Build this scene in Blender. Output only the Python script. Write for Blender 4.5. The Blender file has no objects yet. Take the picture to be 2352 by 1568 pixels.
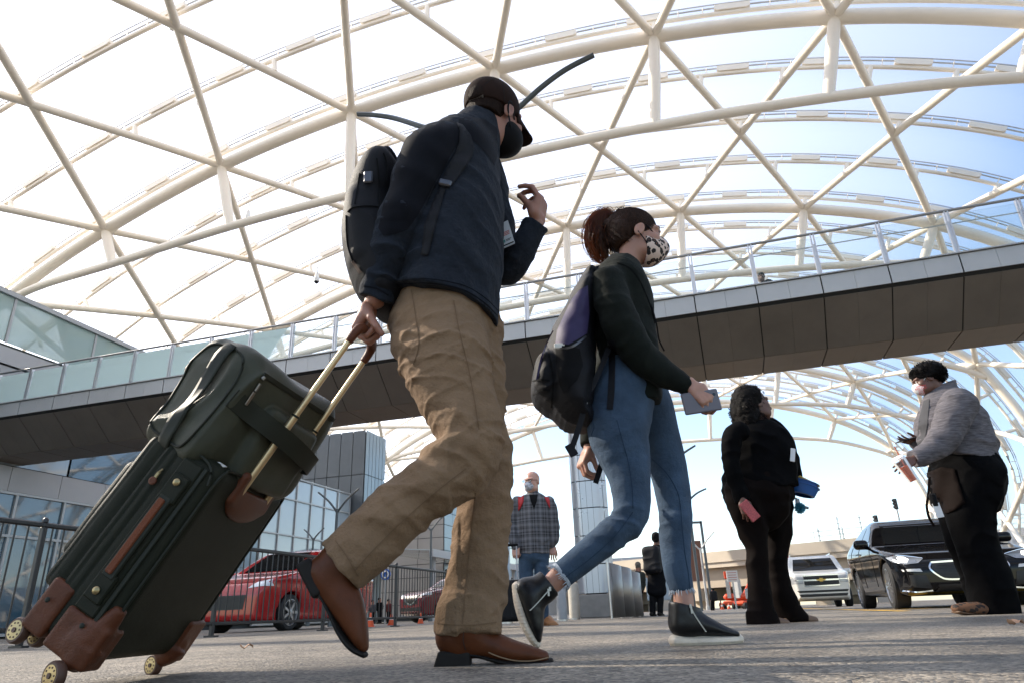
import bpy, math, random
import numpy as np
from mathutils import Vector, Matrix
from mathutils.bvhtree import BVHTree
from mathutils.geometry import delaunay_2d_cdt

# ---------------------------------------------------------------- camera, sky, sun, exposure
SCN = bpy.context.scene
COL = SCN.collection
R_ = math.radians
CAM_H = 0.118
CAM_F = 1568.0                       # focal length in units of a 2352 px wide frame (24 mm)
CAM_ROLL = R_(2.2)
CAM_PITCH = math.atan(629 / CAM_F * math.cos(CAM_ROLL))
cd = bpy.data.cameras.new('camera'); cd.sensor_width = 36.0; cd.lens = 24.0
cd.clip_start = 0.02; cd.clip_end = 6000
cam = bpy.data.objects.new('camera', cd); COL.objects.link(cam)
_cp, _sp = math.cos(CAM_PITCH), math.sin(CAM_PITCH)
_fw = np.array([0, _cp, _sp]); _u0 = np.array([0, -_sp, _cp]); _r0 = np.array([1.0, 0, 0])
_R = math.cos(CAM_ROLL) * _r0 - math.sin(CAM_ROLL) * _u0
_U = math.cos(CAM_ROLL) * _u0 + math.sin(CAM_ROLL) * _r0
_m = Matrix(((_R[0], _U[0], -_fw[0], 0), (_R[1], _U[1], -_fw[1], 0), (_R[2], _U[2], -_fw[2], CAM_H), (0, 0, 0, 1)))
cam.matrix_world = _m
SCN.camera = cam
SUN_AZ, SUN_EL = R_(-66), R_(33)     # azimuth from +Y, positive to +X
SKY_STRENGTH, SUN_STRENGTH, EXPOSURE = 0.15, 5.0, 1.22
world = bpy.data.worlds.new('World'); SCN.world = world; world.use_nodes = True
_nt = world.node_tree; _nt.nodes.clear()
_sky = _nt.nodes.new('ShaderNodeTexSky'); _sky.sky_type = 'NISHITA'; _sky.sun_disc = False
_sky.sun_elevation = SUN_EL; _sky.sun_rotation = SUN_AZ
_sky.altitude = 300; _sky.air_density = 1.0; _sky.dust_density = 1.0; _sky.ozone_density = 0.6
_bg = _nt.nodes.new('ShaderNodeBackground'); _bg.inputs[1].default_value = SKY_STRENGTH
_wo = _nt.nodes.new('ShaderNodeOutputWorld')
_nt.links.new(_sky.outputs[0], _bg.inputs[0]); _nt.links.new(_bg.outputs[0], _wo.inputs[0])
sl = bpy.data.lights.new('sun', 'SUN'); sl.energy = SUN_STRENGTH; sl.angle = R_(0.53); sl.color = (1.0, 0.89, 0.73)
sun = bpy.data.objects.new('sun', sl); COL.objects.link(sun)
_sd = Vector((math.sin(SUN_AZ) * math.cos(SUN_EL), math.cos(SUN_AZ) * math.cos(SUN_EL), math.sin(SUN_EL)))
sun.rotation_euler = _sd.to_track_quat('Z', 'Y').to_euler(); sun.location = _sd * 60
SCN.view_settings.view_transform = 'Standard'; SCN.view_settings.look = 'None'
SCN.view_settings.gamma = 1.0; SCN.view_settings.exposure = EXPOSURE; SCN.view_settings.use_curve_mapping = False
cy = SCN.cycles
cy.max_bounces = 10; cy.diffuse_bounces = 4; cy.glossy_bounces = 4; cy.transmission_bounces = 6; cy.transparent_max_bounces = 32
cy.use_denoising = True; cy.sample_clamp_indirect = 8.0; cy.caustics_reflective = False; cy.caustics_refractive = False

# ---------------------------------------------------------------- where things stand
AL = R_(16.5)                        # the road and the canopy run 16.5 degrees to the right of +Y
NV = np.array([math.sin(AL), math.cos(AL), 0.0]); CV = np.array([math.cos(AL), -math.sin(AL), 0.0])
C0 = np.array([0, 0, CAM_H])
def ray(x, y): return _fw + _R * (x - 1176) / CAM_F - _U * (y - 784) / CAM_F
def on_plane(x, y, nrm, s):
    d = ray(x, y); return C0 + d * ((s - np.dot(nrm, C0)) / np.dot(nrm, d))
def at(x, y, Y): return on_plane(x, y, np.array([0, 1.0, 0]), Y)
def gnd(x, y, z=0.0): return on_plane(x, y, np.array([0, 0, 1.0]), z)
def ats(x, y, s): return on_plane(x, y, NV, s)
def W(u, s, z=0.0): return CV * u + NV * s + np.array([0, 0, z])
def V(p): return Vector((float(p[0]), float(p[1]), float(p[2])))

# ---------------------------------------------------------------- materials
MATS = {}
def lin(c):
    f = lambda v: v / 12.92 if v <= 0.04045 else ((v + 0.055) / 1.055) ** 2.4
    return tuple(f(v / 255.0) for v in c)
def mat(name, col, rough=0.6, metal=0.0, var=0.0, vscale=8.0, bump=0.0, bscale=60.0, spec=0.5, coat=0.0, sheen=0.0, emit=0.0, aniso=None,
        weave=0.0, wscale=900.0, trans=0.0, rvar=0.0, sub=0.0, bdist=0.01):
    if name in MATS: return MATS[name]
    m = bpy.data.materials.new(name); m.use_nodes = True; nt = m.node_tree; b = nt.nodes['Principled BSDF']
    N, L = nt.nodes.new, nt.links.new
    b.inputs['Base Color'].default_value = (*col, 1); b.inputs['Roughness'].default_value = rough; b.inputs['Metallic'].default_value = metal
    b.inputs['Specular IOR Level'].default_value = spec
    if coat: b.inputs['Coat Weight'].default_value = coat; b.inputs['Coat Roughness'].default_value = 0.04
    if sheen: b.inputs['Sheen Weight'].default_value = sheen; b.inputs['Sheen Roughness'].default_value = 0.5
    if sub: b.inputs['Subsurface Weight'].default_value = sub; b.inputs['Subsurface Radius'].default_value = (0.012, 0.004, 0.002); b.inputs['Subsurface Scale'].default_value = 1.0
    if trans: b.inputs['Transmission Weight'].default_value = trans
    if emit: b.inputs['Emission Color'].default_value = (*col, 1); b.inputs['Emission Strength'].default_value = emit
    tc = N('ShaderNodeTexCoord'); src = tc.outputs['Object']
    if aniso:
        mp = N('ShaderNodeMapping'); mp.inputs['Scale'].default_value = aniso; L(src, mp.inputs[0]); src = mp.outputs[0]
    if var or rvar:
        n1 = N('ShaderNodeTexNoise'); n1.inputs['Scale'].default_value = vscale; n1.inputs['Detail'].default_value = 6; n1.inputs['Roughness'].default_value = 0.62
        L(src, n1.inputs['Vector'])
    if var:
        mr = N('ShaderNodeMapRange'); mr.inputs[1].default_value = 0.25; mr.inputs[2].default_value = 0.75
        mr.inputs[3].default_value = 1 - var; mr.inputs[4].default_value = 1 + var; L(n1.outputs[0], mr.inputs[0])
        mx = N('ShaderNodeVectorMath'); mx.operation = 'SCALE'; mx.inputs[0].default_value = col; L(mr.outputs[0], mx.inputs['Scale'])
        L(mx.outputs[0], b.inputs['Base Color'])
    if rvar:
        m2 = N('ShaderNodeMapRange'); m2.inputs[1].default_value = 0.3; m2.inputs[2].default_value = 0.7
        m2.inputs[3].default_value = max(0.02, rough - rvar); m2.inputs[4].default_value = min(1, rough + rvar); L(n1.outputs[0], m2.inputs[0]); L(m2.outputs[0], b.inputs['Roughness'])
    h = None
    if bump:
        n2 = N('ShaderNodeTexNoise'); n2.inputs['Scale'].default_value = bscale; n2.inputs['Detail'].default_value = 8; n2.inputs['Roughness'].default_value = 0.6
        L(src, n2.inputs['Vector']); bp = N('ShaderNodeBump'); bp.inputs['Strength'].default_value = bump; bp.inputs['Distance'].default_value = bdist
        L(n2.outputs[0], bp.inputs['Height']); h = bp.outputs[0]
    if weave:
        wv = N('ShaderNodeTexNoise'); wv.inputs['Scale'].default_value = wscale; wv.inputs['Detail'].default_value = 2; L(tc.outputs['Object'], wv.inputs['Vector'])
        b2 = N('ShaderNodeBump'); b2.inputs['Strength'].default_value = weave; b2.inputs['Distance'].default_value = 0.002; L(wv.outputs[0], b2.inputs['Height'])
        if h is not None: L(h, b2.inputs['Normal'])
        h = b2.outputs[0]
    if h is not None: L(h, b.inputs['Normal'])
    MATS[name] = m; return m
def glassy(name, tint, alpha=0.25, rough=0.03, var=0.0, spec=0.5, ior=1.5):
    """thin pane: part see-through, part tinted body, with a clear reflection"""
    if name in MATS: return MATS[name]
    m = bpy.data.materials.new(name); m.use_nodes = True; nt = m.node_tree; N, L = nt.nodes.new, nt.links.new
    out = nt.nodes['Material Output']; pb = nt.nodes['Principled BSDF']
    pb.inputs['Base Color'].default_value = (*tint, 1); pb.inputs['Roughness'].default_value = rough; pb.inputs['Specular IOR Level'].default_value = spec; pb.inputs['IOR'].default_value = ior
    tr = N('ShaderNodeBsdfTransparent'); tr.inputs[0].default_value = (min(1, tint[0] * .3 + .7), min(1, tint[1] * .3 + .7), min(1, tint[2] * .3 + .7), 1)
    mx = N('ShaderNodeMixShader'); mx.inputs[0].default_value = alpha
    fr = N('ShaderNodeFresnel'); fr.inputs[0].default_value = ior
    ad = N('ShaderNodeMath'); ad.operation = 'MAXIMUM'; ad.inputs[1].default_value = alpha; L(fr.outputs[0], ad.inputs[0]); L(ad.outputs[0], mx.inputs[0])
    L(tr.outputs[0], mx.inputs[1]); L(pb.outputs[0], mx.inputs[2]); L(mx.outputs[0], out.inputs[0])
    MATS[name] = m; return m

# ---------------------------------------------------------------- meshes
def mesh_obj(name, verts, faces, material=None, parent=None, smooth=False, loc=None):
    me = bpy.data.meshes.new(name); me.from_pydata([tuple(map(float, v)) for v in verts], [], faces); me.update()
    if smooth: me.polygons.foreach_set('use_smooth', [True] * len(me.polygons))
    o = bpy.data.objects.new(name, me); COL.objects.link(o)
    if material is not None:
        for mm in (material if isinstance(material, (list, tuple)) else [material]): me.materials.append(mm)
    if parent is not None: o.parent = parent
    return o
def tag(o, label=None, cat=None, group=None, kind=None):
    if label: o['label'] = label
    if cat: o['category'] = cat
    if group: o['group'] = group
    if kind: o['kind'] = kind
    return o
def empty(name, label=None, cat=None, group=None, kind=None, loc=(0, 0, 0)):
    o = bpy.data.objects.new(name, None); COL.objects.link(o); o.empty_display_size = 0.2
    o.location = V(loc)
    tag(o, label, cat, group, kind); return o
def part(o, parent):
    o.parent = parent; o.matrix_parent_inverse = Matrix.Translation(parent.location).inverted() if parent.type == 'EMPTY' else Matrix()
    return o
def unit(v):
    v = np.asarray(v, float); n = np.linalg.norm(v); return v / n if n > 1e-12 else v
def frame(d, up=(0, 0, 1)):
    d = unit(d); s = np.cross(d, up)
    if np.linalg.norm(s) < 1e-4: s = np.cross(d, (0, 1, 0))
    s = unit(s); return s, np.cross(s, d)
class MB:
    """collects shapes; build() links them as one mesh object"""
    def __init__(self): self.v = []; self.f = []; self.fm = []; self.mi = 0
    def add(self, vs, fs):
        b = len(self.v); self.v += [tuple(map(float, p)) for p in vs]; self.f += [tuple(b + i for i in f) for f in fs]; self.fm += [self.mi] * len(fs)
        return self
    def box(self, c, size, ax=None, bev=0.0):
        c = np.asarray(c, float); h = np.asarray(size, float) / 2
        A = np.eye(3) if ax is None else np.asarray(ax, float)
        if bev <= 0:
            vs = [c + A[0] * h[0] * i + A[1] * h[1] * j + A[2] * h[2] * k for i in (-1, 1) for j in (-1, 1) for k in (-1, 1)]
            return self.add(vs, [(0, 1, 3, 2), (4, 6, 7, 5), (0, 4, 5, 1), (2, 3, 7, 6), (0, 2, 6, 4), (1, 5, 7, 3)])
        b = min(bev, *(h * .95)); vs = []; idx = {}
        for i in (-1, 1):
            for j in (-1, 1):
                for k in (-1, 1):
                    for q in range(3):
                        o = [h[0] * i, h[1] * j, h[2] * k]
                        for r in range(3):
                            if r != q: o[r] -= b * (i, j, k)[r]
                        idx[(i, j, k, q)] = len(vs); vs.append(c + A[0] * o[0] + A[1] * o[1] + A[2] * o[2])
        fs = []
        s = (-1, 1)
        for q in range(3):
            r, t = (q + 1) % 3, (q + 2) % 3
            for e in s:
                quad = []
                for (a, b2) in ((-1, -1), (1, -1), (1, 1), (-1, 1)):
                    k = [0, 0, 0]; k[q] = e; k[r] = a; k[t] = b2; quad.append(idx[(*k, q)])
                fs.append(tuple(quad if e > 0 else quad[::-1]))
            for a in s:
                for b2 in s:
                    k0 = [0, 0, 0]; k0[q] = -1; k0[r] = a; k0[t] = b2; k1 = list(k0); k1[q] = 1
                    f = (idx[(*k0, r)], idx[(*k1, r)], idx[(*k1, t)], idx[(*k0, t)])
                    fs.append(f if a * b2 < 0 else f[::-1])
        for i in s:
            for j in s:
                for k in s:
                    f = tuple(idx[(i, j, k, q)] for q in range(3)); fs.append(f if i * j * k > 0 else f[::-1])
        return self.add(vs, fs)
    def tube(self, pts, r, seg=10, caps=True, up=(0, 0, 1), ry=None, closed=False):
        pts = [np.asarray(p, float) for p in pts]; n = len(pts)
        rs = list(r) if np.ndim(r) else [r] * n
        ry = rs if ry is None else (list(ry) if np.ndim(ry) else [ry] * n)
        vs = []
        for i, p in enumerate(pts):
            if closed: d = pts[(i + 1) % n] - pts[i - 1]
            else: d = pts[min(i + 1, n - 1)] - pts[max(i - 1, 0)]
            s, u = frame(d, up)
            for k in range(seg):
                a = 2 * math.pi * k / seg; vs.append(p + s * math.cos(a) * rs[i] + u * math.sin(a) * ry[i])
        fs = []
        for i in range(n if closed else n - 1):
            for k in range(seg):
                a, b = i * seg + k, i * seg + (k + 1) % seg; j = ((i + 1) % n) * seg
                fs.append((a, j + k, j + (k + 1) % seg, b))
        if caps and not closed: fs += [tuple(range(seg)), tuple(range((n - 1) * seg, n * seg))[::-1]]
        return self.add(vs, fs)
    def lathe(self, c, axis, prof, seg=24, up=(0, 0, 1)):
        """prof: list of (offset along axis, radius)"""
        c = np.asarray(c, float); d = unit(axis); s, u = frame(d, up); vs = []; n = len(prof)
        for (t, r) in prof:
            for k in range(seg):
                a = 2 * math.pi * k / seg; vs.append(c + d * t + (s * math.cos(a) + u * math.sin(a)) * r)
        fs = []
        for i in range(n - 1):
            for k in range(seg):
                fs.append((i * seg + k, i * seg + (k + 1) % seg, (i + 1) * seg + (k + 1) % seg, (i + 1) * seg + k))
        fs += [tuple(range(seg))[::-1], tuple(range((n - 1) * seg, n * seg))]
        return self.add(vs, fs)
    def prism(self, poly, d):
        """closed polygon (3D points, planar) pushed along vector d"""
        a = [np.asarray(p, float) for p in poly]; n = len(a); d = np.asarray(d, float)
        vs = a + [p + d for p in a]
        fs = [tuple(range(n))[::-1], tuple(range(n, 2 * n))] + [(i, (i + 1) % n, n + (i + 1) % n, n + i) for i in range(n)]
        return self.add(vs, fs)
    def sheet(self, grid):
        """rows of points -> quads"""
        r, c = len(grid), len(grid[0]); vs = [p for row in grid for p in row]
        return self.add(vs, [(i * c + j, i * c + j + 1, (i + 1) * c + j + 1, (i + 1) * c + j) for i in range(r - 1) for j in range(c - 1)])
    def build(self, name, material=None, parent=None, smooth=False, kind=None):
        o = mesh_obj(name, self.v, self.f, material, None, smooth)
        if isinstance(material, (list, tuple)) and len(material) > 1: o.data.polygons.foreach_set('material_index', self.fm)
        if parent is not None: part(o, parent)
        if smooth:
            try: o.data.set_sharp_from_angle(angle=R_(38))
            except Exception: pass
        if kind: o['kind'] = kind
        return o
def one(fn, name, material, parent, *a, smooth=False, **k):
    m = MB(); getattr(m, fn)(*a, **k); return m.build(name, material, parent, smooth)
def catmull(P, n=6, closed=False):
    P = np.asarray(P, float); out = []; N = len(P)
    for i in range(N if closed else N - 1):
        p0, p1, p2, p3 = (P[(i - 1) % N], P[i], P[(i + 1) % N], P[(i + 2) % N]) if closed else (P[max(i - 1, 0)], P[i], P[i + 1], P[min(i + 2, N - 1)])
        for k in range(n):
            t = k / n
            out.append(0.5 * (2 * p1 + (p2 - p0) * t + (2 * p0 - 5 * p1 + 4 * p2 - p3) * t * t + (3 * p1 - p0 - 3 * p2 + p3) * t ** 3))
    if not closed: out.append(P[-1])
    return np.array(out)
# ================================================================ the ground
def asphalt():
    m = bpy.data.materials.new('asphalt'); m.use_nodes = True; nt = m.node_tree; N, L = nt.nodes.new, nt.links.new; b = nt.nodes['Principled BSDF']
    tc = N('ShaderNodeTexCoord'); P = tc.outputs['Object']
    v = N('ShaderNodeTexVoronoi'); v.inputs['Scale'].default_value = 105; L(P, v.inputs['Vector'])
    n1 = N('ShaderNodeTexNoise'); n1.inputs['Scale'].default_value = 0.9; n1.inputs['Detail'].default_value = 8; n1.inputs['Roughness'].default_value = 0.65; L(P, n1.inputs['Vector'])
    n2 = N('ShaderNodeTexNoise'); n2.inputs['Scale'].default_value = 170; n2.inputs['Detail'].default_value = 4; L(P, n2.inputs['Vector'])
    n3 = N('ShaderNodeTexNoise'); n3.inputs['Scale'].default_value = 9; n3.inputs['Detail'].default_value = 5; L(P, n3.inputs['Vector'])
    cr = N('ShaderNodeValToRGB'); e = cr.color_ramp.elements
    e[0].position = 0.36; e[0].color = (0.082, 0.073, 0.062, 1); e[1].position = 0.64; e[1].color = (0.235, 0.207, 0.174, 1)
    L(n1.outputs[0], cr.inputs[0])
    st = N('ShaderNodeValToRGB'); e = st.color_ramp.elements
    e[0].position = 0.15; e[0].color = (0.30, 0.30, 0.30, 1); e[1].position = 0.85; e[1].color = (2.0, 1.95, 1.85, 1)
    L(v.outputs['Color'], st.inputs[0])
    m1 = N('ShaderNodeMix'); m1.data_type = 'RGBA'; m1.blend_type = 'MULTIPLY'; m1.inputs[0].default_value = 0.8
    L(cr.outputs[0], m1.inputs[6]); L(st.outputs[0], m1.inputs[7])
    m2 = N('ShaderNodeMix'); m2.data_type = 'RGBA'; m2.blend_type = 'OVERLAY'; m2.inputs[0].default_value = 0.6
    L(m1.outputs[2], m2.inputs[6]); L(n3.outputs[0], m2.inputs[7])
    L(m2.outputs[2], b.inputs['Base Color'])
    rr = N('ShaderNodeMapRange'); rr.inputs[1].default_value = .35; rr.inputs[2].default_value = .65; rr.inputs[3].default_value = 0.5; rr.inputs[4].default_value = 0.8; L(n1.outputs[0], rr.inputs[0]); L(rr.outputs[0], b.inputs['Roughness'])
    # thin cracks
    vc = N('ShaderNodeTexVoronoi'); vc.feature = 'DISTANCE_TO_EDGE'; vc.inputs['Scale'].default_value = 0.45
    wp = N('ShaderNodeMix'); wp.data_type = 'RGBA'; wp.blend_type = 'LINEAR_LIGHT'; wp.inputs[0].default_value = 0.14; L(P, wp.inputs[6]); L(n3.outputs['Color'], wp.inputs[7]); L(wp.outputs[2], vc.inputs['Vector'])
    ck = N('ShaderNodeMapRange'); ck.inputs[1].default_value = 0.0; ck.inputs[2].default_value = 0.006; L(vc.outputs[0], ck.inputs[0])
    a1 = N('ShaderNodeMath'); a1.operation = 'MULTIPLY_ADD'; a1.inputs[1].default_value = -0.6; a1.inputs[2].default_value = 0.6; L(v.outputs['Distance'], a1.inputs[0])
    a2 = N('ShaderNodeMath'); a2.operation = 'MULTIPLY_ADD'; a2.inputs[1].default_value = 0.6; L(n2.outputs[0], a2.inputs[0]); L(a1.outputs[0], a2.inputs[2])
    a3 = N('ShaderNodeMath'); a3.operation = 'MULTIPLY_ADD'; a3.inputs[1].default_value = 1.2; L(ck.outputs[0], a3.inputs[0]); L(a2.outputs[0], a3.inputs[2])
    bp = N('ShaderNodeBump'); bp.inputs['Strength'].default_value = 1.0; bp.inputs['Distance'].default_value = 0.009; L(a3.outputs[0], bp.inputs['Height']); L(bp.outputs[0], b.inputs['Normal'])
    b.inputs['Specular IOR Level'].default_value = 0.45
    return m
M_ASPH = asphalt()
g = MB(); g.sheet([[(-3000, -3000, 0), (3000, -3000, 0)], [(-3000, 3000, 0), (3000, 3000, 0)]])
tag(g.build('ground', mat('far_ground', (0.17, 0.165, 0.15), 0.9, var=0.3, vscale=0.02)), kind='structure')
g = MB(); g.sheet([[W(u, s, 0.004) for u in (-24.6, 60)] for s in (-60, 150)])
tag(g.build('road', M_ASPH), kind='structure')
M_YEL = mat('yellow_paint', (0.62, 0.36, 0.04), 0.7, var=0.25, vscale=6, bump=0.3, bscale=120)
g = MB(); g.sheet([[W(u, s, 0.008) for u in (1.75, 1.9)] for s in np.linspace(9.5, 70, 12)])
tag(g.build('road_marking', M_YEL), kind='structure')
g = MB(); g.sheet([[W(u, s, 0.008) for u in np.linspace(1.9, 9, 6)] for s in (11.6, 11.78)])
tag(g.build('road_marking', M_YEL), kind='structure')
# brown leaves lying on the road
for i, (x, y, lab) in enumerate([(566, 1491, 'pale curled leaf on the asphalt beside the suitcase'), (2335, 1436, 'tan leaf on the asphalt by the leopard print shoes')]):
    p = gnd(x, y); m = MB()
    sz = 0.036
    rows = []
    for a in np.linspace(-1, 1, 7):
        w = sz * .42 * (1 - a * a) ** .6 + .001; rows.append([p + np.array([a * sz, q * w * 1.2, 0.012 + 0.010 * math.sin(a * 4 + q) + 0.008 * abs(q)]) for q in (-1, -.3, .4, 1)])
    m.sheet(rows); tag(m.build('fallen_leaf', mat('dry_leaf', (0.42, 0.25, 0.16), .8, var=.3, vscale=40), smooth=True), lab, 'leaf')

# ================================================================ the canopy
SC = 2.0
PROF = np.array([(-18.6, 3.3), (-16.6, 5.75), (-14.47, 7.3), (-12.32, 8.35), (-9.39, 9.33), (-6.25, 9.88), (-3.1, 10.02), (-0.02, 9.82), (2.94, 9.24), (5.62, 8.2), (7.5, 6.85), (8.2, 5.6), (8.6, 4.3), (8.55, 3.0), (8.2, 1.6), (7.7, 0.2)]) * SC
_d = catmull(PROF, 20); _al = np.concatenate([[0], np.cumsum(np.linalg.norm(np.diff(_d, axis=0), axis=1))])
def arc_at(t): return np.array([np.interp(t, _al, _d[:, 0]), np.interp(t, _al, _d[:, 1])])
def arc_n(t):
    a, b = arc_at(t - .05), arc_at(t + .05); d = unit(b - a); return np.array([-d[1], d[0]])
_key = [(-18.6, 3.3), (-16.6, 5.75), (-14.9, 7.05), (-12.32, 8.35), (-9.39, 9.33), (-6.25, 9.88), (-3.1, 10.02), (-0.02, 9.82), (2.94, 9.24), (5.62, 8.2), (7.75, 6.5), (8.6, 4.0), (7.8, 0.5)]
NODE_T = [float(_al[np.argmin(np.sum((_d - np.array(k) * SC) ** 2, axis=1))]) for k in _key]
BAY = 6.25 * SC; S1 = 10 * SC
ARCH_S = [S1 + BAY * k for k in range(-3, 5)]
M_TUBE = mat('cream_paint', (0.84, 0.765, 0.655), 0.42, var=0.05, vscale=0.8, rvar=.1)
M_RAIL = mat('rail_grey', (0.50, 0.50, 0.50), 0.45, metal=0.3, var=.1, vscale=3)
canopy = empty('canopy', 'vast arched canopy of cream steel tubes and clear film over the road', 'canopy', loc=W(0, 20, 0))
def CP(t, s, off=0.0):
    p = arc_at(t) + arc_n(t) * off; return W(p[0], s, p[1])
t0, t1 = NODE_T[0], NODE_T[-1]
for s in ARCH_S:
    one('tube', 'main_arch', M_TUBE, canopy, [CP(t, s) for t in np.linspace(t0, t1, 90)], 0.255, 14, smooth=True)
BC = catmull(np.array([(-15.6, 6.55), (-14.25, 7.18), (-11.92, 7.42), (-8.94, 7.71), (-6.2, 7.84), (-2.83, 7.9), (-0.22, 7.85), (2.54, 7.65), (5.15, 7.25), (7.0, 6.6), (7.9, 6.1)]) * SC, 8)
for s in ARCH_S:
    one('tube', 'bottom_chord', M_TUBE, canopy, [W(p[0], s, p[1]) for p in BC], 0.175, 12, smooth=True)
    for k in range(3, 11):
        a = arc_at(NODE_T[k]); nn = arc_n(NODE_T[k])
        # foot of the post: where the inward normal meets the chord
        j = min(range(len(BC)), key=lambda q: abs((BC[q][0] - a[0]) * nn[1] - (BC[q][1] - a[1]) * nn[0]) + (9 if (BC[q] - a) @ nn > 0 else 0)); b = BC[j]
        if np.linalg.norm(b - a) < .6: continue
        one('tube', 'post', M_TUBE, canopy, [W(a[0], s, a[1]), W(a[0] * .5 + b[0] * .5, s, a[1] * .5 + b[1] * .5), W(b[0], s, b[1])], [.20, .215, .185], 12, smooth=True)
half = [(NODE_T[i] + NODE_T[i + 1]) / 2 for i in range(len(NODE_T) - 1)]
for s in ARCH_S[:-1]:
    for i, h in enumerate(half):
        for (tt, ss) in ((NODE_T[i], s), (NODE_T[i + 1], s), (NODE_T[i], s + BAY), (NODE_T[i + 1], s + BAY)):
            if i == len(half) - 1 and s < 0: continue
            tm, sm = (tt + h) / 2, (ss + s + BAY / 2) / 2
            one('tube', 'diagonal', M_TUBE, canopy, [CP(tt, ss), CP(tm, sm), CP(h, s + BAY / 2)], 0.155, 10, smooth=True)
# rails that carry the film: every quarter bay
RIBS = [ARCH_S[0] + BAY / 4 * k for k in range(4 * (len(ARCH_S) - 1) + 1)]
OFF = 0.62
TS = np.linspace(t0 + .5, t1 - 2.5, 80)
plate_far = MB()
for ri, s in enumerate(RIBS):
    rib = one('tube', 'film_rail', M_TUBE, canopy, [CP(t, s, OFF) for t in TS], 0.085, 8, smooth=True)
    tr = MB()
    tr.tube([CP(t, s - .05, OFF + .40) for t in TS], 0.022, 6); tr.tube([CP(t, s + .05, OFF + .33) for t in TS], 0.03, 6)
    if s > 2: 
        o = tr.build('clamp_strip', M_RAIL, rib, True)
    near = 12 < s < 46
    st = MB(); q = t0 + 2.0; k = 0
    while q < t1 - 4:
        st.tube([CP(q, s, OFF), CP(q, s, OFF + .36)], 0.022, 6)
        st.tube([CP(q + .85, s, OFF), CP(q + .85, s, OFF + .36)], 0.022, 6)
        a, b = q + 1.25, q + 2.45
        pts = [CP(a, s, OFF + .12), CP(a + .12, s, OFF + .06), CP(b - .12, s, OFF + .06), CP(b, s, OFF + .12), CP(b, s, OFF + .30), CP(a, s, OFF + .30)]
        m = MB() if near else plate_far
        m.prism([p - NV * .13 for p in pts], NV * .26)
        if near: m.build('gutter_plate', M_TUBE, rib)
        q += 3.1; k += 1
    if s > 2: st.build('stanchion', M_TUBE, rib, kind='stuff')
    # short stubs that hold the rail off the diagrid
    sb = MB()
    for i, tn in enumerate(NODE_T[1:-1]):
        for d in (-1.5, 1.5) if ri % 4 in (1, 3) else (0.0,):
            tt = tn + d if ri % 2 else (tn if ri % 4 == 0 else tn + 3.0)
            sb.tube([CP(tt, s, 0), CP(tt, s, OFF)], 0.1, 8)
    sb.build('stub', M_TUBE, rib, True, kind='stuff')
part(plate_far.build('gutter_plate', M_TUBE), canopy)['kind'] = 'stuff'
def film():
    m = bpy.data.materials.new('clear_film'); m.use_nodes = True; nt = m.node_tree; N, L = nt.nodes.new, nt.links.new
    out = nt.nodes['Material Output']; nt.nodes.remove(nt.nodes['Principled BSDF'])
    tr = N('ShaderNodeBsdfTransparent'); tr.inputs[0].default_value = (0.955, 0.965, 0.985, 1)
    tl = N('ShaderNodeBsdfTranslucent'); tl.inputs[0].default_value = (0.9, 0.9, 0.93, 1)
    gl = N('ShaderNodeBsdfGlossy'); gl.inputs['Roughness'].default_value = 0.12
    m1 = N('ShaderNodeMixShader'); m1.inputs[0].default_value = 0.40; L(tr.outputs[0], m1.inputs[1]); L(tl.outputs[0], m1.inputs[2])
    lw = N('ShaderNodeLayerWeight'); lw.inputs[0].default_value = 0.12
    ms = N('ShaderNodeMath'); ms.operation = 'MULTIPLY'; ms.inputs[1].default_value = .5; L(lw.outputs['Fresnel'], ms.inputs[0])
    m2 = N('ShaderNodeMixShader'); L(ms.outputs[0], m2.inputs[0]); L(m1.outputs[0], m2.inputs[1]); L(gl.outputs[0], m2.inputs[2]); L(m2.outputs[0], out.inputs[0])
    return m
M_FILM = film()
TF = np.linspace(t0 + .5, t1 - 2.5, 60)
for s in RIBS[:-1]:
    m = MB(); w = BAY / 4
    m.sheet([[CP(t, s + w * f, OFF + .42 + 0.55 * math.sin(math.pi * f)) for f in (0, .15, .35, .5, .65, .85, 1)] for t in TF])
    m.build('film_panel', M_FILM, canopy, True)
# dome cameras hung from the tubes
M_WHITE = mat('white_plastic', (0.75, 0.75, 0.73), .4); M_DK = mat('dark_glass', (0.015, 0.015, 0.018), .08)
for (x, y, s, lab) in ((727, 645, 25.5, 'white dome camera under a canopy tube left of the backpack'), (568, 505, 20.6, 'small white camera on the canopy chord above the green duffel bag')):
    p = ats(x, y, s); e = empty('dome_camera', lab, 'camera', loc=p)
    one('lathe', 'housing', M_WHITE, e, p, (0, 0, 1), [(-.05, .13), (.12, .14), (.2, .1), (.45, .07), (.46, .03), (.8, .03)], 14, smooth=True)
    one('lathe', 'lens_dome', M_DK, e, p, (0, 0, -1), [(.05, .12), (.11, .1), (.15, .05), (.16, .01)], 14, smooth=True)

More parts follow.
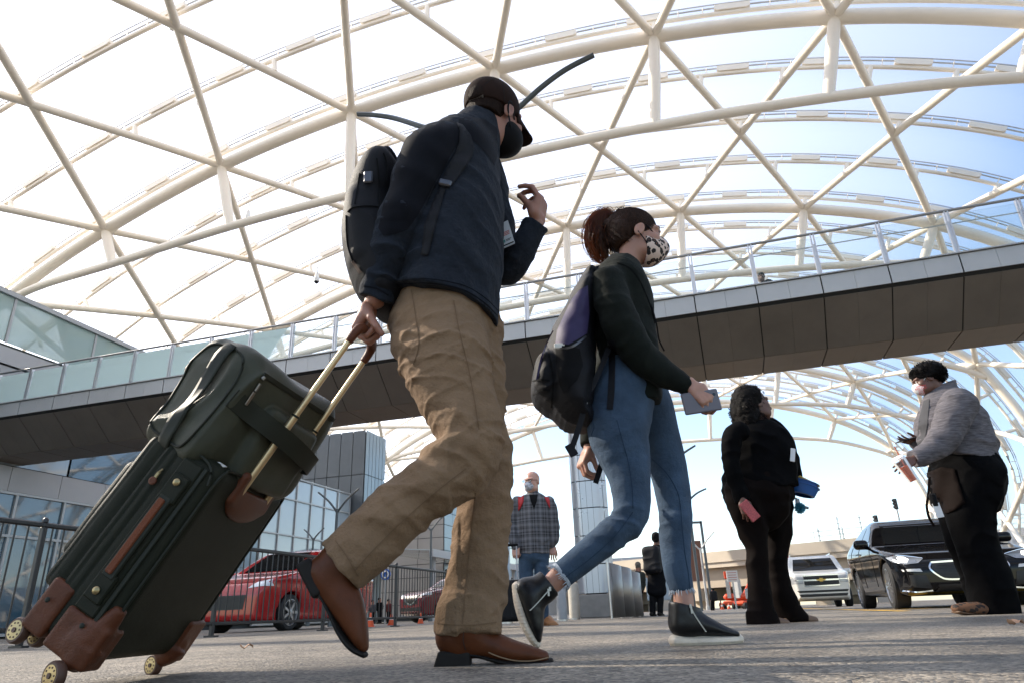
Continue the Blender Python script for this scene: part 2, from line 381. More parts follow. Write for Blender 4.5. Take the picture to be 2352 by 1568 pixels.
# ================================================================ the footbridge
SB = 16.5
bridge = empty('footbridge', 'grey panelled footbridge with a glass railing crossing above the road', 'footbridge', loc=W(0, SB, 0))
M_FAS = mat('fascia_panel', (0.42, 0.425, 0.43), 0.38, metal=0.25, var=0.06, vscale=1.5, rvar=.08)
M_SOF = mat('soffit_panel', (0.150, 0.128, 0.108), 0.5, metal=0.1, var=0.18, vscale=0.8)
M_SOF2 = mat('belly_panel', (0.205, 0.17, 0.137), 0.5, metal=0.1, var=0.10, vscale=1.2)  # paler tan than the soffit: ground bounce light is put into the colour
M_JNT = mat('joint_black', (0.02, 0.02, 0.02), 0.8)
M_STEEL = mat('brushed_steel', (0.55, 0.55, 0.56), 0.3, metal=0.95, var=.08, vscale=20, aniso=(1, 1, .05))
M_RAILT = mat('handrail_steel', (0.30, 0.295, 0.29), 0.35, metal=0.9)
M_PANE = glassy('railing_glass', (0.80, 0.88, 0.88), 0.05, 0.02)
U0, U1 = -27.0, 22.0; PITCH = 1.5
core = MB()
sec = [(SB + .03, 7.5), (SB + .03, 7.06), (SB + .12, 6.98), (17.62, 6.06), (19.05, 6.06), (20.1, 6.9), (20.1, 7.5)]
core.prism([W(U0, a, b) for a, b in sec], CV * (U1 - U0)); core.build('deck', M_JNT, bridge)
nb = int((U1 - U0) / PITCH)
def panel(name, mm, u0, u1, a, b, th=0.02, gap=0.006):
    """a flat cladding panel between section points a and b"""
    (sa, za), (sb_, zb) = a, b; d = unit(np.array([sb_ - sa, zb - za])); nn = np.array([-d[1], d[0]])
    if nn[1] > 0 and abs(d[0]) > .2: nn = -nn
    if abs(d[0]) <= .2: nn = np.array([-1.0, 0])
    P = lambda u, s_, z_: W(u, s_, z_)
    a2 = (sa + d[0] * gap, za + d[1] * gap); b2 = (sb_ - d[0] * gap, zb - d[1] * gap)
    poly = [P(u0 + gap, *a2), P(u1 - gap, *a2), P(u1 - gap, *b2), P(u0 + gap, *b2)]
    m = MB(); m.prism(poly, W(0, nn[0] * th, nn[1] * th)); return m.build(name, mm, bridge)
for i in range(nb):
    ua = U0 + i * PITCH
    for h in (0, 1):
        u0_, u1_ = ua + h * .75, ua + h * .75 + .75
        if h == 0: u0_ += .012
        else: u1_ -= .012
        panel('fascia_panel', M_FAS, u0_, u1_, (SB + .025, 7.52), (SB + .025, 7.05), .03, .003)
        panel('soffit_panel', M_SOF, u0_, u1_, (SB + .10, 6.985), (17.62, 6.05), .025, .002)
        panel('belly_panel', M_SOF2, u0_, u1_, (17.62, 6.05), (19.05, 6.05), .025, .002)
m = MB(); m.prism([W(U0, SB - .06, 7.53), W(U0, SB - .06, 7.56), W(U0, 20.2, 7.56), W(U0, 20.2, 7.53)], CV * (U1 - U0)); m.build('coping', M_FAS, bridge)
for side, sp in ((0, SB + .12), (1, 19.95)):
    for i in range(nb + 1):
        u = U0 + .04 + i * PITCH
        m = MB(); m.box(W(u - .035, sp, 8.13), (.03, .11, 1.18), (CV, NV, (0, 0, 1))); m.box(W(u + .035, sp, 8.13), (.03, .11, 1.18), (CV, NV, (0, 0, 1)))
        m.box(W(u, sp, 8.0), (.04, .06, .9), (CV, NV, (0, 0, 1))); m.build('rail_post', M_STEEL, bridge)
        if i < nb:
            m = MB(); m.box(W(u + PITCH / 2, sp, 8.12), (PITCH - .14, .014, 1.02), (CV, NV, (0, 0, 1))); m.build('glass_pane', M_PANE, bridge)
    one('tube', 'handrail', M_RAILT, bridge, [W(U0, sp, 8.755), W(U1, sp, 8.755)], .036, 10, smooth=True)
    one('tube', 'mid_rail', M_STEEL, bridge, [W(U0, sp + .06, 8.42), W(U1, sp + .06, 8.42)], .016, 8, smooth=True)
# the clad pillar under it
pil = empty('clad_pillar', 'tall silver pillar clad in metal panels under the footbridge', 'pillar', loc=W(-3.6, 18.3, 0))
M_CLAD = mat('pillar_cladding', (0.50, 0.52, 0.55), 0.32, metal=.55, var=.05, vscale=2, rvar=.06)
M_CONC = mat('grey_concrete', (0.23, 0.22, 0.205), .85, var=.2, vscale=3, bump=.4, bscale=40)
pc = np.array([-3.42, 18.25])
M_core = MB(); M_core.lathe(W(pc[0], pc[1], .55), (0, 0, 1), [(0, .27), (5.6, .27)], 20); M_core.build('core', M_JNT, pil)
for k in range(8):
    z0 = .56 + k * .70
    for j in range(10):
        # stadium plan: flat front with rounded ends
        def plan(f):
            f = f % 1.0; L1 = .46; per = 4 * L1 + 2 * math.pi * .36; d = f * per
            if d < 2 * L1: return np.array([-L1 * .55 + d * .55, -.42]), np.array([0, -1.0])
            d -= 2 * L1; h = math.pi * .36
            if d < h: a = -math.pi / 2 + d / .36; return np.array([L1 * .55 + .42 * math.cos(a), .42 * math.sin(a)]), np.array([math.cos(a), math.sin(a)])
            d -= h
            if d < 2 * L1: return np.array([L1 * .55 - d * .55, .42]), np.array([0, 1.0])
            d -= 2 * L1; a = math.pi / 2 + d / .36; return np.array([-L1 * .55 + .42 * math.cos(a), .42 * math.sin(a)]), np.array([math.cos(a), math.sin(a)])
        m = MB(); rows = []
        for z in (z0 + .012, z0 + .688):
            rows.append([W(pc[0] + plan((j + .02 + .96 * q / 5) / 10)[0][0] * .70, pc[1] + plan((j + .02 + .96 * q / 5) / 10)[0][1] * .80, z) for q in range(6)])
        m.sheet(rows); o = m.build('cladding_panel', M_CLAD, pil, True)
one('box', 'plinth', M_CONC, pil, W(pc[0], pc[1], .27), (1.12, 1.0, .54), (CV, NV, (0, 0, 1)), .02)
# ================================================================ buildings on the left
UF = -25.0
M_GREEN = glassy('green_glass', (0.36, 0.47, 0.46), 0.72, 0.06)
M_BLUE = mat('blue_curtain_glass', (0.025, 0.075, 0.12), 0.03, metal=0.0, spec=1.0, coat=1.0)
M_BLUEL = mat('pale_curtain_glass', (0.29, 0.34, 0.375), 0.05, spec=1.0, coat=1.0)
M_MUL = mat('mullion_grey', (0.34, 0.35, 0.36), .4, metal=.4)
M_WPAN = mat('white_wall_panel', (0.36, 0.36, 0.375), .45, var=.05, vscale=1)
M_LGREY = mat('light_grey_panel', (0.31, 0.315, 0.33), .5, var=.06, vscale=1)
M_DKMET = mat('dark_metal_panel', (0.085, 0.097, 0.11), .42, metal=.5, var=.08, vscale=1.5)
M_BLMET = mat('blue_grey_panel', (0.22, 0.27, 0.31), .35, metal=.6, var=.05, vscale=1.5)
M_TAUPE = mat('taupe_panel', (0.25, 0.235, 0.225), .55, metal=.1, var=.07, vscale=.8)
AX = (CV, NV, (0, 0, 1))
def wall_panels(parent, name, mm, u, s0, s1, z0, z1, ns, nz, th=.03, gap=.02, flat='u'):
    """cladding panels on a wall; flat='u': wall along the road at u, flat='s': wall across the road at s=u, running u from s0 to s1"""
    for i in range(ns):
        for k in range(nz):
            a, b = s0 + (s1 - s0) * i / ns + gap / 2, s0 + (s1 - s0) * (i + 1) / ns - gap / 2
            c_, d = z0 + (z1 - z0) * k / nz + gap / 2, z0 + (z1 - z0) * (k + 1) / nz - gap / 2
            m = MB()
            if flat == 'u': m.box(W(u, (a + b) / 2, (c_ + d) / 2), (th, b - a, d - c_), AX)
            else: m.box(W((a + b) / 2, u, (c_ + d) / 2), (b - a, th, d - c_), AX)
            m.build(name, mm, parent)
def bars(parent, u, s_list, z0, z1, z_list, s0, s1, w=.09, mm=None):
    for s in s_list: one('box', 'mullion', mm or M_MUL, parent, W(u, s, (z0 + z1) / 2), (.12, w, z1 - z0), AX)
    for z in z_list: one('box', 'transom', mm or M_MUL, parent, W(u + .01, (s0 + s1) / 2, z), (.12, s1 - s0, w), AX)
term = empty('terminal_building', 'glass and grey panel terminal building that the footbridge runs into', 'building', loc=W(UF, 15, 0))
one('box', 'inner_wall', mat('inner_dark', (0.05, 0.055, 0.06), .7), term, W(UF - 4.3, 11.4, 5.2), (8, 26.8, 10.4), AX)
one('box', 'lower_wall', MATS['inner_dark'], term, W(UF - 4.3, 26.9, 3.0), (8, 4.2, 6.0), AX)
# sloping glass upstand along the top
S_G = [5.0, 9.2, 13.4, 17.2, 20.9, 24.8]
for a, b in zip(S_G[:-1], S_G[1:]):
    za, zb = 12.42 - .018 * a, 12.42 - .018 * b; la, lb = 10.55 - .012 * a, 10.55 - .012 * b
    m = MB(); m.prism([W(UF, a + .06, la), W(UF, b - .06, lb), W(UF, b - .06, zb), W(UF, a + .06, za)], CV * .03); m.build('parapet_glass', M_GREEN, term)
    one('box', 'mullion', M_MUL, term, W(UF + .02, a, (la + za) / 2), (.1, .1, za - la), AX)
m = MB(); m.prism([W(UF - .05, 4, 12.42 - .072), W(UF - .05, 24.9, 12.42 - .45), W(UF - .05, 24.9, 12.42 - .27), W(UF - .05, 4, 12.42 + .12)], CV * .2); m.build('parapet_cap', M_MUL, term)
wall_panels(term, 'wall_panel', M_WPAN, UF, 4, 24.8, 9.55, 10.2, 8, 1)
wall_panels(term, 'wall_panel', M_LGREY, UF - .05, 4, 24.8, 8.9, 9.5, 8, 1)
for i, (a, b) in enumerate([(4, 9), (9, 13), (13, 17), (17, 21), (21, 25), (25, 29)]):
    if b < 25.5: one('box', 'window_pane', M_BLUE if i % 2 == 0 else M_BLUEL, term, W(UF - .1, (a + b) / 2, 7.4), (.04, b - a - .1, 2.9), AX)
    one('box', 'window_pane', M_BLUE, term, W(UF, (a + b) / 2, 1.75), (.04, b - a - .1, 3.3), AX)
    one('box', 'window_pane', M_BLUE, term, W(UF, (a + b) / 2, 4.2), (.04, b - a - .1, 1.45), AX)
wall_panels(term, 'wall_panel', M_WPAN, UF + .05, 4, 29, 5.0, 5.9, 12, 1)
bars(term, UF + .04, [4, 6.5, 9, 11, 13, 15, 17, 19, 21, 23, 25, 27, 29], .1, 5.0, [.12, 3.45, 4.95], 4, 29)
one('box', 'end_wall', M_LGREY, term, W(UF - 3.5, 24.95, 8), (7, .2, 4.6), AX); one('box', 'end_wall', M_LGREY, term, W(UF - 3.5, 29.1, 3), (7, .2, 5.9), AX)

hall = empty('curtain_wall_hall', 'glass curtain wall building with pale blue end panels behind the red car', 'building', loc=W(UF, 36, 0))
one('box', 'inner_wall', MATS['inner_dark'], hall, W(UF - 4.2, 36, 4.2), (8, 13.6, 8.4), AX)
us_ = np.linspace(33.4, 42.9, 7)
for i in range(6):
    for (a, b) in ((.15, 2.6), (2.6, 5.0), (5.0, 7.1), (7.1, 8.35)):
        lit = (i + int(a)) % 3
        one('box', 'curtain_pane', M_BLUEL if (b > 7.2 or lit == 0) else M_BLUE if (i == 5 and a < 5) else M_BLUEL, hall, W(UF, (us_[i] + us_[i + 1]) / 2, (a + b) / 2), (.04, us_[i + 1] - us_[i] - .06, b - a - .06), AX)
bars(hall, UF + .04, us_, .1, 8.5, [.15, 2.6, 5.0, 7.1, 8.42], 33.4, 42.9, .08)
wall_panels(hall, 'end_panel', M_BLMET, UF + .02, 29.6, 33.3, .2, 8.6, 6, 3)
tower = empty('metal_tower', 'dark metal clad tower block rising beside the glass hall', 'building', loc=W(UF, 46, 0))
one('box', 'core', MATS['inner_dark'], tower, W(UF - 3.6, 44.7, 6.45), (8.9, 3.0, 12.9), AX)
wall_panels(tower, 'front_panel', M_DKMET, 43.1, UF - 8, UF + .95, .2, 13.0, 9, 4, flat='s', gap=.05)
wall_panels(tower, 'side_panel', M_BLMET, UF + .97, 43.15, 46.2, .2, 13.0, 6, 4, gap=.05)
block = empty('taupe_block', 'low taupe clad building beyond the dark tower', 'building', loc=W(UF, 62, 0))
one('box', 'core', MATS['inner_dark'], block, W(UF - 7, 62, 5.4), (15.6, 7.9, 10.8), AX)
wall_panels(block, 'front_panel', M_TAUPE, 57.9, UF - 14, UF + .85, .2, 11.2, 6, 10, flat='s', gap=.05)
wall_panels(block, 'side_panel', M_BLMET, UF + .87, 58, 66, .2, 11.2, 4, 10, gap=.05)
m = MB(); m.box(W(UF - 9.5, 57.8, 9.4), (1.3, .1, .9), AX); m.build('louvre', M_JNT, block)
far = empty('distant_terminal', 'blue glass terminal block far along the left side of the road', 'building', loc=W(UF, 85, 0))
one('box', 'core', MATS['inner_dark'], far, W(UF - 6, 84, 4.8), (13, 22, 9.6), AX)
wall_panels(far, 'curtain_pane', M_BLUEL, UF + .55, 73, 95, .2, 9.8, 6, 4, gap=.1)
wall_panels(far, 'front_panel', M_DKMET, 72.9, UF - 12, UF + .5, .2, 9.8, 5, 4, flat='s', gap=.1)
# glass awning in front of the taupe block
aw = empty('glass_awning', 'pale glass awning over the kerb in front of the taupe building', 'awning', loc=W(-21, 48, 0))
for i in range(5):
    m = MB(); s0 = 40 + i * 4; m.prism([W(-24, s0 + .05, 4.6), W(-24, s0 + 3.95, 4.6), W(-17.5, s0 + 3.95, 4.0), W(-17.5, s0 + .05, 4.0)], (0, 0, .04)); m.build('awning_pane', glassy('awning_glass', (.75, .85, .9), .35, .05), aw)
one('box', 'front_beam', M_WPAN, aw, W(-17.45, 50, 3.85), (.25, 20.2, .45), AX)
for i in range(3): one('tube', 'column', M_WPAN, aw, [W(-18, 41.5 + i * 8.5, 0), W(-18, 41.5 + i * 8.5, 3.9)], .14, 10, smooth=True)
# round blue sign hanging under the awning
sg = empty('round_sign', 'round blue sign with a white ring hanging behind the black fence', 'sign', loc=W(-13.5, 27, 0))
ps = ats(886, 1318, 27.0)
one('lathe', 'disc', mat('sign_blue', (0.02, 0.10, 0.42), .4), sg, ps, -NV, [(-.03, .22), (.03, .22)], 28)
m = MB(); m.tube([ps - NV * .035 + CV * .13 * math.cos(a) + np.array([0, 0, .13 * math.sin(a)]) for a in np.linspace(0, 2 * math.pi, 25)[:-1]], .03, 6, closed=True); m.build('ring', M_WHITE, sg)
one('tube', 'hanger', M_MUL, sg, [ps + np.array([0, 0, .4]), ps + np.array([0, 0, 2.2])], .03, 8)
one('tube', 'pole', M_MUL, sg, [W(*(float(np.dot(ps, CV)), float(np.dot(ps, NV)) + .05), 0), ps], .035, 8)

# ================================================================ road bridges and street furniture far down the road
M_FLY = mat('flyover_concrete', (0.50, 0.44, 0.36), .8, var=.12, vscale=.25, bump=.2, bscale=6)
M_FLYS = mat('flyover_girder', (0.42, 0.36, 0.29), .8, var=.12, vscale=.25)
M_GALV = mat('galvanised', (0.40, 0.41, 0.42), .5, metal=.6)
M_BRN = mat('rust_brown', (0.16, 0.075, 0.05), .7)
def flyover(name, label, p0, p1, zt, depth, par=.9, piers=5, width=11, pier_h=None, cap=True):
    """p0, p1: (u, s) of its near edge"""
    e = empty(name, label, 'flyover', loc=W(p0[0], p0[1], 0))
    a, b = np.array(p0, float), np.array(p1, float); d = unit(b - a); nn = np.array([-d[1], d[0]])
    if nn[1] < 0: nn = -nn
    L = np.linalg.norm(b - a)
    q = lambda t, w, z: W(*(a + d * t + nn * w), z)
    m = MB(); m.prism([q(0, 0, zt - .05), q(0, 0, zt + par), q(0, .3, zt + par), q(0, .35, zt - .05)], W(*(d * L))); m.build('parapet', M_FLY, e)
    m = MB(); m.prism([q(0, .1, zt - .06), q(0, width, zt - .06), q(0, width, zt - .5), q(0, .1, zt - .5)], W(*(d * L))); m.build('deck', M_FLY, e)
    for k in range(5):
        w = .9 + k * (width - 1.8) / 4
        m = MB(); m.prism([q(0, w - .25, zt - .51), q(0, w + .25, zt - .51), q(0, w + .2, zt - .5 - depth), q(0, w - .2, zt - .5 - depth)], W(*(d * L))); m.build('girder', M_FLYS, e)
    for k in range(piers):
        t = L * (k + .5) / piers
        if cap: one('box', 'pier_cap', M_FLY, e, q(t, width / 2, zt - 1.05 - depth), (1.6, width * .96, 1.08), (W(*d), W(*nn), (0, 0, 1)))
        for w in (2, width - 2):
            one('box', 'pier', M_FLY, e, q(t, w, (zt - depth - 1.6) / 2), (1.3, 1.3, zt - depth - 1.6), (W(*d), W(*nn), (0, 0, 1)))
    n = int(L / 2.5)
    for k in range(0, n, 2): one('tube', 'guard_post', M_GALV, e, [q(k * 2.5, .15, zt + par), q(k * 2.5, .15, zt + par + .8)], .03, 6)
    for h in (.4, .8): one('tube', 'guard_rail', M_GALV, e, [q(0, .15, zt + par + h), q(L, .15, zt + par + h)], .025, 6)
    return e
a = ats(1985, 1240, 62); b = ats(1270, 1300, 78)
flyover('flyover', 'cream concrete flyover crossing behind the white sport utility car', (float(a @ CV) + 1, 62), (float(b @ CV), 78), float(a[2]) - .6, 1.7, piers=3)
a2 = ats(1600, 1330, 96)
flyover('flyover', 'lower shaded flyover seen beneath the cream flyover', (-30, 104), (50, 92), 4.6, 1.1, piers=6, cap=False)
a3 = ats(2352, 1205, 70)
flyover('flyover', 'brown railed flyover at the edge of the road beyond the black sedan', (14, 74), (60, 60), float(a3[2]) - 1.0, 1.4, piers=3)
lb = empty('low_terminal_block', 'low grey terminal block with dark glass between bald man and pillar', 'building', loc=W(-12, 95, 0))
one('box', 'body', M_LGREY, lb, W(-17, 118, 4.0), (26, 10, 8.0), AX)
one('box', 'window_band', M_BLUE, lb, W(-17, 112.9, 5.9), (25, .2, 1.8), AX)
one('box', 'ledge', M_WPAN, lb, W(-17, 112.6, 7.4), (26.4, .9, .5), AX)

M_LAMP = mat('lamp_grey', (0.10, 0.115, 0.125), .45, metal=.4)
M_LED = mat('lamp_lens', (0.55, 0.55, 0.52), .3)
def lamp_post(p, h, spread, label, rise=.42, tilt=0.0, ax=None, r=.07, group='twin arm street lamps', drop=0.0, mm=None):
    """twin-armed lamp: the arms sweep up and outwards from the post"""
    mm = mm or M_LAMP
    e = empty('street_lamp', label, 'street lamp', group, loc=p); ax = CV if ax is None else ax; p = np.asarray(p, float)
    one('lathe', 'pole', mm, e, p, (0, 0, 1), [(0, r * 1.9), (.25, r * 1.9), (.27, r * 1.25), (h * .6, r), (h, r * .85), (h + .02, r * .4)], 12, smooth=True)
    for sd in (-1, 1):
        pts = catmull([p + np.array([0, 0, h - .12]), p + np.array([0, 0, h + spread * rise * .10]) + ax * sd * spread * .18, p + np.array([0, 0, h + spread * rise * .52]) + ax * sd * spread * .5, p + np.array([0, 0, h + spread * rise * (1.0 - drop)]) + ax * sd * spread], 8)
        n = len(pts)
        arm = one('tube', 'arm', mm, e, pts, [r * .75 - r * .2 * i / n for i in range(n)], 8, smooth=True)
        k = int(n * .35)
        hp = pts[k:]; m = MB(); m.tube(hp, [r * .9] * len(hp), 8, ry=[r * .35] * len(hp)); hd = m.build('lamp_head', mm, e, True)
        m = MB(); m.tube([q - np.array([0, 0, r * .36]) for q in hp[1:-1]], [r * .62] * (len(hp) - 2), 6, ry=[r * .08] * (len(hp) - 2)); m.build('lens_strip', M_LED, e)
    return e
# ================================================================ soft bodies: distance fields turned into one smooth mesh
def fast_mesh(name, v, q, material, parent=None, smooth=True):
    me = bpy.data.meshes.new(name); n, m = len(v), len(q); k = q.shape[1]
    me.vertices.add(n); me.vertices.foreach_set('co', np.asarray(v, np.float32).ravel())
    me.loops.add(m * k); me.loops.foreach_set('vertex_index', np.asarray(q, np.int32).ravel())
    me.polygons.add(m); me.polygons.foreach_set('loop_start', np.arange(0, m * k, k, dtype=np.int32))
    try: me.polygons.foreach_set('loop_total', np.full(m, k, np.int32))
    except Exception: pass
    me.update(); me.validate()
    if smooth: me.polygons.foreach_set('use_smooth', [True] * len(me.polygons))
    o = bpy.data.objects.new(name, me); COL.objects.link(o)
    for mm in (material if isinstance(material, (list, tuple)) else [material]): me.materials.append(mm)
    if parent is not None: part(o, parent)
    return o
def nets(D, lo, vox):
    neg = D < 0; nx, ny, nz = D.shape
    c = [(i, j, k) for i in (0, 1) for j in (0, 1) for k in (0, 1)]
    S = np.zeros((nx - 1, ny - 1, nz - 1), np.int8)
    for (i, j, k) in c: S += neg[i:nx - 1 + i, j:ny - 1 + j, k:nz - 1 + k]
    I, J, K = np.nonzero((S > 0) & (S < 8)); n = len(I)
    idx = np.full(S.shape, -1, np.int32); idx[I, J, K] = np.arange(n)
    cv = {o: D[I + o[0], J + o[1], K + o[2]] for o in c}
    acc = np.zeros((n, 3), np.float32); cnt = np.zeros(n, np.float32)
    for a in c:
        for ax in range(3):
            if a[ax]: continue
            b = list(a); b[ax] = 1; b = tuple(b); va, vb = cv[a], cv[b]; x = (va < 0) != (vb < 0)
            t = np.where(x, va / np.where(va - vb == 0, 1, va - vb), 0)
            for q in range(3): acc[:, q] += np.where(x, a[q] + (t if q == ax else 0), 0)
            cnt += x
    P = (np.stack([I, J, K], 1) + acc / cnt[:, None]) * vox + lo
    Q = []
    for ax in range(3):
        s0 = [slice(1, -1)] * 3; s1 = [slice(1, -1)] * 3; s0[ax] = slice(0, -1); s1[ax] = slice(1, None)
        a, b = neg[tuple(s0)], neg[tuple(s1)]
        E = np.nonzero(a != b); off = [1, 1, 1]; off[ax] = 0
        e = [E[q] + off[q] for q in range(3)]; p, r = (ax + 1) % 3, (ax + 2) % 3
        def cell(dp, dr):
            z = [x.copy() for x in e]; z[p] -= dp; z[r] -= dr; return idx[z[0], z[1], z[2]]
        quad = np.stack([cell(1, 1), cell(0, 1), cell(0, 0), cell(1, 0)], 1)
        fl = ~a[E]; quad[fl] = quad[fl][:, ::-1]; Q.append(quad)
    Q = np.concatenate(Q); Q = Q[(Q >= 0).all(1)]
    return P, Q
_rng = np.random.RandomState(7); _perm = _rng.rand(64 * 64 * 64).astype(np.float32).reshape(64, 64, 64)
def vnoise(P):
    P = np.asarray(P, np.float32); f = np.floor(P); t = P - f; t = t * t * (3 - 2 * t); i = f.astype(np.int64) & 63; j = (i + 1) & 63
    g = lambda a, b, c_: _perm[a[:, 0], b[:, 1], c_[:, 2]]
    x0 = g(i, i, i) * (1 - t[:, 0]) + g(j, i, i) * t[:, 0]; x1 = g(i, j, i) * (1 - t[:, 0]) + g(j, j, i) * t[:, 0]
    x2 = g(i, i, j) * (1 - t[:, 0]) + g(j, i, j) * t[:, 0]; x3 = g(i, j, j) * (1 - t[:, 0]) + g(j, j, j) * t[:, 0]
    return (x0 * (1 - t[:, 1]) + x1 * t[:, 1]) * (1 - t[:, 2]) + (x2 * (1 - t[:, 1]) + x3 * t[:, 1]) * t[:, 2]
def folds(P, d, along, across, seed=0.0):
    """ridged noise: creases that run across direction d. along, across: creases per metre"""
    d = unit(d); s, u = frame(d); Q = np.stack([P @ d * along, P @ s * across, P @ u * across], 1) + seed
    w = vnoise(np.stack([P @ d * along * .4, P @ s * along * .4, P @ u * along * .4], 1) + 11.3 + seed)
    Q[:, 0] += w * 1.6
    n = vnoise(Q); return (1 - np.abs(2 * n - 1)) ** 1.6 - .4
def smin(a, b, k):
    if k <= 0: return np.minimum(a, b)
    h = np.clip(.5 + .5 * (b - a) / k, 0, 1); return b * (1 - h) + a * h - k * h * (1 - h)
class Field:
    def __init__(self, vox): self.vox = vox; self.ops = []; self.post = []; self.lo = np.full(3, 1e9); self.hi = np.full(3, -1e9)
    def _grow(self, lo, hi): self.lo = np.minimum(self.lo, lo); self.hi = np.maximum(self.hi, hi)
    def chain(self, st, k=.015, sub=4, side=(0, 1, 0), cap=(.9, .9)):
        """st: list of (point, r_side, r_other)"""
        A = np.array([[*p, a, b] for (p, a, b) in st], float)
        if len(A) > 1: A = catmull(A, sub); A[:, 3:] = np.maximum(A[:, 3:], .001)
        lo, hi = (A[:, :3] - A[:, 3:].max(1)[:, None]).min(0), (A[:, :3] + A[:, 3:].max(1)[:, None]).max(0)
        self.ops.append(('c', A, k, (np.asarray(side, float), cap), lo, hi)); self._grow(lo, hi); return self
    def ell(self, c, r, rot=None, k=.015, sub=False):
        c = np.asarray(c, float); r = np.asarray(r, float); rot = np.eye(3) if rot is None else np.asarray(rot, float)
        m = np.abs(rot.T) @ r; self.ops.append(('e', c, r, rot, k, sub, c - m, c + m))
        if not sub: self._grow(c - m, c + m)
        return self
    def rbox(self, c, h, rot=None, rad=.02, k=.01, sub=False):
        c = np.asarray(c, float); h = np.asarray(h, float); rot = np.eye(3) if rot is None else np.asarray(rot, float)
        m = np.abs(rot.T) @ h; self.ops.append(('b', c, h, rot, rad, k, sub, c - m, c + m))
        if not sub: self._grow(c - m, c + m)
        return self
    def cut(self, p, nrm, within=None): self.post.append(('cut', np.asarray(p, float), unit(nrm), within)); return self
    def disp(self, fn, band=.03): self.post.append(('disp', fn, band)); return self
    def mesh(self):
        vox = self.vox; pad = .04; lo = self.lo - pad; n = np.ceil((self.hi + pad - lo) / vox).astype(int) + 1
        D = np.full(n, .2, np.float32); ax = [(lo[q] + vox * np.arange(n[q])).astype(np.float32) for q in range(3)]
        def sub(a, b, m):
            i0 = np.clip(np.floor((a - m - lo) / vox).astype(int), 0, n - 1); i1 = np.clip(np.ceil((b + m - lo) / vox).astype(int) + 1, 1, n)
            sl_ = tuple(slice(i0[q], i1[q]) for q in range(3))
            return sl_, ax[0][sl_[0]][:, None, None], ax[1][sl_[1]][None, :, None], ax[2][sl_[2]][None, None, :]
        for op in self.ops:
            if op[0] == 'c':
                _, A, k, (side, cap), a, b = op; m = k + .03; S0, X, Y, Z = sub(a, b, m)
                T = np.full(D[S0].shape, .2, np.float32); o0 = np.array([s.start for s in S0])
                segs = range(len(A) - 1) if len(A) > 1 else [0]
                for i in segs:
                    p0 = A[i]; p1 = A[min(i + 1, len(A) - 1)]; rm = max(p0[3:].max(), p1[3:].max())
                    S1, x, y, z = sub(np.minimum(p0[:3], p1[:3]) - rm, np.maximum(p0[:3], p1[:3]) + rm, m)
                    S1 = tuple(slice(max(S1[q].start, S0[q].start), min(S1[q].stop, S0[q].stop)) for q in range(3))
                    x, y, z = ax[0][S1[0]][:, None, None], ax[1][S1[1]][None, :, None], ax[2][S1[2]][None, None, :]
                    L1 = tuple(slice(S1[q].start - o0[q], S1[q].stop - o0[q]) for q in range(3))
                    d = p1[:3] - p0[:3]; L = np.linalg.norm(d); dn = d / L if L > 1e-9 else np.array([0, 0, 1.0])
                    s = side - dn * (side @ dn); s = unit(s) if np.linalg.norm(s) > 1e-3 else frame(dn)[0]; f = np.cross(dn, s)
                    x, y, z = x - np.float32(p0[0]), y - np.float32(p0[1]), z - np.float32(p0[2])
                    t = x * dn[0] + y * dn[1] + z * dn[2]; tc = np.clip(t / max(L, 1e-9), 0, 1); ra = t - tc * L
                    qs = (x * s[0] + y * s[1] + z * s[2]); qf = (x * f[0] + y * f[1] + z * f[2])
                    r1 = p0[3] + (p1[3] - p0[3]) * tc; r2 = p0[4] + (p1[4] - p0[4]) * tc; rmn = np.minimum(r1, r2)
                    c0_, c1_ = (cap[0] if i == 0 else .35), (cap[1] if i == len(A) - 2 else .35)
                    v = (np.sqrt((qs / r1) ** 2 + (qf / r2) ** 2 + (ra / (rmn * np.where(ra < 0, np.float32(c0_), np.float32(c1_)))) ** 2) - 1) * rmn
                    T[L1] = np.minimum(T[L1], v)
                D[S0] = smin(D[S0], T, k)
            elif op[0] == 'e':
                _, c_, r, rot, k, sb, a, b = op; S0, X, Y, Z = sub(a, b, k + .03); X, Y, Z = X - np.float32(c_[0]), Y - np.float32(c_[1]), Z - np.float32(c_[2])
                q = [(X * rot[i][0] + Y * rot[i][1] + Z * rot[i][2]) / r[i] for i in range(3)]
                T = (np.sqrt(q[0] ** 2 + q[1] ** 2 + q[2] ** 2) - 1) * r.min()
                D[S0] = -smin(-D[S0], T, k) if sb else smin(D[S0], T, k)
            else:
                _, c_, h, rot, rad, k, sb, a, b = op; S0, X, Y, Z = sub(a, b, k + .03); X, Y, Z = X - np.float32(c_[0]), Y - np.float32(c_[1]), Z - np.float32(c_[2])
                q = [np.abs(X * rot[i][0] + Y * rot[i][1] + Z * rot[i][2]) - (h[i] - rad) for i in range(3)]
                T = np.sqrt(sum(np.maximum(e, 0) ** 2 for e in q)) + np.minimum(np.maximum(np.maximum(q[0], q[1]), q[2]), 0) - rad
                D[S0] = -smin(-D[S0], T, k) if sb else smin(D[S0], T, k)
        for op in self.post:
            if op[0] == 'cut':
                _, p, nr, wi = op
                T = (ax[0][:, None, None] - p[0]) * nr[0] + (ax[1][None, :, None] - p[1]) * nr[1] + (ax[2][None, None, :] - p[2]) * nr[2]
                if wi is not None:
                    R2 = (ax[0][:, None, None] - p[0]) ** 2 + (ax[1][None, :, None] - p[1]) ** 2 + (ax[2][None, None, :] - p[2]) ** 2
                    T = np.where(R2 < wi * wi, T, -1)
                D = np.maximum(D, T.astype(np.float32))
            else:
                I = np.nonzero(np.abs(D) < op[2]); P = np.stack([ax[q][I[q]] for q in range(3)], 1)
                D[I] -= op[1](P).astype(np.float32)
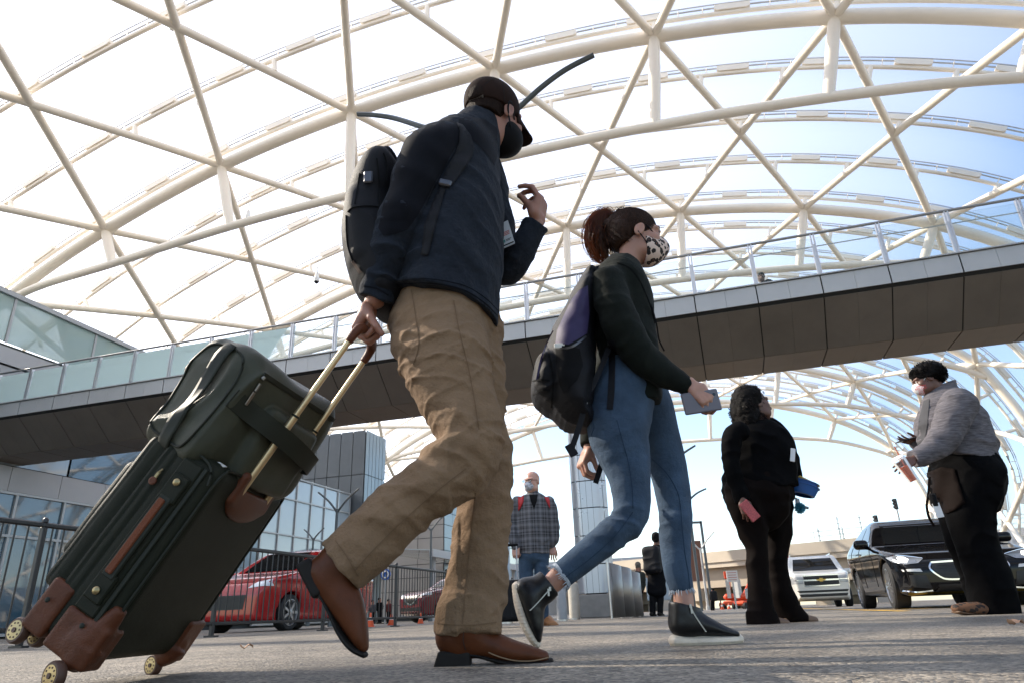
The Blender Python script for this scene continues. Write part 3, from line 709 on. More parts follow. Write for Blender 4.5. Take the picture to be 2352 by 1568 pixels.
        D[0] = D[-1] = .1; D[:, 0] = D[:, -1] = .1; D[:, :, 0] = D[:, :, -1] = .1
        return nets(D, lo, vox)
    def build(self, name, material, parent=None):
        P, Q = self.mesh(); return fast_mesh(name, P, Q, material, parent)
def pxm(x, y, Y):
    p = at(x, y, Y); return float((p - C0) @ _fw) / CAM_F         # metres per pixel there
def PX(lst, q=1.0):
    """(x, y, Y, half-width in pixels[, depth ratio]) -> stations"""
    out = []
    for e in lst:
        s = pxm(*e[:3]); r = e[3] * s; out.append((at(*e[:3]), r * (e[4] if len(e) > 4 else q), r))
    return out
def join_meshes(name, parts, mats, parent=None):
    """parts: list of (P, Q, material index)"""
    v = []; q = []; mi = []; b = 0
    for (P, Q, m) in parts:
        v.append(P); q.append(Q + b); mi.append(np.full(len(Q), m)); b += len(P)
    o = fast_mesh(name, np.concatenate(v), np.concatenate(q), mats, parent)
    a = np.concatenate(mi)
    if len(a) == len(o.data.polygons): o.data.polygons.foreach_set('material_index', a.astype(np.int32))
    return o
def bvh_of(objs):
    v = []; f = []
    for o in objs:
        b = len(v); me = o.data; v += [tuple(x.co) for x in me.vertices]; f += [tuple(b + i for i in p.vertices) for p in me.polygons]
    return BVHTree.FromPolygons(v, f)
def patch(name, poly, ray_fn, bvh, material, parent, off=.004, step=.03, thick=0.0, smooth=True, maxd=9.0):
    """outline in 2D laid onto a surface: ray_fn(a, b) -> (origin, direction); the piece sits 'off' proud of it"""
    poly = np.asarray(poly, float); n = len(poly); pts = []
    for i in range(n):
        a, b = poly[i], poly[(i + 1) % n]; k = max(1, int(np.linalg.norm(b - a) / step))
        for j in range(k): pts.append(a + (b - a) * j / k)
    ne = len(pts); lo, hi = poly.min(0), poly.max(0)
    def inside(p):
        c_ = False
        for i in range(n):
            a, b = poly[i], poly[i - 1]
            if (a[1] > p[1]) != (b[1] > p[1]) and p[0] < (b[0] - a[0]) * (p[1] - a[1]) / (b[1] - a[1]) + a[0]: c_ = not c_
        return c_
    ed = np.array(pts)
    for x in np.arange(lo[0] + step / 2, hi[0], step):
        for y in np.arange(lo[1] + step / 2, hi[1], step):
            p = np.array([x, y])
            if inside(p) and np.min(np.linalg.norm(ed - p, axis=1)) > step * .45: pts.append(p)
    vs, es, fs, *_ = delaunay_2d_cdt([Vector(p) for p in pts], [(i, (i + 1) % ne) for i in range(ne)], [], 1, 1e-6)
    P = []; last = None; bad = set()
    for i, v in enumerate(vs):
        o, d = ray_fn(v[0], v[1]); o = V(o); d = V(d).normalized(); h = bvh.ray_cast(o, d, maxd)
        if h[0] is None: bad.add(i); P.append(None); continue
        nr = h[1] if h[1].dot(d) < 0 else -h[1]
        P.append(np.array(h[0]) + np.array(nr) * off * .7 - np.array(d) * off * .3)
    fs = [tuple(f) for f in fs if not any(i in bad for i in f)]
    if not fs: return None
    used = sorted({i for f in fs for i in f}); mp = {u: k for k, u in enumerate(used)}
    o = mesh_obj(name, [P[u] for u in used], [tuple(mp[i] for i in f) for f in fs], material, None, smooth)
    if parent is not None: part(o, parent)
    if thick:
        md = o.modifiers.new('thickness', 'SOLIDIFY'); md.thickness = thick; md.offset = 1.0
    return o
def cam_ray(x, y): return C0, ray(x, y)
def ribbon(name, pts, width, material, parent, bvh=None, off=.004, thick=.003, dirs=None):
    """a strap: centre line points (world) with a width vector or scalar across the view"""
    pts = [np.asarray(p, float) for p in pts]; n = len(pts); m = MB(); top = []; bot = []
    for i, p in enumerate(pts):
        d = unit(pts[min(i + 1, n - 1)] - pts[max(i - 1, 0)]); w = width[i] if np.ndim(width) else width
        vd = unit(p - C0) if dirs is None else unit(dirs if np.ndim(dirs) == 1 else dirs[i]); s = unit(np.cross(d, vd)) * w / 2; nn = unit(np.cross(s, d)) * thick / 2
        top.append([p - s + nn, p + s + nn]); bot.append([p - s - nn, p + s - nn])
    vs = []; fs = []
    for i in range(n): vs += [top[i][0], top[i][1], bot[i][1], bot[i][0]]
    for i in range(n - 1):
        a, b = i * 4, i * 4 + 4
        for k in range(4): fs.append((a + k, a + (k + 1) % 4, b + (k + 1) % 4, b + k))
    fs += [(0, 3, 2, 1), ((n - 1) * 4, (n - 1) * 4 + 1, (n - 1) * 4 + 2, (n - 1) * 4 + 3)]
    m.add(vs, fs); return m.build(name, material, parent, True)

# ---------------------------------------------------------------- heads and hands
def basis(f, up=(0, 0, 1), tilt=0.0):
    """head axes: x to the person's right, y forward, z up"""
    y = unit(f); x = unit(np.cross(y, up)); z = np.cross(x, y)
    if tilt: x, z = x * math.cos(tilt) + z * math.sin(tilt), z * math.cos(tilt) - x * math.sin(tilt)
    return np.array([x, y, z])
def head(c, B, s=1.0, jaw=1.0, neck_to=None, vox=.0036, neck_r=.056, nose=1.0, features=True):
    """skin field of a head at c with axes B; returns (P, Q) and eye pieces"""
    F_ = Field(vox); c = np.asarray(c, float); w = lambda x, y, z: c + (B[0] * x + B[1] * y + B[2] * z) * s
    e = lambda p, r, **k: F_.ell(w(*p), np.array(r) * s, B, **k)
    e((0, -.018, .038), (.076, .099, .086)); e((0, .025, -.03), (.063 * jaw, .072, .082), k=.03)
    e((0, .066, -.098), (.028 * jaw, .022, .02), k=.03)
    for q in (-1, 1):
        e((q * .045 * jaw, .045, -.068), (.022, .038, .03), k=.03); e((q * .042, .064, -.018), (.024, .022, .02), k=.025)
    if features:
        F_.chain([(w(-.05, .072, .034), .011 * s, .011 * s), (w(-.02, .09, .032), .012 * s, .011 * s), (w(.02, .09, .032), .012 * s, .011 * s), (w(.05, .072, .034), .011 * s, .011 * s)], k=.014)
        for q in (-1, 1): e((q * .032, .103, .012), (.019, .017, .014), k=.012, sub=True)
        F_.chain([(w(0, .088, .018), .008 * s, .008 * s), (w(0, .104, -.006), .010 * s, .010 * s), (w(0, .112 + .006 * nose, -.028), .0125 * s, .0125 * s)], k=.012)
        for q in (-1, 1): e((q * .0135, .100, -.032), (.0095, .011, .009), k=.007)
        for q in (-1, 1): e((q * .032, .0775, .011), (.0165, .0155, .0125), k=.006)
        e((0, .094, -.0575), (.024, .012, .0065), k=.005); e((0, .092, -.0685), (.021, .012, .0075), k=.005); e((0, .106, -.0632), (.022, .008, .0018), k=.003, sub=True)
    for q in (-1, 1):
        er = np.array([B[0], B[1] * .93 - B[2] * .3, B[2] * .93 + B[1] * .3])
        F_.ell(w(q * .079, -.008, -.004), np.array([.009, .021, .034]) * s, er, k=.008); F_.ell(w(q * .09, -.004, -.002), np.array([.008, .011, .019]) * s, er, k=.004, sub=True)
    if neck_to is not None:
        nt_ = np.asarray(neck_to, float); F_.chain([(w(0, -.025, -.05), neck_r * .96, neck_r * .96), (w(0, -.028, -.10) * .6 + nt_ * .4, neck_r, neck_r), (nt_, neck_r * 1.12, neck_r * 1.12)], k=.025)
    return F_.mesh()
def ball(c, r, n=12):
    m = MB(); m.lathe(c, (0, 0, 1), [(-r * math.cos(a), max(r * math.sin(a), 1e-4)) for a in np.linspace(0, math.pi, n)], n * 2)
    tri = [f for f in m.f if len(f) == 4]; return np.array(m.v), np.array(tri)
def eyes(c, B, s=1.0):
    out = []
    for q in (-1, 1):
        p = np.asarray(c) + (B[0] * q * .0315 + B[1] * .0835 + B[2] * .0125) * s
        P, Q = ball(p, .0105 * s); out.append((P, Q, 1)); P, Q = ball(p + B[1] * .0068 * s, .0052 * s); out.append((P, Q, 2))
    return out
FING = [(.034, .095, (.044, .027, .022)), (.012, .102, (.049, .031, .023)), (-.010, .098, (.045, .029, .022)), (-.030, .088, (.035, .021, .019))]
def hand(wr, B, curl, thumb=((.5, .5), .3), side=1, s=1.0, spread=(.06, .0, -.06, -.14), vox=.0032, fore=None, wrist_r=.026):
    """hand field. B axes: x toward the thumb, y along the fingers, z out of the back of the hand. curl: per finger (a, b, c) radians"""
    F_ = Field(vox); wr = np.asarray(wr, float); w = lambda x, y, z: wr + (B[0] * x + B[1] * y + B[2] * z) * s
    F_.rbox(w(.001, .052, 0), np.array([.041, .046, .0135]) * s, B, rad=.0125 * s, k=.01)
    F_.ell(w(.026, .034, -.010), np.array([.021, .032, .016]) * s, B, k=.014); F_.ell(w(-.024, .035, -.008), np.array([.016, .034, .014]) * s, B, k=.012)
    F_.chain([(w(0, -.03 if fore is None else -.03, 0), wrist_r * s, wrist_r * .78 * s), (w(0, .02, 0), .030 * s, .0165 * s)], k=.014, side=B[0])
    for i, (bx, by, ln) in enumerate(FING):
        p = np.array([bx, by - .012, .002]); a = 0.0; dx = math.sin(spread[i]); st = []; r0 = (.0098, .0101, .0095, .0083)[i]
        rs = [r0, r0 * .97, r0 * .88, r0 * .74]
        st.append((w(*(p - np.array([0, .022, .001]))), r0 * s, r0 * .9 * s)); st.append((w(*p), rs[0] * s, rs[0] * s))
        for j, l in enumerate(ln):
            a += curl[i][j]; p = p + np.array([dx * l, math.cos(a) * l, -math.sin(a) * l])
            st.append((w(*p), rs[j + 1] * s, rs[j + 1] * s))
        for j in range(1, len(st) - 1): F_.chain([st[j], st[j + 1]], k=.002, sub=1)
        F_.chain([st[0], st[1]], k=.008, sub=1)
    (ta, tb), down = thumb
    p = np.array([.03, .022, -.006]); d1 = np.array([math.sin(ta), math.cos(ta), -down]); d1 /= np.linalg.norm(d1); p1 = p + d1 * .046
    d2 = np.array([math.sin(ta - tb), math.cos(ta - tb), -down * 1.3]); d2 /= np.linalg.norm(d2); p2 = p1 + d2 * .034
    d3 = np.array([math.sin(ta - 1.7 * tb), math.cos(ta - 1.7 * tb), -down * 1.6]); d3 /= np.linalg.norm(d3); p3 = p2 + d3 * .026
    F_.chain([(w(*p), .015 * s, .014 * s), (w(*p1), .0125 * s, .012 * s)], k=.012, sub=1)
    F_.chain([(w(*p1), .0118 * s, .0115 * s), (w(*p2), .0108 * s, .0104 * s)], k=.004, sub=1); F_.chain([(w(*p2), .0108 * s, .0104 * s), (w(*p3), .0085 * s, .008 * s)], k=.003, sub=1)
    return F_.mesh()
# ================================================================ the two green bags
M_CANV = mat('green_canvas_shaded', (0.016, 0.0176, 0.0112), .48, var=.15, vscale=12, weave=.5, wscale=1500, spec=.12, bump=.12, bscale=40)  # suitcase cloth darkened in colour to imitate faces turned from the light
M_DUFF = mat('duffel_canvas_lit', (0.042, 0.044, 0.028), .42, var=.15, vscale=12, weave=.5, wscale=1500, spec=.3, bump=.15, bscale=40)  # the same green cloth, paler in colour to imitate a lit face
M_PIPE = mat('green_piping', (0.018, 0.020, 0.014), .5, spec=.2)
M_LEATH = mat('brown_leather', (0.098, 0.031, 0.014), .45, spec=.22, var=.2, vscale=25, bump=.25, bscale=220)
M_BRASS = mat('brass', (0.30, 0.235, 0.125), .4, metal=1.0, var=.1, vscale=30)
M_ROD = mat('beige_gold_rod', (0.60, 0.46, 0.27), .36, metal=.8)
M_TYRE = mat('brown_rubber', (0.075, 0.035, 0.022), .6)
LO_ = np.array([-0.937, 1.673, 0.128]); La = np.array([.5335, -.0164, .8456]); Lw = np.array([.0308, .9995, 0]); Lt = np.array([-.8452, .0260, .5337])
LW, LL, LT = .44, .40, .185
def LG(l, j, k): return LO_ + La * l + Lw * j + Lt * k
LB = np.array([La, Lw, Lt])
case = empty('suitcase', 'upright dark green rolling suitcase with brown leather corners, towed by the man', 'suitcase', loc=gnd(200, 1560))
F_ = Field(.0045)
F_.rbox(LG(.157, LW / 2, LT / 2), (.258, LW / 2, LT / 2), LB, rad=.035)
F_.rbox(LG(.19, LW / 2, LT + .012), (.212, LW / 2 - .008, .036), LB, rad=.03, k=.004)
F_.rbox(LG(.175, LW / 2, LT + .055), (.135, LW / 2 - .05, .028), LB, rad=.024, k=.006)
def _groove(P):
    k = (P - LO_) @ Lt; d = np.zeros(len(P))
    for kk, wdt, dp in ((.128, .0035, .005), (.152, .003, .004), (.172, .003, .004), (.21, .003, .004)): d -= dp * np.exp(-((k - kk) / wdt) ** 2)
    d += .0035 * (vnoise(P * 9) - .5) + .0015 * np.exp(-((k - .162) / .004) ** 2)
    return d
F_.disp(_groove, .02)
F_.build('shell', M_CANV, case)
# piping along the near back edge and round the top
pp = [LG(-.09, .012, .006), LG(.1, .008, .004), LG(.3, .008, .004), LG(.375, .012, .006), LG(.405, .03, .008), LG(.413, .07, .008), LG(.413, LW - .07, .008), LG(.4, LW - .02, .008), LG(.36, LW - .008, .006), LG(-.09, LW - .008, .006)]
one('tube', 'piping', M_PIPE, case, catmull(pp, 5), .0042, 8, smooth=True)
pp = [LG(.36, -.001, .012), LG(.395, -.001, .03), LG(.408, .0, .07), LG(.40, -.001, .115)]
one('tube', 'piping', M_PIPE, case, catmull(pp, 6), .0036, 8, smooth=True)
# side grip: a padded rail with a stitched leather handle and two rivets
m = MB(); m.box(LG(.19, -.003, .075), (.40, .012, .062), LB, .005); m.build('side_rail', M_CANV, case)
m = MB(); m.box(LG(.19, -.0045, .038), (.40, .006, .012), LB, .002); m.build('side_seam', M_PIPE, case)
for l in (.055, .315): one('box', 'handle_anchor', M_CANV, case, LG(l, -.012, .075), (.07, .012, .05), LB, .004)
hd = one('box', 'side_handle', M_PIPE, case, LG(.185, -.016, .075), (.215, .008, .034), LB, .003)
m = MB(); m.box(LG(.185, -.021, .078), (.195, .008, .019), LB, .003); m.build('leather_grip', mat('stitched_leather', (0.17, .05, .022), .5, spec=.2, var=.45, vscale=420, bump=.6, bscale=500), hd)
for l in (.045, .33): one('lathe', 'rivet', M_BRASS, case, LG(l, -.018, .075), -Lw, [(0, .009), (.003, .009), (.005, .006), (.006, .001)], 16, smooth=True)
# zip pull
m = MB(); m.tube([LG(.335, -.004, .135), LG(.325, -.012, .135)], .003, 6); m.box(LG(.318, -.010, .135), (.02, .004, .009), LB, .002); m.build('zip_slider', M_BRASS, case)
one('lathe', 'zip_pull', M_LEATH, case, LG(.302, -.010, .135), -Lw, [(-.002, .010), (.002, .010), (.003, .007)], 16)
m = MB(); m.box(LG(.415, .035, .035), (.002, .018, .024), (La, unit(Lw + La * .2), Lt)); m.build('care_tag', mat('white_tag', (.75, .73, .68), .7), case)
# leather corner guards, wheel housings and wheels
def corner(name, pts, box=None, rad=.02):
    F_ = Field(.0045)
    for (c, h) in box: F_.rbox(c, h, LB, rad=.009, k=.006)
    for st in pts: F_.chain(st, k=.009, side=tuple(Lw), cap=(.3, .5))
    return F_.build(name, M_LEATH, case)
def wheel(c, r, axis, wd=.011):
    c = np.asarray(c, float); t = one('lathe', 'wheel', M_TYRE, case, c, axis, [(-wd, r * .72), (-wd, r * .9), (-wd * .6, r), (wd * .6, r), (wd, r * .9), (wd, r * .72)], 24, smooth=True)
    one('lathe', 'hub', M_BRASS, t, c, axis, [(-wd * 1.12, r * .2), (-wd * 1.05, r * .74), (wd * 1.05, r * .74), (wd * 1.12, r * .2)], 24)
    s, u = frame(unit(axis)); mm = MB()
    for k in range(10): a = k * math.pi / 5; q = c + (s * math.cos(a) + u * math.sin(a)) * r * .55; mm.lathe(q, axis, [(-wd * 1.14, r * .075), (wd * 1.14, r * .075)], 8)
    mm.lathe(c, axis, [(-wd * 1.3, r * .2), (wd * 1.3, r * .2)], 12); o = mm.build('hub_holes', M_TYRE, t); o['kind'] = 'stuff'
    return t
w1 = at(126, 1545, 1.665); w1[2] = .031; w2 = at(43, 1447, 1.70); w3 = at(352, 1534, 2.06); w3[2] = .027
corner('corner_guard', [[(LG(-.06, .03, .05), .04, .05), (w1 + np.array([.045, .03, .055]), .032, .04), (w1 + np.array([.018, .03, .020]), .026, .022)], [(LG(.035, .012, .012), .016, .016), (LG(-.03, .02, .03), .03, .035), (LG(-.085, .03, .06), .036, .05)]], [(LG(-.06, .03, .055), (.05, .036, .062))])
corner('corner_guard', [[(LG(-.06, .03, .15), .034, .034), (w2 + np.array([.05, .02, .012]), .026, .026), (w2 + np.array([.014, .025, .006]), .02, .018)]], [(LG(-.045, .03, .16), (.062, .034, .032))])
corner('corner_guard', [[(LG(-.07, LW - .035, .045), .04, .045), (w3 + np.array([.05, -.0, .04]), .034, .034), (w3 + np.array([.02, .0, .012]), .024, .02)]], [(LG(-.05, LW - .035, .05), (.06, .045, .06))])
ax1 = unit(np.array([-.45, -.9, 0.05]))
wheel(w1, .031, ax1); wheel(w2, .029, unit(np.array([-.3, -.95, .15]))); wheel(w3, .027, ax1); wheel(w2 + np.array([.03, .03, -.012]), .026, unit(np.array([-.3, -.95, .15])))
for l, k in ((-.03, .055), (-.03, .165)): one('lathe', 'rivet', M_PIPE, case, LG(l, -.011, k), -Lw, [(0, .006), (.002, .006), (.003, .003)], 12)
# telescopic handle: socket, two rods, grip
F_ = Field(.0045); F_.rbox(LG(.385, LW / 2, .002), (.045, .115, .014), LB, rad=.012); F_.ell(LG(.345, LW / 2, -.002), (.045, .11, .018), LB, k=.012)
F_.rbox(LG(.42, LW / 2, -.002), (.035, .085, .016), LB, rad=.01, k=.008, sub=True); F_.build('handle_socket', M_LEATH, case)
RJ = (LW * .31, LW * .69)
for j in RJ:
    one('tube', 'handle_rod', M_ROD, case, [LG(.37, j, -.004), LG(.62, j, -.006)], .0105, 12, smooth=True)
    one('tube', 'handle_rod', M_ROD, case, [LG(.60, j, -.006), LG(.885, j, -.008)], .0085, 12, smooth=True)
    one('tube', 'rod_collar', M_PIPE, case, [LG(.612, j, -.006), LG(.618, j, -.006)], .0118, 12)
gp = [LG(.872, RJ[0], -.008), LG(.90, RJ[0] + .002, -.008), LG(.922, RJ[0] + .02, -.008), LG(.928, LW / 2, -.008), LG(.922, RJ[1] - .02, -.008), LG(.90, RJ[1] - .002, -.008), LG(.872, RJ[1], -.008)]
F_ = Field(.004); F_.chain([(p, r, r * 1.0) for p, r in zip(gp, (.0125, .0135, .0155, .0165, .0155, .0135, .0125))], k=.004, side=tuple(Lt)); F_.build('handle_grip', M_LEATH, case)

DO = np.array([-.8088, 1.6638, .4973]); Da = np.array([.5022, -.0576, .8628]); Dw = np.array([.2988, .9479, -.1106]); Dt = np.array([-.8115, .3134, .4932]); DA, DW, DT = .311, .411, .193
DB = np.array([Da, Dw, Dt])
def DG(l, j, k): return DO + Da * l + Dw * j + Dt * k
bag = empty('duffel_bag', 'soft dark green duffel bag strapped on top of the rolling suitcase', 'duffel bag', loc=DG(0, .2, .1))
F_ = Field(.0045); F_.rbox(DG(DA / 2, DW / 2, DT / 2 + .004), (DA / 2 + .01, DW / 2 + .01, DT / 2 + .014), DB, rad=.055)
F_.rbox(DG(.11, DW / 2 + .02, -.012), (.105, DW / 2 - .09, .026), DB, rad=.022, k=.01)
def _sag(P):
    q = P - DO; l, j, k = q @ Da, q @ Dw, q @ Dt
    d = .020 * (folds(P, Da * .6 + Dw * .5, 9, 4, 3.0)) + .026 * np.exp(-((j + .0) / .07) ** 2) * folds(P, Dt * .8 + Da * .3, 13, 4, 6.0) + .006 * (vnoise(P * 14 + 5) - .5)
    d -= .012 * np.exp(-((j - .2) / .13) ** 2) * np.exp(-((l - DA) / .05) ** 2)
    return d
F_.disp(_sag, .03); body = F_.build('body', M_DUFF, bag); db = bvh_of([body])
def dface(f):      # ray onto the near end face, coordinates (l, k)
    return lambda a, b: (DG(a, -.3, b), Dw)
def bface(a, b): return (DG(a, b, -.3), Dt)
patch('end_strap', [(-.005, .075), (.30, .075), (.30, .115), (-.005, .115)], dface(0), db, M_PIPE, bag, .006, .02, .003)
pts = []
for (l, k) in catmull([(.03, .03), (.02, .1), (.035, .165), (.15, .185), (.27, .165), (.295, .1), (.275, .03), (.15, .012)], 8, closed=True):
    h = db.ray_cast(V(DG(l, -.3, k)), V(Dw)); pts.append(np.array(h[0]) - Dw * .002 if h[0] else DG(l, .005, k))
m = MB(); m.tube(pts, .0036, 6, closed=True); m.build('piping', M_PIPE, bag, True)
# trolley strap on the face towards the rods, wrapping round both rods
pts = [DG(.185, -.005, -.004), DG(.175, .06, -.024), DG(.165, .12, -.060), DG(.15, .21, -.088), DG(.132, .30, -.088), DG(.125, .345, -.06), DG(.12, .37, -.02)]
ribbon('trolley_strap', catmull(pts, 6), .052, M_PIPE, bag, thick=.004, dirs=Dt)
zp = [DG(.275, .03 + .36 * f, -.008 - .004 * math.sin(f * 9)) for f in np.linspace(0, 1, 24)]
zq = []
for p in zp:
    h = db.ray_cast(V(p - Dt * .2), V(Dt)); zq.append(np.array(h[0]) - Dt * .003 if h[0] else p)
ribbon('zip', zq, .012, M_PIPE, bag, thick=.004, dirs=Dt)
h = db.ray_cast(V(DG(.25, .035, -.3)), V(Dt)); zz = np.array(h[0]) - Dt * .006 if h[0] else DG(.25, .035, -.01)
m = MB(); m.tube([zz, zz - Da * .022], .0045, 8); m.box(zz - Da * .045, (.04, .011, .004), DB, .002); m.tube([zz + Da * .012 - Dw * .003, zz + Da * .02], .005, 8); m.build('zip_pull', mat('gunmetal', (.25, .24, .22), .35, metal=.9), bag)
# ================================================================ the man with the rolling suitcase
M_SKIN = mat('skin_light', (0.31, 0.145, 0.098), .5, var=.08, vscale=30, sub=.35, bump=.06, bscale=300)
M_SKIN2 = mat('skin_fair', (0.40, 0.21, 0.15), .5, var=.06, vscale=30, sub=.3, bump=.05, bscale=300)
M_SKIND = mat('skin_brown', (0.115, 0.050, 0.032), .45, var=.1, vscale=30, sub=.15, bump=.06, bscale=300)
M_EYEW = mat('eye_white', (.7, .68, .66), .25); M_IRIS = mat('eye_dark', (.02, .014, .01), .15)
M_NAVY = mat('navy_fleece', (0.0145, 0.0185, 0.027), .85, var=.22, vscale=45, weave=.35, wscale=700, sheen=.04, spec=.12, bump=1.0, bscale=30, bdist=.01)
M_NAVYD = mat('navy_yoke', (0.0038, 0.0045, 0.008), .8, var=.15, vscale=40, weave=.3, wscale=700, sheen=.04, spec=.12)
M_KHAKI = mat('khaki_twill', (0.205, 0.132, 0.079), .85, var=.12, vscale=14, weave=.4, wscale=1200, sheen=.04, spec=.12, bump=1.0, bscale=26, bdist=.012)
M_BOOT = mat('brown_boot', (0.088, 0.026, 0.0092), .5, spec=.2, var=.35, vscale=11, rvar=.12, bump=.12, bscale=90)
M_SOLE = mat('boot_sole', (0.012, 0.010, 0.009), .65, spec=.2, var=.2, vscale=30)
M_BLACK = mat('black_cloth', (0.005, 0.005, 0.006), .8, sheen=.04, spec=.12, weave=.3)
M_BPK = mat('black_nylon', (0.0075, 0.0075, 0.010), .6, spec=.2, var=.2, vscale=20, weave=.4, wscale=1400, bump=.1, bscale=30)
M_CAP = mat('brown_cap', (0.020, 0.0095, 0.0065), .8, spec=.12, var=.15, vscale=50, weave=.4, wscale=1000)
M_HAIRB = mat('brown_hair', (0.015, 0.0075, 0.0048), .6, spec=.08, var=.4, vscale=160, aniso=(1, 1, .2), bump=.5, bscale=400)
man = empty('person', 'man in dark cap, navy pullover and khakis striding with rolling bags', 'person', loc=gnd(1000, 1533))
# --- trousers: one field, two legs
F_ = Field(.0055)
rl = PX([(1012, 690, 1.94, 88, 1.0), (1008, 740, 1.90, 106, .85), (1026, 830, 1.82, 98, .9), (1054, 925, 1.79, 83, .9), (1080, 1000, 1.77, 76, .92), (1064, 1052, 1.76, 72, .92), (1005, 1105, 1.755, 70, .95), (925, 1172, 1.75, 66, 1), (850, 1243, 1.745, 64, 1), (790, 1300, 1.745, 62, 1)])
ll = PX([(1045, 700, 2.0, 84, .95), (1068, 780, 2.03, 82, .9), (1086, 900, 2.03, 70, .95), (1104, 1010, 2.02, 63, .95), (1112, 1090, 2.01, 62, .95), (1108, 1200, 2.0, 60, .98), (1096, 1310, 1.985, 64, 1), (1080, 1400, 1.97, 68, 1), (1072, 1462, 1.965, 71, 1.0)])
F_.chain(rl, k=.02, sub=6); F_.chain(ll, k=.03, sub=6); F_.chain(PX([(1026, 690, 1.95, 96, 1.15), (1032, 740, 1.95, 100, 1.1), (1045, 800, 1.95, 80, 1.0)]), k=.03)
c1 = at(793, 1296, 1.745); F_.cut(c1, at(793, 1296, 1.745) - at(865, 1230, 1.745), .14)
c2 = at(1072, 1443, 1.965); F_.cut(c2, (0.03, -.03, -1), .16)
ld = unit(at(850, 1243, 1.745) - at(1005, 1105, 1.755)); kn = at(1040, 1075, 1.70); kb = at(1040, 1020, 1.72)
def _pf(P):
    d = .009 * folds(P, (0, 0, 1), 9, 4.5, 1.0) + .005 * folds(P, (.2, 0, 1), 22, 8, 31.0)
    sh = lambda f: (np.maximum(f, 0) / .6) ** 2
    d += .0075 * sh(folds(P, (.35, .1, 1), 17, 5, 41.0)) + .005 * sh(folds(P, (-.5, .1, .8), 26, 6, 47.0))
    g = np.exp(-np.sum((P - kb) ** 2, 1) / .010); d += .026 * g * folds(P, ld * .7 + np.array([0, 0, -.5]), 26, 5, 4.0)
    w2 = np.clip((1.02 - P[:, 2]) * 2, 0, 1) * (P[:, 1] > 1.89); d += .017 * w2 * folds(P, (0.15, 0, 1), 13, 5, 7.0) * np.clip((.62 - P[:, 2]) * 4, .25, 1)
    w1 = (P[:, 0] < at(1040, 1075, 1.75)[0]) & (P[:, 2] < .55); d += np.where(w1, .010 * folds(P, ld, 14, 6, 2.0), 0)
    hp = np.exp(-np.sum((P - at(960, 790, 1.80)) ** 2, 1) / .02); d += .014 * hp * folds(P, (.5, 0, 1), 20, 5, 9.0)
    return d
F_.disp(_pf); trousers = F_.build('trousers', M_KHAKI, man); tb = bvh_of([trousers])
M_SEAM = mat('khaki_seam', (0.15, 0.095, 0.057), .9, spec=.1)
def seam(pts, w=.0028, mm=None, bv=None, name='seam', n=10, off=.0012, parent=None):
    P = []
    for (x, y) in catmull(np.array(pts, float), n):
        h = (bv or tb).ray_cast(V(C0), V(ray(x, y)))
        if h[0] is not None: P.append(np.array(h[0]) - unit(ray(x, y)) * off)
    if len(P) > 2: ribbon(name, P, w, mm or M_SEAM, parent or man, thick=.002)
seam([(1042, 690), (1055, 760), (1075, 840), (1090, 920), (1100, 985)], .0024)
seam([(945, 668), (955, 730), (962, 790), (950, 835)], .0024)
seam([(1070, 1075), (1000, 1130), (920, 1200), (850, 1270), (815, 1310)], .0024)
seam([(1092, 1130), (1082, 1220), (1072, 1320), (1062, 1432)], .0024)
seam([(1005, 1430), (1040, 1434), (1090, 1434), (1140, 1428)], .0024); seam([(770, 1240), (795, 1275), (822, 1322)], .0024)
# --- pullover
F_ = Field(.0055)
F_.chain(PX([(1018, 755, 1.95, 122, 1.25), (1022, 690, 1.95, 122, 1.25), (1030, 600, 1.94, 120, 1.22), (1040, 510, 1.94, 115, 1.2), (1045, 430, 1.94, 104, 1.3), (1058, 370, 1.95, 88, 1.45), (1085, 318, 1.96, 60, 1.1)]), k=.02, sub=5)
sR = [(1018, 348, 1.80, 66, 1), (985, 362, 1.77, 62, 1), (955, 412, 1.755, 52, 1), (928, 475, 1.755, 46, 1), (908, 535, 1.775, 44, 1), (890, 600, 1.80, 42, 1), (872, 650, 1.825, 38, 1), (862, 692, 1.84, 36, 1)]
FS = Field(.005); FS.chain(PX(sR), k=.010, sub=5)
sL = [(1085, 365, 2.10, 58, 1), (1118, 440, 2.15, 48, 1), (1140, 530, 2.17, 42, 1), (1158, 615, 2.15, 38, 1), (1172, 612, 2.12, 36, 1), (1195, 575, 2.08, 33, 1), (1222, 530, 2.05, 28, 1), (1232, 512, 2.045, 28, 1)]
F_.chain(PX(sL), k=.022, sub=5)
F_.chain(PX([(1082, 345, 1.955, 62, 1.0), (1098, 305, 1.965, 48, 1.05), (1100, 255, 1.97, 47, 1.05)]), k=.02, sub=4)
F_.cut(at(1098, 281, 1.965), (.24, 0, .97), .16)
hm = at(1000, 668, 1.76); F_.cut(at(1020, 716, 1.95), np.array([-.30, .0, -1.0]), .36)
FS.cut(at(864, 684, 1.838), at(862, 690, 1.84) - at(874, 650, 1.825), .09); F_.cut(at(1230, 517, 2.046), at(1232, 512, 2.045) - at(1210, 550, 2.06), .09)
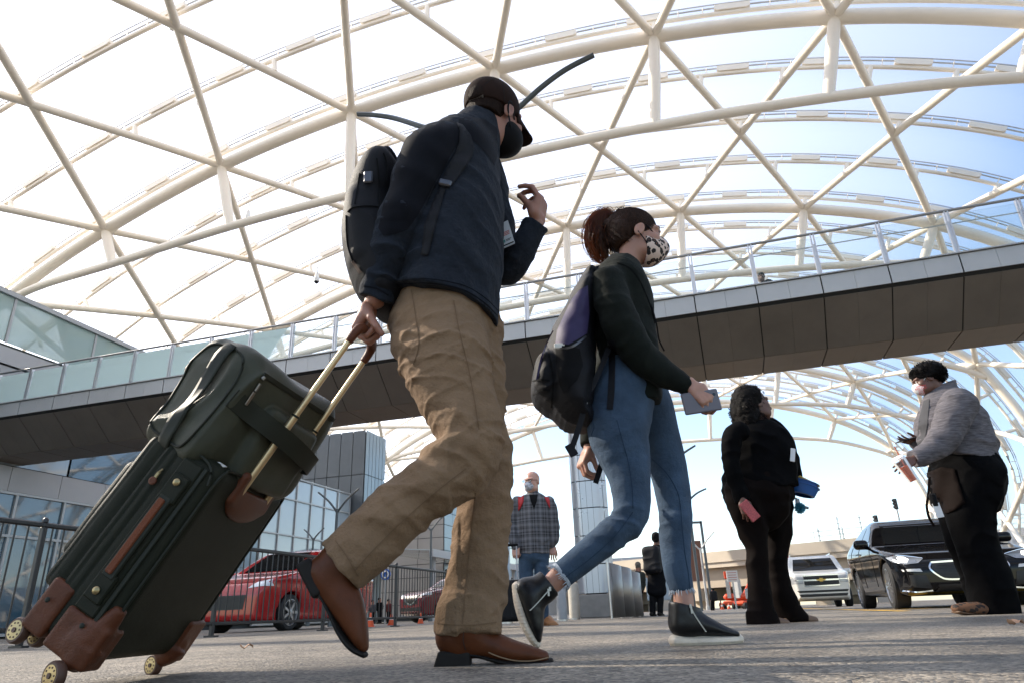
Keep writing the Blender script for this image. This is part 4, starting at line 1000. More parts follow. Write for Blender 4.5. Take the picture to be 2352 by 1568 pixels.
def _jf(P):
    d = .009 * folds(P, (0.2, .3, 1), 12, 5, 2.0) + .005 * folds(P, (.7, .2, .6), 20, 6, 17.0) + .0018 * (vnoise(P * 30) - .5)
    for (x, y, Y, a, al_, ac) in ((905, 535, 1.70, .024, 24, 6), (885, 610, 1.74, .022, 26, 5), (940, 450, 1.69, .014, 16, 5)):
        g = np.exp(-np.sum((P - at(x, y, Y)) ** 2, 1) / .010); d += a * g * folds(P, at(x + 12, y - 60, Y) - at(x, y, Y) + np.array([0, 0, .02]), al_, ac, x * .01)
    g = np.exp(-np.sum((P - at(1100, 640, 1.8)) ** 2, 1) / .03); d += .016 * g * folds(P, (.55, .1, .75), 15, 4, 6.0)
    g = np.exp(-np.sum((P - at(1090, 520, 1.8)) ** 2, 1) / .03); d += .011 * g * folds(P, (.4, .1, .9), 14, 4, 8.0)
    return d
F_.disp(_jf); pull = F_.build('pullover', M_NAVY, man); FS.disp(_jf); slv = FS.build('sleeve', M_NAVY, man); pb = bvh_of([pull, slv])
def zf(l): return [((820 + x * .42105) * .91875, (160 + y * .42105) * .91875) for x, y in l]
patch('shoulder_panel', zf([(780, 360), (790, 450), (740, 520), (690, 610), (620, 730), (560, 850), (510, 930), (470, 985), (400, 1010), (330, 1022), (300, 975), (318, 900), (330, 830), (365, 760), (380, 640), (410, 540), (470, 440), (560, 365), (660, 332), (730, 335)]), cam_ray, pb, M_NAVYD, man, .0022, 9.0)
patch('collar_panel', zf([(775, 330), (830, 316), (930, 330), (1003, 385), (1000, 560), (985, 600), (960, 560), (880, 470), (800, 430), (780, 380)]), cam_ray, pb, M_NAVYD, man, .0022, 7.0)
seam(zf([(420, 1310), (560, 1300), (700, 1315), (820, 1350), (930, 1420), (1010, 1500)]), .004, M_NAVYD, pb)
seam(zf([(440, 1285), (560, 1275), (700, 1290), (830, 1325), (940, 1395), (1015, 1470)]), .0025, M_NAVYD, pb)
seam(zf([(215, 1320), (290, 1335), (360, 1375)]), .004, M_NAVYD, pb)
M_ZIP = mat('zip_metal', (.1, .1, .11), .35, metal=.8)
p = at(*zf([(1000, 650)])[0], 1.90); m = MB(); m.tube([p, p + np.array([0.004, 0, -.03])], .004, 8); m.build('zip_pull', M_ZIP, man)
# --- boots
def boot(name, stations, sole_pts, Y, heel, welt, shaft=None, cutp=None, wid=.047, top=None):
    F_ = Field(.0045)
    for st in stations: F_.chain(PX(st), k=.02, sub=5)
    if cutp: F_.cut(*cutp)
    F_.disp(lambda P: .0016 * folds(P, (1, 0, .6), 26, 7, 1.5))
    b = F_.build(name, M_BOOT, man)
    # sole outline from the side, pushed across the foot
    def slab(poly, y0, y1, bev=.006):
        m = MB(); n = len(poly); rows = []
        for (yy, sh) in ((y0, .86), (y0 + bev, 1), (y1 - bev, 1), (y1, .86)):
            cx = np.mean([q[0] for q in poly]); cy_ = np.mean([q[1] for q in poly]); rows.append([at(cx + (x - cx) * sh, cy_ + (y - cy_) * sh, yy) for x, y in poly] )
        vs = [p for r in rows for p in r]; fs = []
        for i in range(3):
            for k in range(n): fs.append((i * n + k, i * n + (k + 1) % n, (i + 1) * n + (k + 1) % n, (i + 1) * n + k))
        fs += [tuple(range(n))[::-1], tuple(range(3 * n, 4 * n))]; m.add(vs, fs); return m
    return b, slab
z3 = lambda l: [((700 + x * .33613) * .91875, (1180 + y * .33613) * .91875) for x, y in l]
st1 = [[(1068, 1415, 1.955, 60, .9), (1062, 1445, 1.955, 60, .85), (1046, 1468, 1.955, 46, .85)],
       [(1032, 1465, 1.955, 33, .95), (1070, 1466, 1.955, 38, .95), (1115, 1476, 1.955, 34, 1.1), (1165, 1492, 1.955, 26, 1.5), (1215, 1502, 1.955, 20, 1.9), (1250, 1507, 1.955, 13, 2.1)]]
b1, slab = boot('boot', st1, None, 1.955, None, None, cutp=(at(1068, 1432, 1.955), (0, 0, 1), .14))
def sole(pts, Y):
    F_ = Field(.004); F_.chain([(at(x, y, Y), a, b) for x, y, a, b in pts], k=.006); F_.build('sole', M_SOLE, man)
    m = MB(); P = [at(x, y - 3, Y) for x, y, a, b in pts]; 
seam([(1122, 1497), (1150, 1508), (1185, 1516), (1225, 1516), (1262, 1508)], .0028, mat('welt_thread', (.22, .14, .08), .8), bvh_of([b1]), 'welt_stitch', off=.002)
seam([(1066, 1444), (1064, 1470), (1070, 1492)], .003, mat('boot_seam', (.035, .012, .006), .6), bvh_of([b1]), 'boot_seam')
sole([(1060, 1499, .034, .006), (1100, 1505, .034, .006), (1135, 1514, .040, .007), (1175, 1522, .049, .0085), (1225, 1523, .047, .0085), (1266, 1516, .028, .0075)], 1.955)
F_ = Field(.004); F_.rbox(at(1040, 1515, 1.955), (.048, .036, .0235), np.array([(1, 0, 0), (0, 1, 0), (0, 0, 1)]), rad=.006); F_.cut(at(1003, 1515, 1.955), (-1, 0, .32), .06); F_.build('boot_heel', M_SOLE, man)
st2 = [[(806, 1268, 1.745, 50, .95), (775, 1300, 1.745, 52, .9), (752, 1318, 1.745, 46, .85)],
       [(738, 1312, 1.745, 33, .95), (768, 1340, 1.745, 44, .95), (797, 1390, 1.745, 39, 1.15), (816, 1436, 1.745, 28, 1.5), (828, 1468, 1.745, 19, 1.9), (835, 1486, 1.745, 12, 2.1)]]
boot('boot', st2, None, 1.745, None, None, cutp=(at(790, 1288, 1.745), at(860, 1225, 1.745) - at(790, 1288, 1.745), .12))
sole([(723, 1338, .033, .006), (745, 1374, .034, .006), (764, 1408, .038, .007), (786, 1452, .046, .0085), (812, 1486, .045, .0085), (838, 1503, .028, .007)], 1.745)
fd = unit(at(764, 1408, 1.745) - at(716, 1318, 1.745)); fn_ = np.cross(fd, (0, 1, 0))
F_ = Field(.004); F_.rbox(at(722, 1327, 1.745), (.046, .035, .019), np.array([fd, (0, 1, 0), fn_]), rad=.006); F_.build('boot_heel', M_SOLE, man)
# --- head, cap, mask
hc = at(1136, 275, 1.985); HB = basis((.66, .74, -.06), tilt=R_(-4))
nk = at(1098, 322, 1.96)
parts = [(*head(hc, HB, 1.0, 1.0, nk, neck_r=.058), 0)] + eyes(hc, HB)
# right hand on the grip
gr = LG(.926, LW / 2 - .01, -.008)
by = unit(at(842, 752, 1.84) - at(864, 700, 1.84)); bx = unit(Lw * -1.0); bx = unit(bx - by * (bx @ by)); bz = np.cross(bx, by)
if bz[0] > 0: bz = -bz
wr = gr - by * .088 + bz * .026
parts.append((*hand(wr, np.array([bx, by, bz]), [(1.15, 1.45, .9)] * 4, ((.55, .5), .9), s=1.02, spread=(.02, 0, -.02, -.04), wrist_r=.029), 0))
# left hand raised, loosely curled
wr2 = at(1234, 512, 2.045); y2 = unit(at(1243, 462, 2.04) - wr2); z2 = unit(np.array([.93, -.36, .05])); z2 = unit(z2 - y2 * (z2 @ y2)); x2 = np.cross(y2, z2); x2 = x2 if x2[1] < 0 else -x2
parts.append((*hand(wr2, np.array([x2, y2, z2]), [(.62, .75, .35), (.85, .95, .5), (1.08, 1.1, .6), (1.3, 1.15, .6)], ((.10, .25), .75), s=1.0, spread=(.14, .04, -.06, -.18)), 0))
# limbs under the clothes keep the body whole
F_ = Field(.012); F_.chain(PX([(1025, 700, 1.95, 95, 1), (1040, 500, 1.94, 88, 1.1), (1070, 370, 1.95, 60, 1.2), (1098, 325, 1.96, 36, 1)]))
for L_ in (rl, ll): F_.chain([(p, a * .6, b * .6) for p, a, b in L_[1:]])
for L_ in (sR, sL): F_.chain([(p, a * .62, b * .62) for p, a, b in PX(L_)])
parts.append((*F_.mesh(), 0))
join_meshes('body', parts, [M_SKIN, M_EYEW, M_IRIS], man)
def hw(x, y, z): return hc + HB[0] * x + HB[1] * y + HB[2] * z
F_ = Field(.004); F_.ell(hw(0, -.022, .040), (.0795, .1015, .088), HB); F_.ell(hw(0, -.05, -.02), (.068, .06, .065), HB, k=.02); F_.cut(hw(0, -.02, -.045), -HB[2] * 1 - HB[1] * .25, .3); F_.cut(hw(0, .055, .02), HB[1], .3)
F_.disp(lambda P: .002 * (vnoise(P * np.array([300, 300, 90])) - .5), .01); hair = F_.build('hair', M_HAIRB, man)
F_ = Field(.004); F_.ell(hw(0, -.018, .046), (.090, .113, .100), HB); F_.cut(hw(0, 0, .006), -HB[2] - HB[1] * .02, .4)
cap = F_.build('cap', M_CAP, man); cb = bvh_of([cap])
# peak
rows = []
for a in np.linspace(-1, 1, 15):
    r0 = hw(math.sin(a * .95) * .085, -.018 + math.cos(a * .95) * .106, .024 + .004); tip = hw(math.sin(a * .95) * .085 * 1.02, -.018 + .106 * math.cos(a * .95) + .098 * (1 - abs(a) ** 2.8), .030 - .022 * a * a - .030)
    rows.append([r0 + (tip - r0) * f for f in np.linspace(0, 1, 6)])
m = MB(); m.sheet(rows); pk = m.build('peak', M_CAP, man, True); md = pk.modifiers.new('thickness', 'SOLIDIFY'); md.thickness = .004
# opening and strap at the back of the cap
patch('cap_opening', zf([(838, 235), (832, 190), (845, 150), (880, 122), (915, 130), (928, 165), (925, 195)]), cam_ray, cb, M_HAIRB, man, .0015, 6.0)
patch('snap_strap', zf([(836, 215), (922, 185), (926, 205), (840, 240)]), cam_ray, cb, mat('grey_strap', (.16, .15, .145), .5), man, .004, 6.0)
for k in range(5):
    h = cb.ray_cast(V(C0), V(ray(*zf([(852 + k * 14, 218 - k * 5)])[0])))
    if h[0]: one('lathe', 'snap_stud', M_SOLE, man, np.array(h[0]), unit(C0 - np.array(h[0])), [(.004, .0022), (.0055, .002)], 8)
seam(zf([(925, 130), (960, 100), (985, 97)]), .002, M_SOLE, cb); seam(zf([(1035, 110), (1045, 170), (1050, 250)]), .002, M_SOLE, cb)
# mask over the lower face, with ear loops
F_ = Field(.004); F_.ell(hw(0, .040, -.055), (.074, .084, .071), HB); F_.ell(hw(0, .072, -.04), (.04, .058, .05), HB, k=.02); F_.cut(hw(0, -.004, -.05), -HB[1] + HB[2] * .45, .3); F_.cut(hw(0, .08, -.006), HB[2] + HB[1] * -.25, .3); F_.build('face_mask', M_BLACK, man)
for q in (1, -1):
    ribbon('ear_loop', catmull([hw(q * .064, .038, -.02), hw(q * .080, .012, .012), hw(q * .089, -.012, .025), hw(q * .090, -.024, .0), hw(q * .082, -.01, -.035), hw(q * .066, .03, -.072)], 5), .007, M_BLACK, man, thick=.002, dirs=HB[0])
h3 = at(*zf([(1268, 757)])[0], 2.02)
# badge
bq = zf([(1025, 950), (1068, 928), (1110, 1065), (1028, 1100)])
bp_ = [at(x, y, 2.0) for x, y in bq]; m = MB(); m.prism(bp_, np.array([.0, .004, 0])); badge = m.build('badge', mat('badge_card', (.36, .38, .40), .45), man)
def on_badge(a, b): return bp_[0] * (1 - a) * (1 - b) + bp_[1] * a * (1 - b) + bp_[3] * (1 - a) * b + bp_[2] * a * b + np.array([0, -.001, 0])
def bq_(name, a0, a1, b0, b1, mm):
    m = MB(); m.add([on_badge(a0, b0), on_badge(a1, b0), on_badge(a1, b1), on_badge(a0, b1)], [(0, 1, 2, 3)]); m.build(name, mm, badge)
for i, b in enumerate((.40, .46, .52)): bq_('badge_line', .18, .82, b, b + .03, mat('badge_red', (.35, .05, .04), .6))
bq_('badge_line', .1, .95, .9, .95, M_BLACK); bq_('badge_mark', .15, .35, .7, .82, mat('badge_teal', (.03, .15, .14), .6)); bq_('badge_line', .42, .85, .72, .745, M_SOLE); bq_('badge_line', .42, .75, .77, .79, M_SOLE)
ribbon('lanyard', [bp_[0] * .5 + bp_[1] * .5, at(1150, 500, 2.0), at(1146, 440, 1.99)], .006, M_BLACK, man, thick=.002)
rp = wr2 + (x2 * -.010 + y2 * (.086 + .018 * math.cos(.9)) + z2 * (.002 - .018 * math.sin(.9))) * .98
one('lathe', 'ring', mat('gold', (.6, .45, .2), .25, metal=1), man, rp, y2 * math.cos(.9) - z2 * math.sin(.9), [(-.002, .0105), (.002, .0105)], 16)
# --- his backpack
bpk = empty('backpack', "black backpack with a front pocket on the capped man's back", 'backpack', loc=at(865, 690, 1.95))
F_ = Field(.0055)
F_.chain(PX([(908, 408, 1.93, 20, 5), (898, 420, 1.93, 42, 3), (884, 448, 1.93, 58, 2.4), (876, 480, 1.93, 66, 2.1), (870, 500, 1.93, 68, 1.95), (872, 580, 1.93, 72, 1.85), (880, 650, 1.93, 66, 1.9), (893, 690, 1.93, 48, 2.3)]), k=.02, sub=5)
F_.chain(PX([(848, 505, 1.90, 48, 2.4), (846, 560, 1.90, 52, 2.3), (852, 620, 1.90, 46, 2.3)]), k=.01, sub=5)
F_.disp(lambda P: .007 * folds(P, (.2, .3, 1), 9, 7, 12.0) + .003 * (vnoise(P * 16) - .5)); bo = F_.build('body', M_BPK, bpk); bb = bvh_of([bo])
for pts in ([(118, 880), (150, 855), (230, 845), (300, 850)], [(108, 900), (110, 1000), (120, 1090), (150, 1180)], [(190, 650), (175, 740), (160, 830)], [(290, 560), (300, 640), (305, 760), (305, 900)], [(330, 530), (350, 600), (345, 700)]):
    seam(zf(pts), .005, M_BLACK, bb, 'zip', off=.004, parent=bpk)
h = bb.ray_cast(V(C0), V(ray(*zf([(238, 672)])[0]))); 
if h[0]: one('box', 'logo_tab', M_ZIP, bpk, np.array(h[0]) - unit(ray(*zf([(238, 672)])[0])) * .004, (.028, .008, .042), None, .006)
patch('leather_tag', zf([(140, 1175), (155, 1165), (205, 1235), (190, 1248)]), cam_ray, bb, mat('dark_tag', (.05, .025, .018), .5), bpk, .004, 5.0)
patch('shoulder_strap', zf([(765, 355), (800, 370), (845, 430), (865, 500), (850, 560), (800, 640), (740, 720), (690, 745), (660, 730), (700, 640), (740, 560), (775, 470), (780, 400)]), cam_ray, pb, M_BPK, bpk, .008, 8.0, .004)
patch('lower_strap', zf([(668, 730), (700, 738), (665, 860), (640, 960), (595, 1140), (555, 1135), (575, 960), (620, 830)]), cam_ray, pb, M_BPK, bpk, .006, 8.0, .002)
h = pb.ray_cast(V(C0), V(ray(*zf([(695, 705)])[0])))
if h[0]: one('box', 'buckle', M_ZIP, bpk, np.array(h[0]) - unit(ray(*zf([(695, 705)])[0])) * .012, (.04, .01, .022), (unit((1, 0, -.3)), (0, 1, 0), unit((.3, 0, 1))), .004)
# ================================================================ the woman with the leopard-print mask
M_OLIVE = mat('dark_green_cotton', (0.0075, 0.0098, 0.0078), .85, var=.35, vscale=18, weave=.4, wscale=900, sheen=.04, spec=.12, bump=.2, bscale=60)
M_DENIM = mat('blue_denim', (0.046, 0.075, 0.120), .8, var=.35, vscale=9, weave=.5, wscale=1500, sheen=.04, spec=.12, bump=.8, bscale=34, bdist=.008)
M_DENIMD = mat('denim_seam', (0.03, 0.05, 0.082), .85, spec=.1); M_FRAY = mat('frayed_denim', (0.36, 0.40, 0.45), .9, var=.3, vscale=90)
M_BLEATH = mat('black_leather', (0.006, 0.006, 0.007), .36, spec=.35, var=.2, vscale=14, rvar=.08, bump=.12, bscale=60)
M_WSOLE = mat('cream_sole', (0.66, 0.57, 0.46), .6, var=.18, vscale=20, bump=.1, bscale=50)
M_PURP = mat('purple_nylon', (0.040, 0.031, 0.085), .5, spec=.2, var=.15, vscale=20, weave=.3, bump=.15, bscale=30)
M_HAIRR = mat('auburn_hair', (0.026, 0.0105, 0.005), .45, spec=.12, var=.5, vscale=90, aniso=(1, 1, .25), bump=.6, bscale=260)
def backlit_hair():
    m = mat('auburn_strands', (0.085, 0.036, 0.015), .4, spec=.4); nt = m.node_tree; N, L = nt.nodes.new, nt.links.new; tl = N('ShaderNodeBsdfTranslucent'); tl.inputs[0].default_value = (.50, .21, .075, 1)
    mx = N('ShaderNodeMixShader'); mx.inputs[0].default_value = .62; L(nt.nodes['Principled BSDF'].outputs[0], mx.inputs[1]); L(tl.outputs[0], mx.inputs[2]); L(mx.outputs[0], nt.nodes['Material Output'].inputs[0]); return m
M_TAIL = backlit_hair()
def leopard(name='leopard_print', base=(.66, .51, .43, 1), core=(.10, .035, .018, 1), sc=44):
    m = bpy.data.materials.new(name); m.use_nodes = True; nt = m.node_tree; N, L = nt.nodes.new, nt.links.new; b = nt.nodes['Principled BSDF']
    tc = N('ShaderNodeTexCoord'); v = N('ShaderNodeTexVoronoi'); v.inputs['Scale'].default_value = sc; v.inputs['Randomness'].default_value = .85
    n = N('ShaderNodeTexNoise'); n.inputs['Scale'].default_value = 70; n.inputs['Detail'].default_value = 3; L(tc.outputs['Object'], n.inputs['Vector'])
    mx = N('ShaderNodeMix'); mx.data_type = 'RGBA'; mx.blend_type = 'LINEAR_LIGHT'; mx.inputs[0].default_value = .008; L(tc.outputs['Object'], mx.inputs[6]); L(n.outputs['Color'], mx.inputs[7]); L(mx.outputs[2], v.inputs['Vector'])
    r = N('ShaderNodeValToRGB'); e = r.color_ramp.elements; r.color_ramp.interpolation = 'CONSTANT'
    e[0].position = 0; e[0].color = core; e[1].position = .17; e[1].color = (.012, .007, .006, 1)
    x = r.color_ramp.elements.new(.47); x.color = base
    L(v.outputs['Distance'], r.inputs[0]); L(r.outputs[0], b.inputs['Base Color']); b.inputs['Roughness'].default_value = .8
    return m
M_LEO = leopard()
z5 = lambda l: [(1139.25 + x * .3983, 441 + y * .3983) for x, y in l]
z6 = lambda l: [(1139.25 + x * .3907, 955.5 + y * .3907) for x, y in l]
wom = empty('person', 'woman with ponytail, leopard print mask, dark green jacket and ripped hem jeans', 'person', loc=gnd(1560, 1484))
F_ = Field(.0055)
nl = PX([(1440, 870, 2.50, 68, 1.15), (1425, 935, 2.46, 74, .98), (1420, 990, 2.43, 71, .95), (1431, 1034, 2.42, 61, .95), (1441, 1073, 2.41, 53, .95), (1447, 1112, 2.40, 46, .98), (1451, 1151, 2.395, 42, 1), (1447, 1188, 2.39, 39, 1), (1424, 1213, 2.385, 36, 1), (1374, 1252, 2.38, 34, 1), (1325, 1291, 2.375, 31, 1), (1292, 1318, 2.37, 30, 1), (1275, 1332, 2.37, 29, 1)])
fl = PX([(1462, 880, 2.58, 62, 1.1), (1490, 945, 2.62, 58, .95), (1512, 1000, 2.63, 48, .98), (1528, 1050, 2.63, 44, 1), (1540, 1105, 2.62, 41, 1), (1550, 1158, 2.61, 38, 1), (1552, 1190, 2.60, 35.5, 1), (1551, 1249, 2.58, 35, 1), (1556, 1307, 2.565, 31, 1), (1565, 1352, 2.56, 26, 1), (1568, 1372, 2.56, 25, 1)])
F_.chain(nl, k=.02, sub=6); F_.chain(fl, k=.02, sub=6)
wd = unit(at(1325, 1291, 2.375) - at(1424, 1213, 2.385))
F_.cut(at(1289, 1320, 2.37), wd, .1); F_.cut(at(1566, 1355, 2.56), (0.02, 0, -1), .12)
wk = at(1424, 1200, 2.33); wk2 = at(1540, 1180, 2.53)
def _wf(P):
    d = .003 * folds(P, (0, 0, 1), 14, 6, 3.0)
    g = np.exp(-np.sum((P - wk) ** 2, 1) / .008); d += .02 * g * folds(P, wd * .5 + np.array([0, 0, -.8]), 30, 5, 4.0)
    g = np.exp(-np.sum((P - wk2) ** 2, 1) / .012); d += .015 * g * folds(P, (0, 0, 1), 30, 5, 2.0)
    g = np.exp(-np.sum((P - at(1400, 1020, 2.34)) ** 2, 1) / .012); d += .016 * g * folds(P, (-.4, 0, 1), 24, 5, 6.0)
    g = np.exp(-np.sum((P - at(1560, 1330, 2.5)) ** 2, 1) / .008); d += .004 * g * folds(P, (0, 0, 1), 30, 6, 8.0)
    return d
F_.disp(_wf); jeans = F_.build('jeans', M_DENIM, wom); jb = bvh_of([jeans])
for pts in ([(710, 20), (745, 150), (780, 280), (800, 420), (805, 540)], [(805, 560), (700, 700), (560, 830), (400, 950)], [(905, 240), (1000, 330), (1065, 440), (1085, 540), (1095, 660), (1110, 800), (1130, 920), (1140, 1010)], [(555, 0), (575, 60), (560, 110)]):
    seam(z6(pts), .003, M_DENIMD, jb, parent=wom)
# frayed hems
fr = MB(); random.seed(5)
def fray(c, ax, r, n, ln):
    ax = unit(ax); s, u = frame(ax)
    for i in range(n):
        a = random.random() * 2 * math.pi; p = c + (s * math.cos(a) + u * math.sin(a)) * r - ax * .006; l = ln * random.uniform(.4, 1.3)
        q = p + ax * l + (s * math.cos(a + random.uniform(-.6, .6)) + u * math.sin(a)) * l * random.uniform(-.1, .5)
        fr.tube([p, (p + q) / 2 + np.array([0, 0, -.002]), q], [.0016, .0013, .0007], 4)
fray(at(1289, 1320, 2.37), wd, 29 * pxm(1289, 1320, 2.37), 110, .022); fray(at(1566, 1355, 2.56), np.array([.05, 0, -1.0]), 26 * pxm(1566, 1355, 2.56), 110, .02)
o = fr.build('frayed_hem', M_FRAY, wom); o['kind'] = 'stuff'
for (c, ax, r) in ((at(1289, 1320, 2.37), wd, 30), (at(1566, 1355, 2.56), np.array([.02, 0, -1.0]), 26.5)):
    rr = r * pxm(1400, 1340, 2.45) * .97; m = MB(); m.lathe(c - unit(ax) * .008, ax, [(0, rr * 1.0), (.003, rr * 1.04), (.012, rr * 1.03), (.014, rr * .95)], 26); m.build('hem', M_FRAY, wom, True)
# jacket
F_ = Field(.0055)
F_.chain(PX([(1462, 905, 2.52, 60, 1.12), (1450, 850, 2.51, 64, 1.1), (1440, 790, 2.50, 67, 1.1), (1430, 720, 2.50, 70, 1.15), (1422, 665, 2.50, 66, 1.35), (1428, 628, 2.51, 48, 1.35), (1436, 606, 2.52, 34, 1.1)]), k=.02, sub=5)
wR = [(1398, 652, 2.37, 42, 1), (1408, 700, 2.34, 41, 1), (1432, 755, 2.33, 40, 1), (1462, 805, 2.34, 37, 1), (1510, 845, 2.35, 31, 1), (1552, 872, 2.36, 25, 1), (1588, 895, 2.365, 20, 1)]
F_.chain(PX(wR), k=.02, sub=5)
wL = [(1440, 660, 2.66, 38, 1), (1420, 760, 2.72, 36, 1), (1392, 870, 2.74, 32, 1), (1368, 950, 2.70, 28, 1), (1356, 1012, 2.66, 23, 1), (1352, 1030, 2.655, 22, 1)]
F_.chain(PX(wL), k=.02, sub=5)
F_.chain(PX([(1478, 880, 2.45, 40, .8), (1470, 915, 2.44, 46, .8), (1466, 930, 2.44, 44, .8)]), k=.02); F_.chain(PX([(1500, 880, 2.62, 32, .8), (1506, 930, 2.63, 30, .8), (1508, 962, 2.63, 26, .8)]), k=.02)
F_.cut(at(1435, 612, 2.51), (.25, 0, .95), .13); F_.cut(at(1584, 893, 2.365), at(1588, 895, 2.365) - at(1530, 858, 2.355), .07); F_.cut(at(1354, 1026, 2.656), at(1352, 1030, 2.655) - at(1362, 980, 2.68), .07)
F_.cut(at(1466, 925, 2.45), (.12, 0, -1), .16)
def _wj(P):
    d = .007 * folds(P, (.2, .2, 1), 12, 6, 5.0) + .004 * folds(P, (.7, .1, .6), 22, 7, 19.0) + .0015 * (vnoise(P * 40) - .5)
    for (x, y, Y, a, dv) in ((1440, 770, 2.26, .011, (.5, 0, -.8)), (1500, 840, 2.28, .007, (.8, 0, -.5)), (1410, 700, 2.26, .008, (.2, 0, -1)), (1450, 880, 2.38, .008, (1, .2, .2)), (1480, 690, 2.4, .006, (.2, 0, 1))):
        g = np.exp(-np.sum((P - at(x, y, Y)) ** 2, 1) / .014); d += a * g * folds(P, dv, 20, 6, x * .013)
    return d
F_.disp(_wj); jkt = F_.build('jacket', M_OLIVE, wom); wjb = bvh_of([jkt])
seam(z5([(700, 410), (770, 440), (820, 500), (850, 560), (890, 660), (915, 760)]), .006, M_BLACK, wjb, 'placket', parent=wom)
ribbon('drawcord', catmull([at(*q, 2.42) for q in z5([(840, 520), (890, 640), (925, 760), (940, 850), (970, 915)])], 5), .006, M_BLACK, wom, thick=.004)
# ankle boots
def aboot(sts, cutp, soleP, zipP, Yn):
    F_ = Field(.0045)
    for st in sts: F_.chain(PX(st), k=.018, sub=5)
    F_.cut(*cutp); F_.disp(lambda P: .0018 * folds(P, (.4, 0, 1), 26, 8, 4.0)); b = F_.build('ankle_boot', M_BLEATH, wom)
    F_ = Field(.0042); F_.chain([(p, a, b) for (p, a, b) in soleP], k=.004, sub=5); F_.disp(lambda P: .0008 * np.sin(P[:, 2] * 600)); F_.build('boot_sole', M_WSOLE, wom)
    return b
sp = pxm(1620, 1470, 2.54)
b = aboot([[(1572, 1372, 2.54, 34, .95), (1572, 1400, 2.54, 36, .95), (1572, 1430, 2.54, 35, .95)], [(1563, 1434, 2.54, 26, 1.05), (1590, 1430, 2.54, 30, 1.1), (1630, 1440, 2.54, 20, 1.5), (1665, 1450, 2.54, 12, 2.2), (1690, 1455, 2.54, 7, 3.0)]],
      (at(1572, 1388, 2.54), (.25, 0, 1), .12), [(at(1549, 1471, 2.54), .034, .0215), (at(1580, 1472, 2.54), .037, .0215), (at(1630, 1472, 2.54), .044, .0205), (at(1675, 1469, 2.54), .042, .019), (at(1697, 1466, 2.54), .026, .017)], None, 2.54)
zb_ = bvh_of([b])
def bzip(pts, bv):
    P = []
    for (x, y) in catmull(np.array(pts, float), 8):
        h = bv.ray_cast(V(C0), V(ray(x, y)))
        if h[0] is not None: P.append(np.array(h[0]) - unit(ray(x, y)) * .002)
    if len(P) > 3:
        z = MB()
        for i in range(len(P) - 1):
            for f in (.25, .75): q = P[i] * (1 - f) + P[i + 1] * f; z.box(q, (.0045, .002, .0016), None)
        o = z.build('zip_teeth', M_STEELZ, wom); o['kind'] = 'stuff'
        m = MB(); d = unit(P[0] - P[3]); m.box(P[1] - np.array([0, .004, 0]), (.007, .004, .012)); m.box(P[3] - np.array([0, .006, 0]) + np.array([-.001, 0, -.006]), (.006, .003, .022)); m.build('zip_pull', M_STEELZ, wom)
M_STEELZ = mat('zip_steel', (.35, .35, .34), .35, metal=1)
bzip(z6([(1140, 1110), (1165, 1160), (1200, 1215), (1235, 1265)]), zb_)
b = aboot([[(1268, 1330, 2.37, 31, .95), (1250, 1348, 2.37, 34, .95), (1228, 1362, 2.37, 34, .95)], [(1205, 1352, 2.37, 27, 1.1), (1220, 1380, 2.37, 29, 1.2), (1228, 1420, 2.37, 22, 1.6), (1233, 1450, 2.37, 14, 2.2), (1236, 1468, 2.37, 8, 2.8)]],
      (at(1262, 1338, 2.37), at(1300, 1305, 2.37) - at(1262, 1338, 2.37), .12), [(at(1187, 1345, 2.37), .030, .0165), (at(1192, 1385, 2.37), .034, .0165), (at(1205, 1430, 2.37), .040, .0155), (at(1222, 1464, 2.37), .038, .014), (at(1234, 1479, 2.37), .024, .012)], None, 2.37)
bzip(z6([(320, 1010), (285, 1050), (240, 1100), (200, 1140)]), bvh_of([b]))
# head
wh = at(1462, 548, 2.52); WB = basis((.985, .10, -.12), tilt=R_(3)); wn = at(1437, 622, 2.515)
def ww(x, y, z): return wh + WB[0] * x + WB[1] * y + WB[2] * z
parts = [(*head(wh, WB, .97, .92, wn, neck_r=.046), 0)] + eyes(wh, WB, .97)
# right hand with the phone
ph = [at(x, y, 2.33) for x, y in z5([(1058, 1172), (1252, 1140), (1275, 1165), (1266, 1262), (1062, 1297)])]
wr = at(1594, 886, 2.340); y_ = unit(np.array([.52, -.16, -.84])); z_ = unit(np.array([.15, -.92, .25])); z_ = unit(z_ - y_ * (z_ @ y_)); x_ = np.cross(y_, z_); x_ = x_ if x_[0] > 0 else -x_
parts.append((*hand(wr, np.array([x_, y_, z_]), [(.45, 1.1, .6), (.5, 1.15, .6), (.55, 1.2, .6), (.6, 1.2, .6)], ((.5, .2), .8), s=.80, wrist_r=.024, spread=(.10, .03, -.04, -.12)), 0))
wr = at(1350, 1030, 2.655); y_ = unit(at(1338, 1062, 2.64) - wr); z_ = unit(np.array([-.9, -.3, .1])); z_ = unit(z_ - y_ * (z_ @ y_)); x_ = np.cross(y_, z_); x_ = x_ if x_[1] < 0 else -x_
parts.append((*hand(wr, np.array([x_, y_, z_]), [(.6, .9, .6), (.7, .9, .6), (.8, 1.0, .6), (.9, 1.0, .6)], ((.3, .3), .7), s=.86, wrist_r=.023), 0))
F_ = Field(.012); F_.chain(PX([(1455, 880, 2.52, 50, 1), (1432, 720, 2.50, 52, 1.1), (1437, 625, 2.51, 26, 1)]))
for L_ in (nl, fl): F_.chain([(p, a * .6, b * .6) for p, a, b in L_])
for L_ in (wR, wL): F_.chain([(p, a * .6, b * .6) for p, a, b in PX(L_)])
F_.chain(PX([(1285, 1322, 2.37, 24, 1), (1262, 1345, 2.37, 23, 1), (1240, 1362, 2.37, 24, 1)])); F_.chain(PX([(1567, 1345, 2.555, 22, 1), (1570, 1375, 2.55, 23, 1), (1572, 1410, 2.545, 24, 1)]))
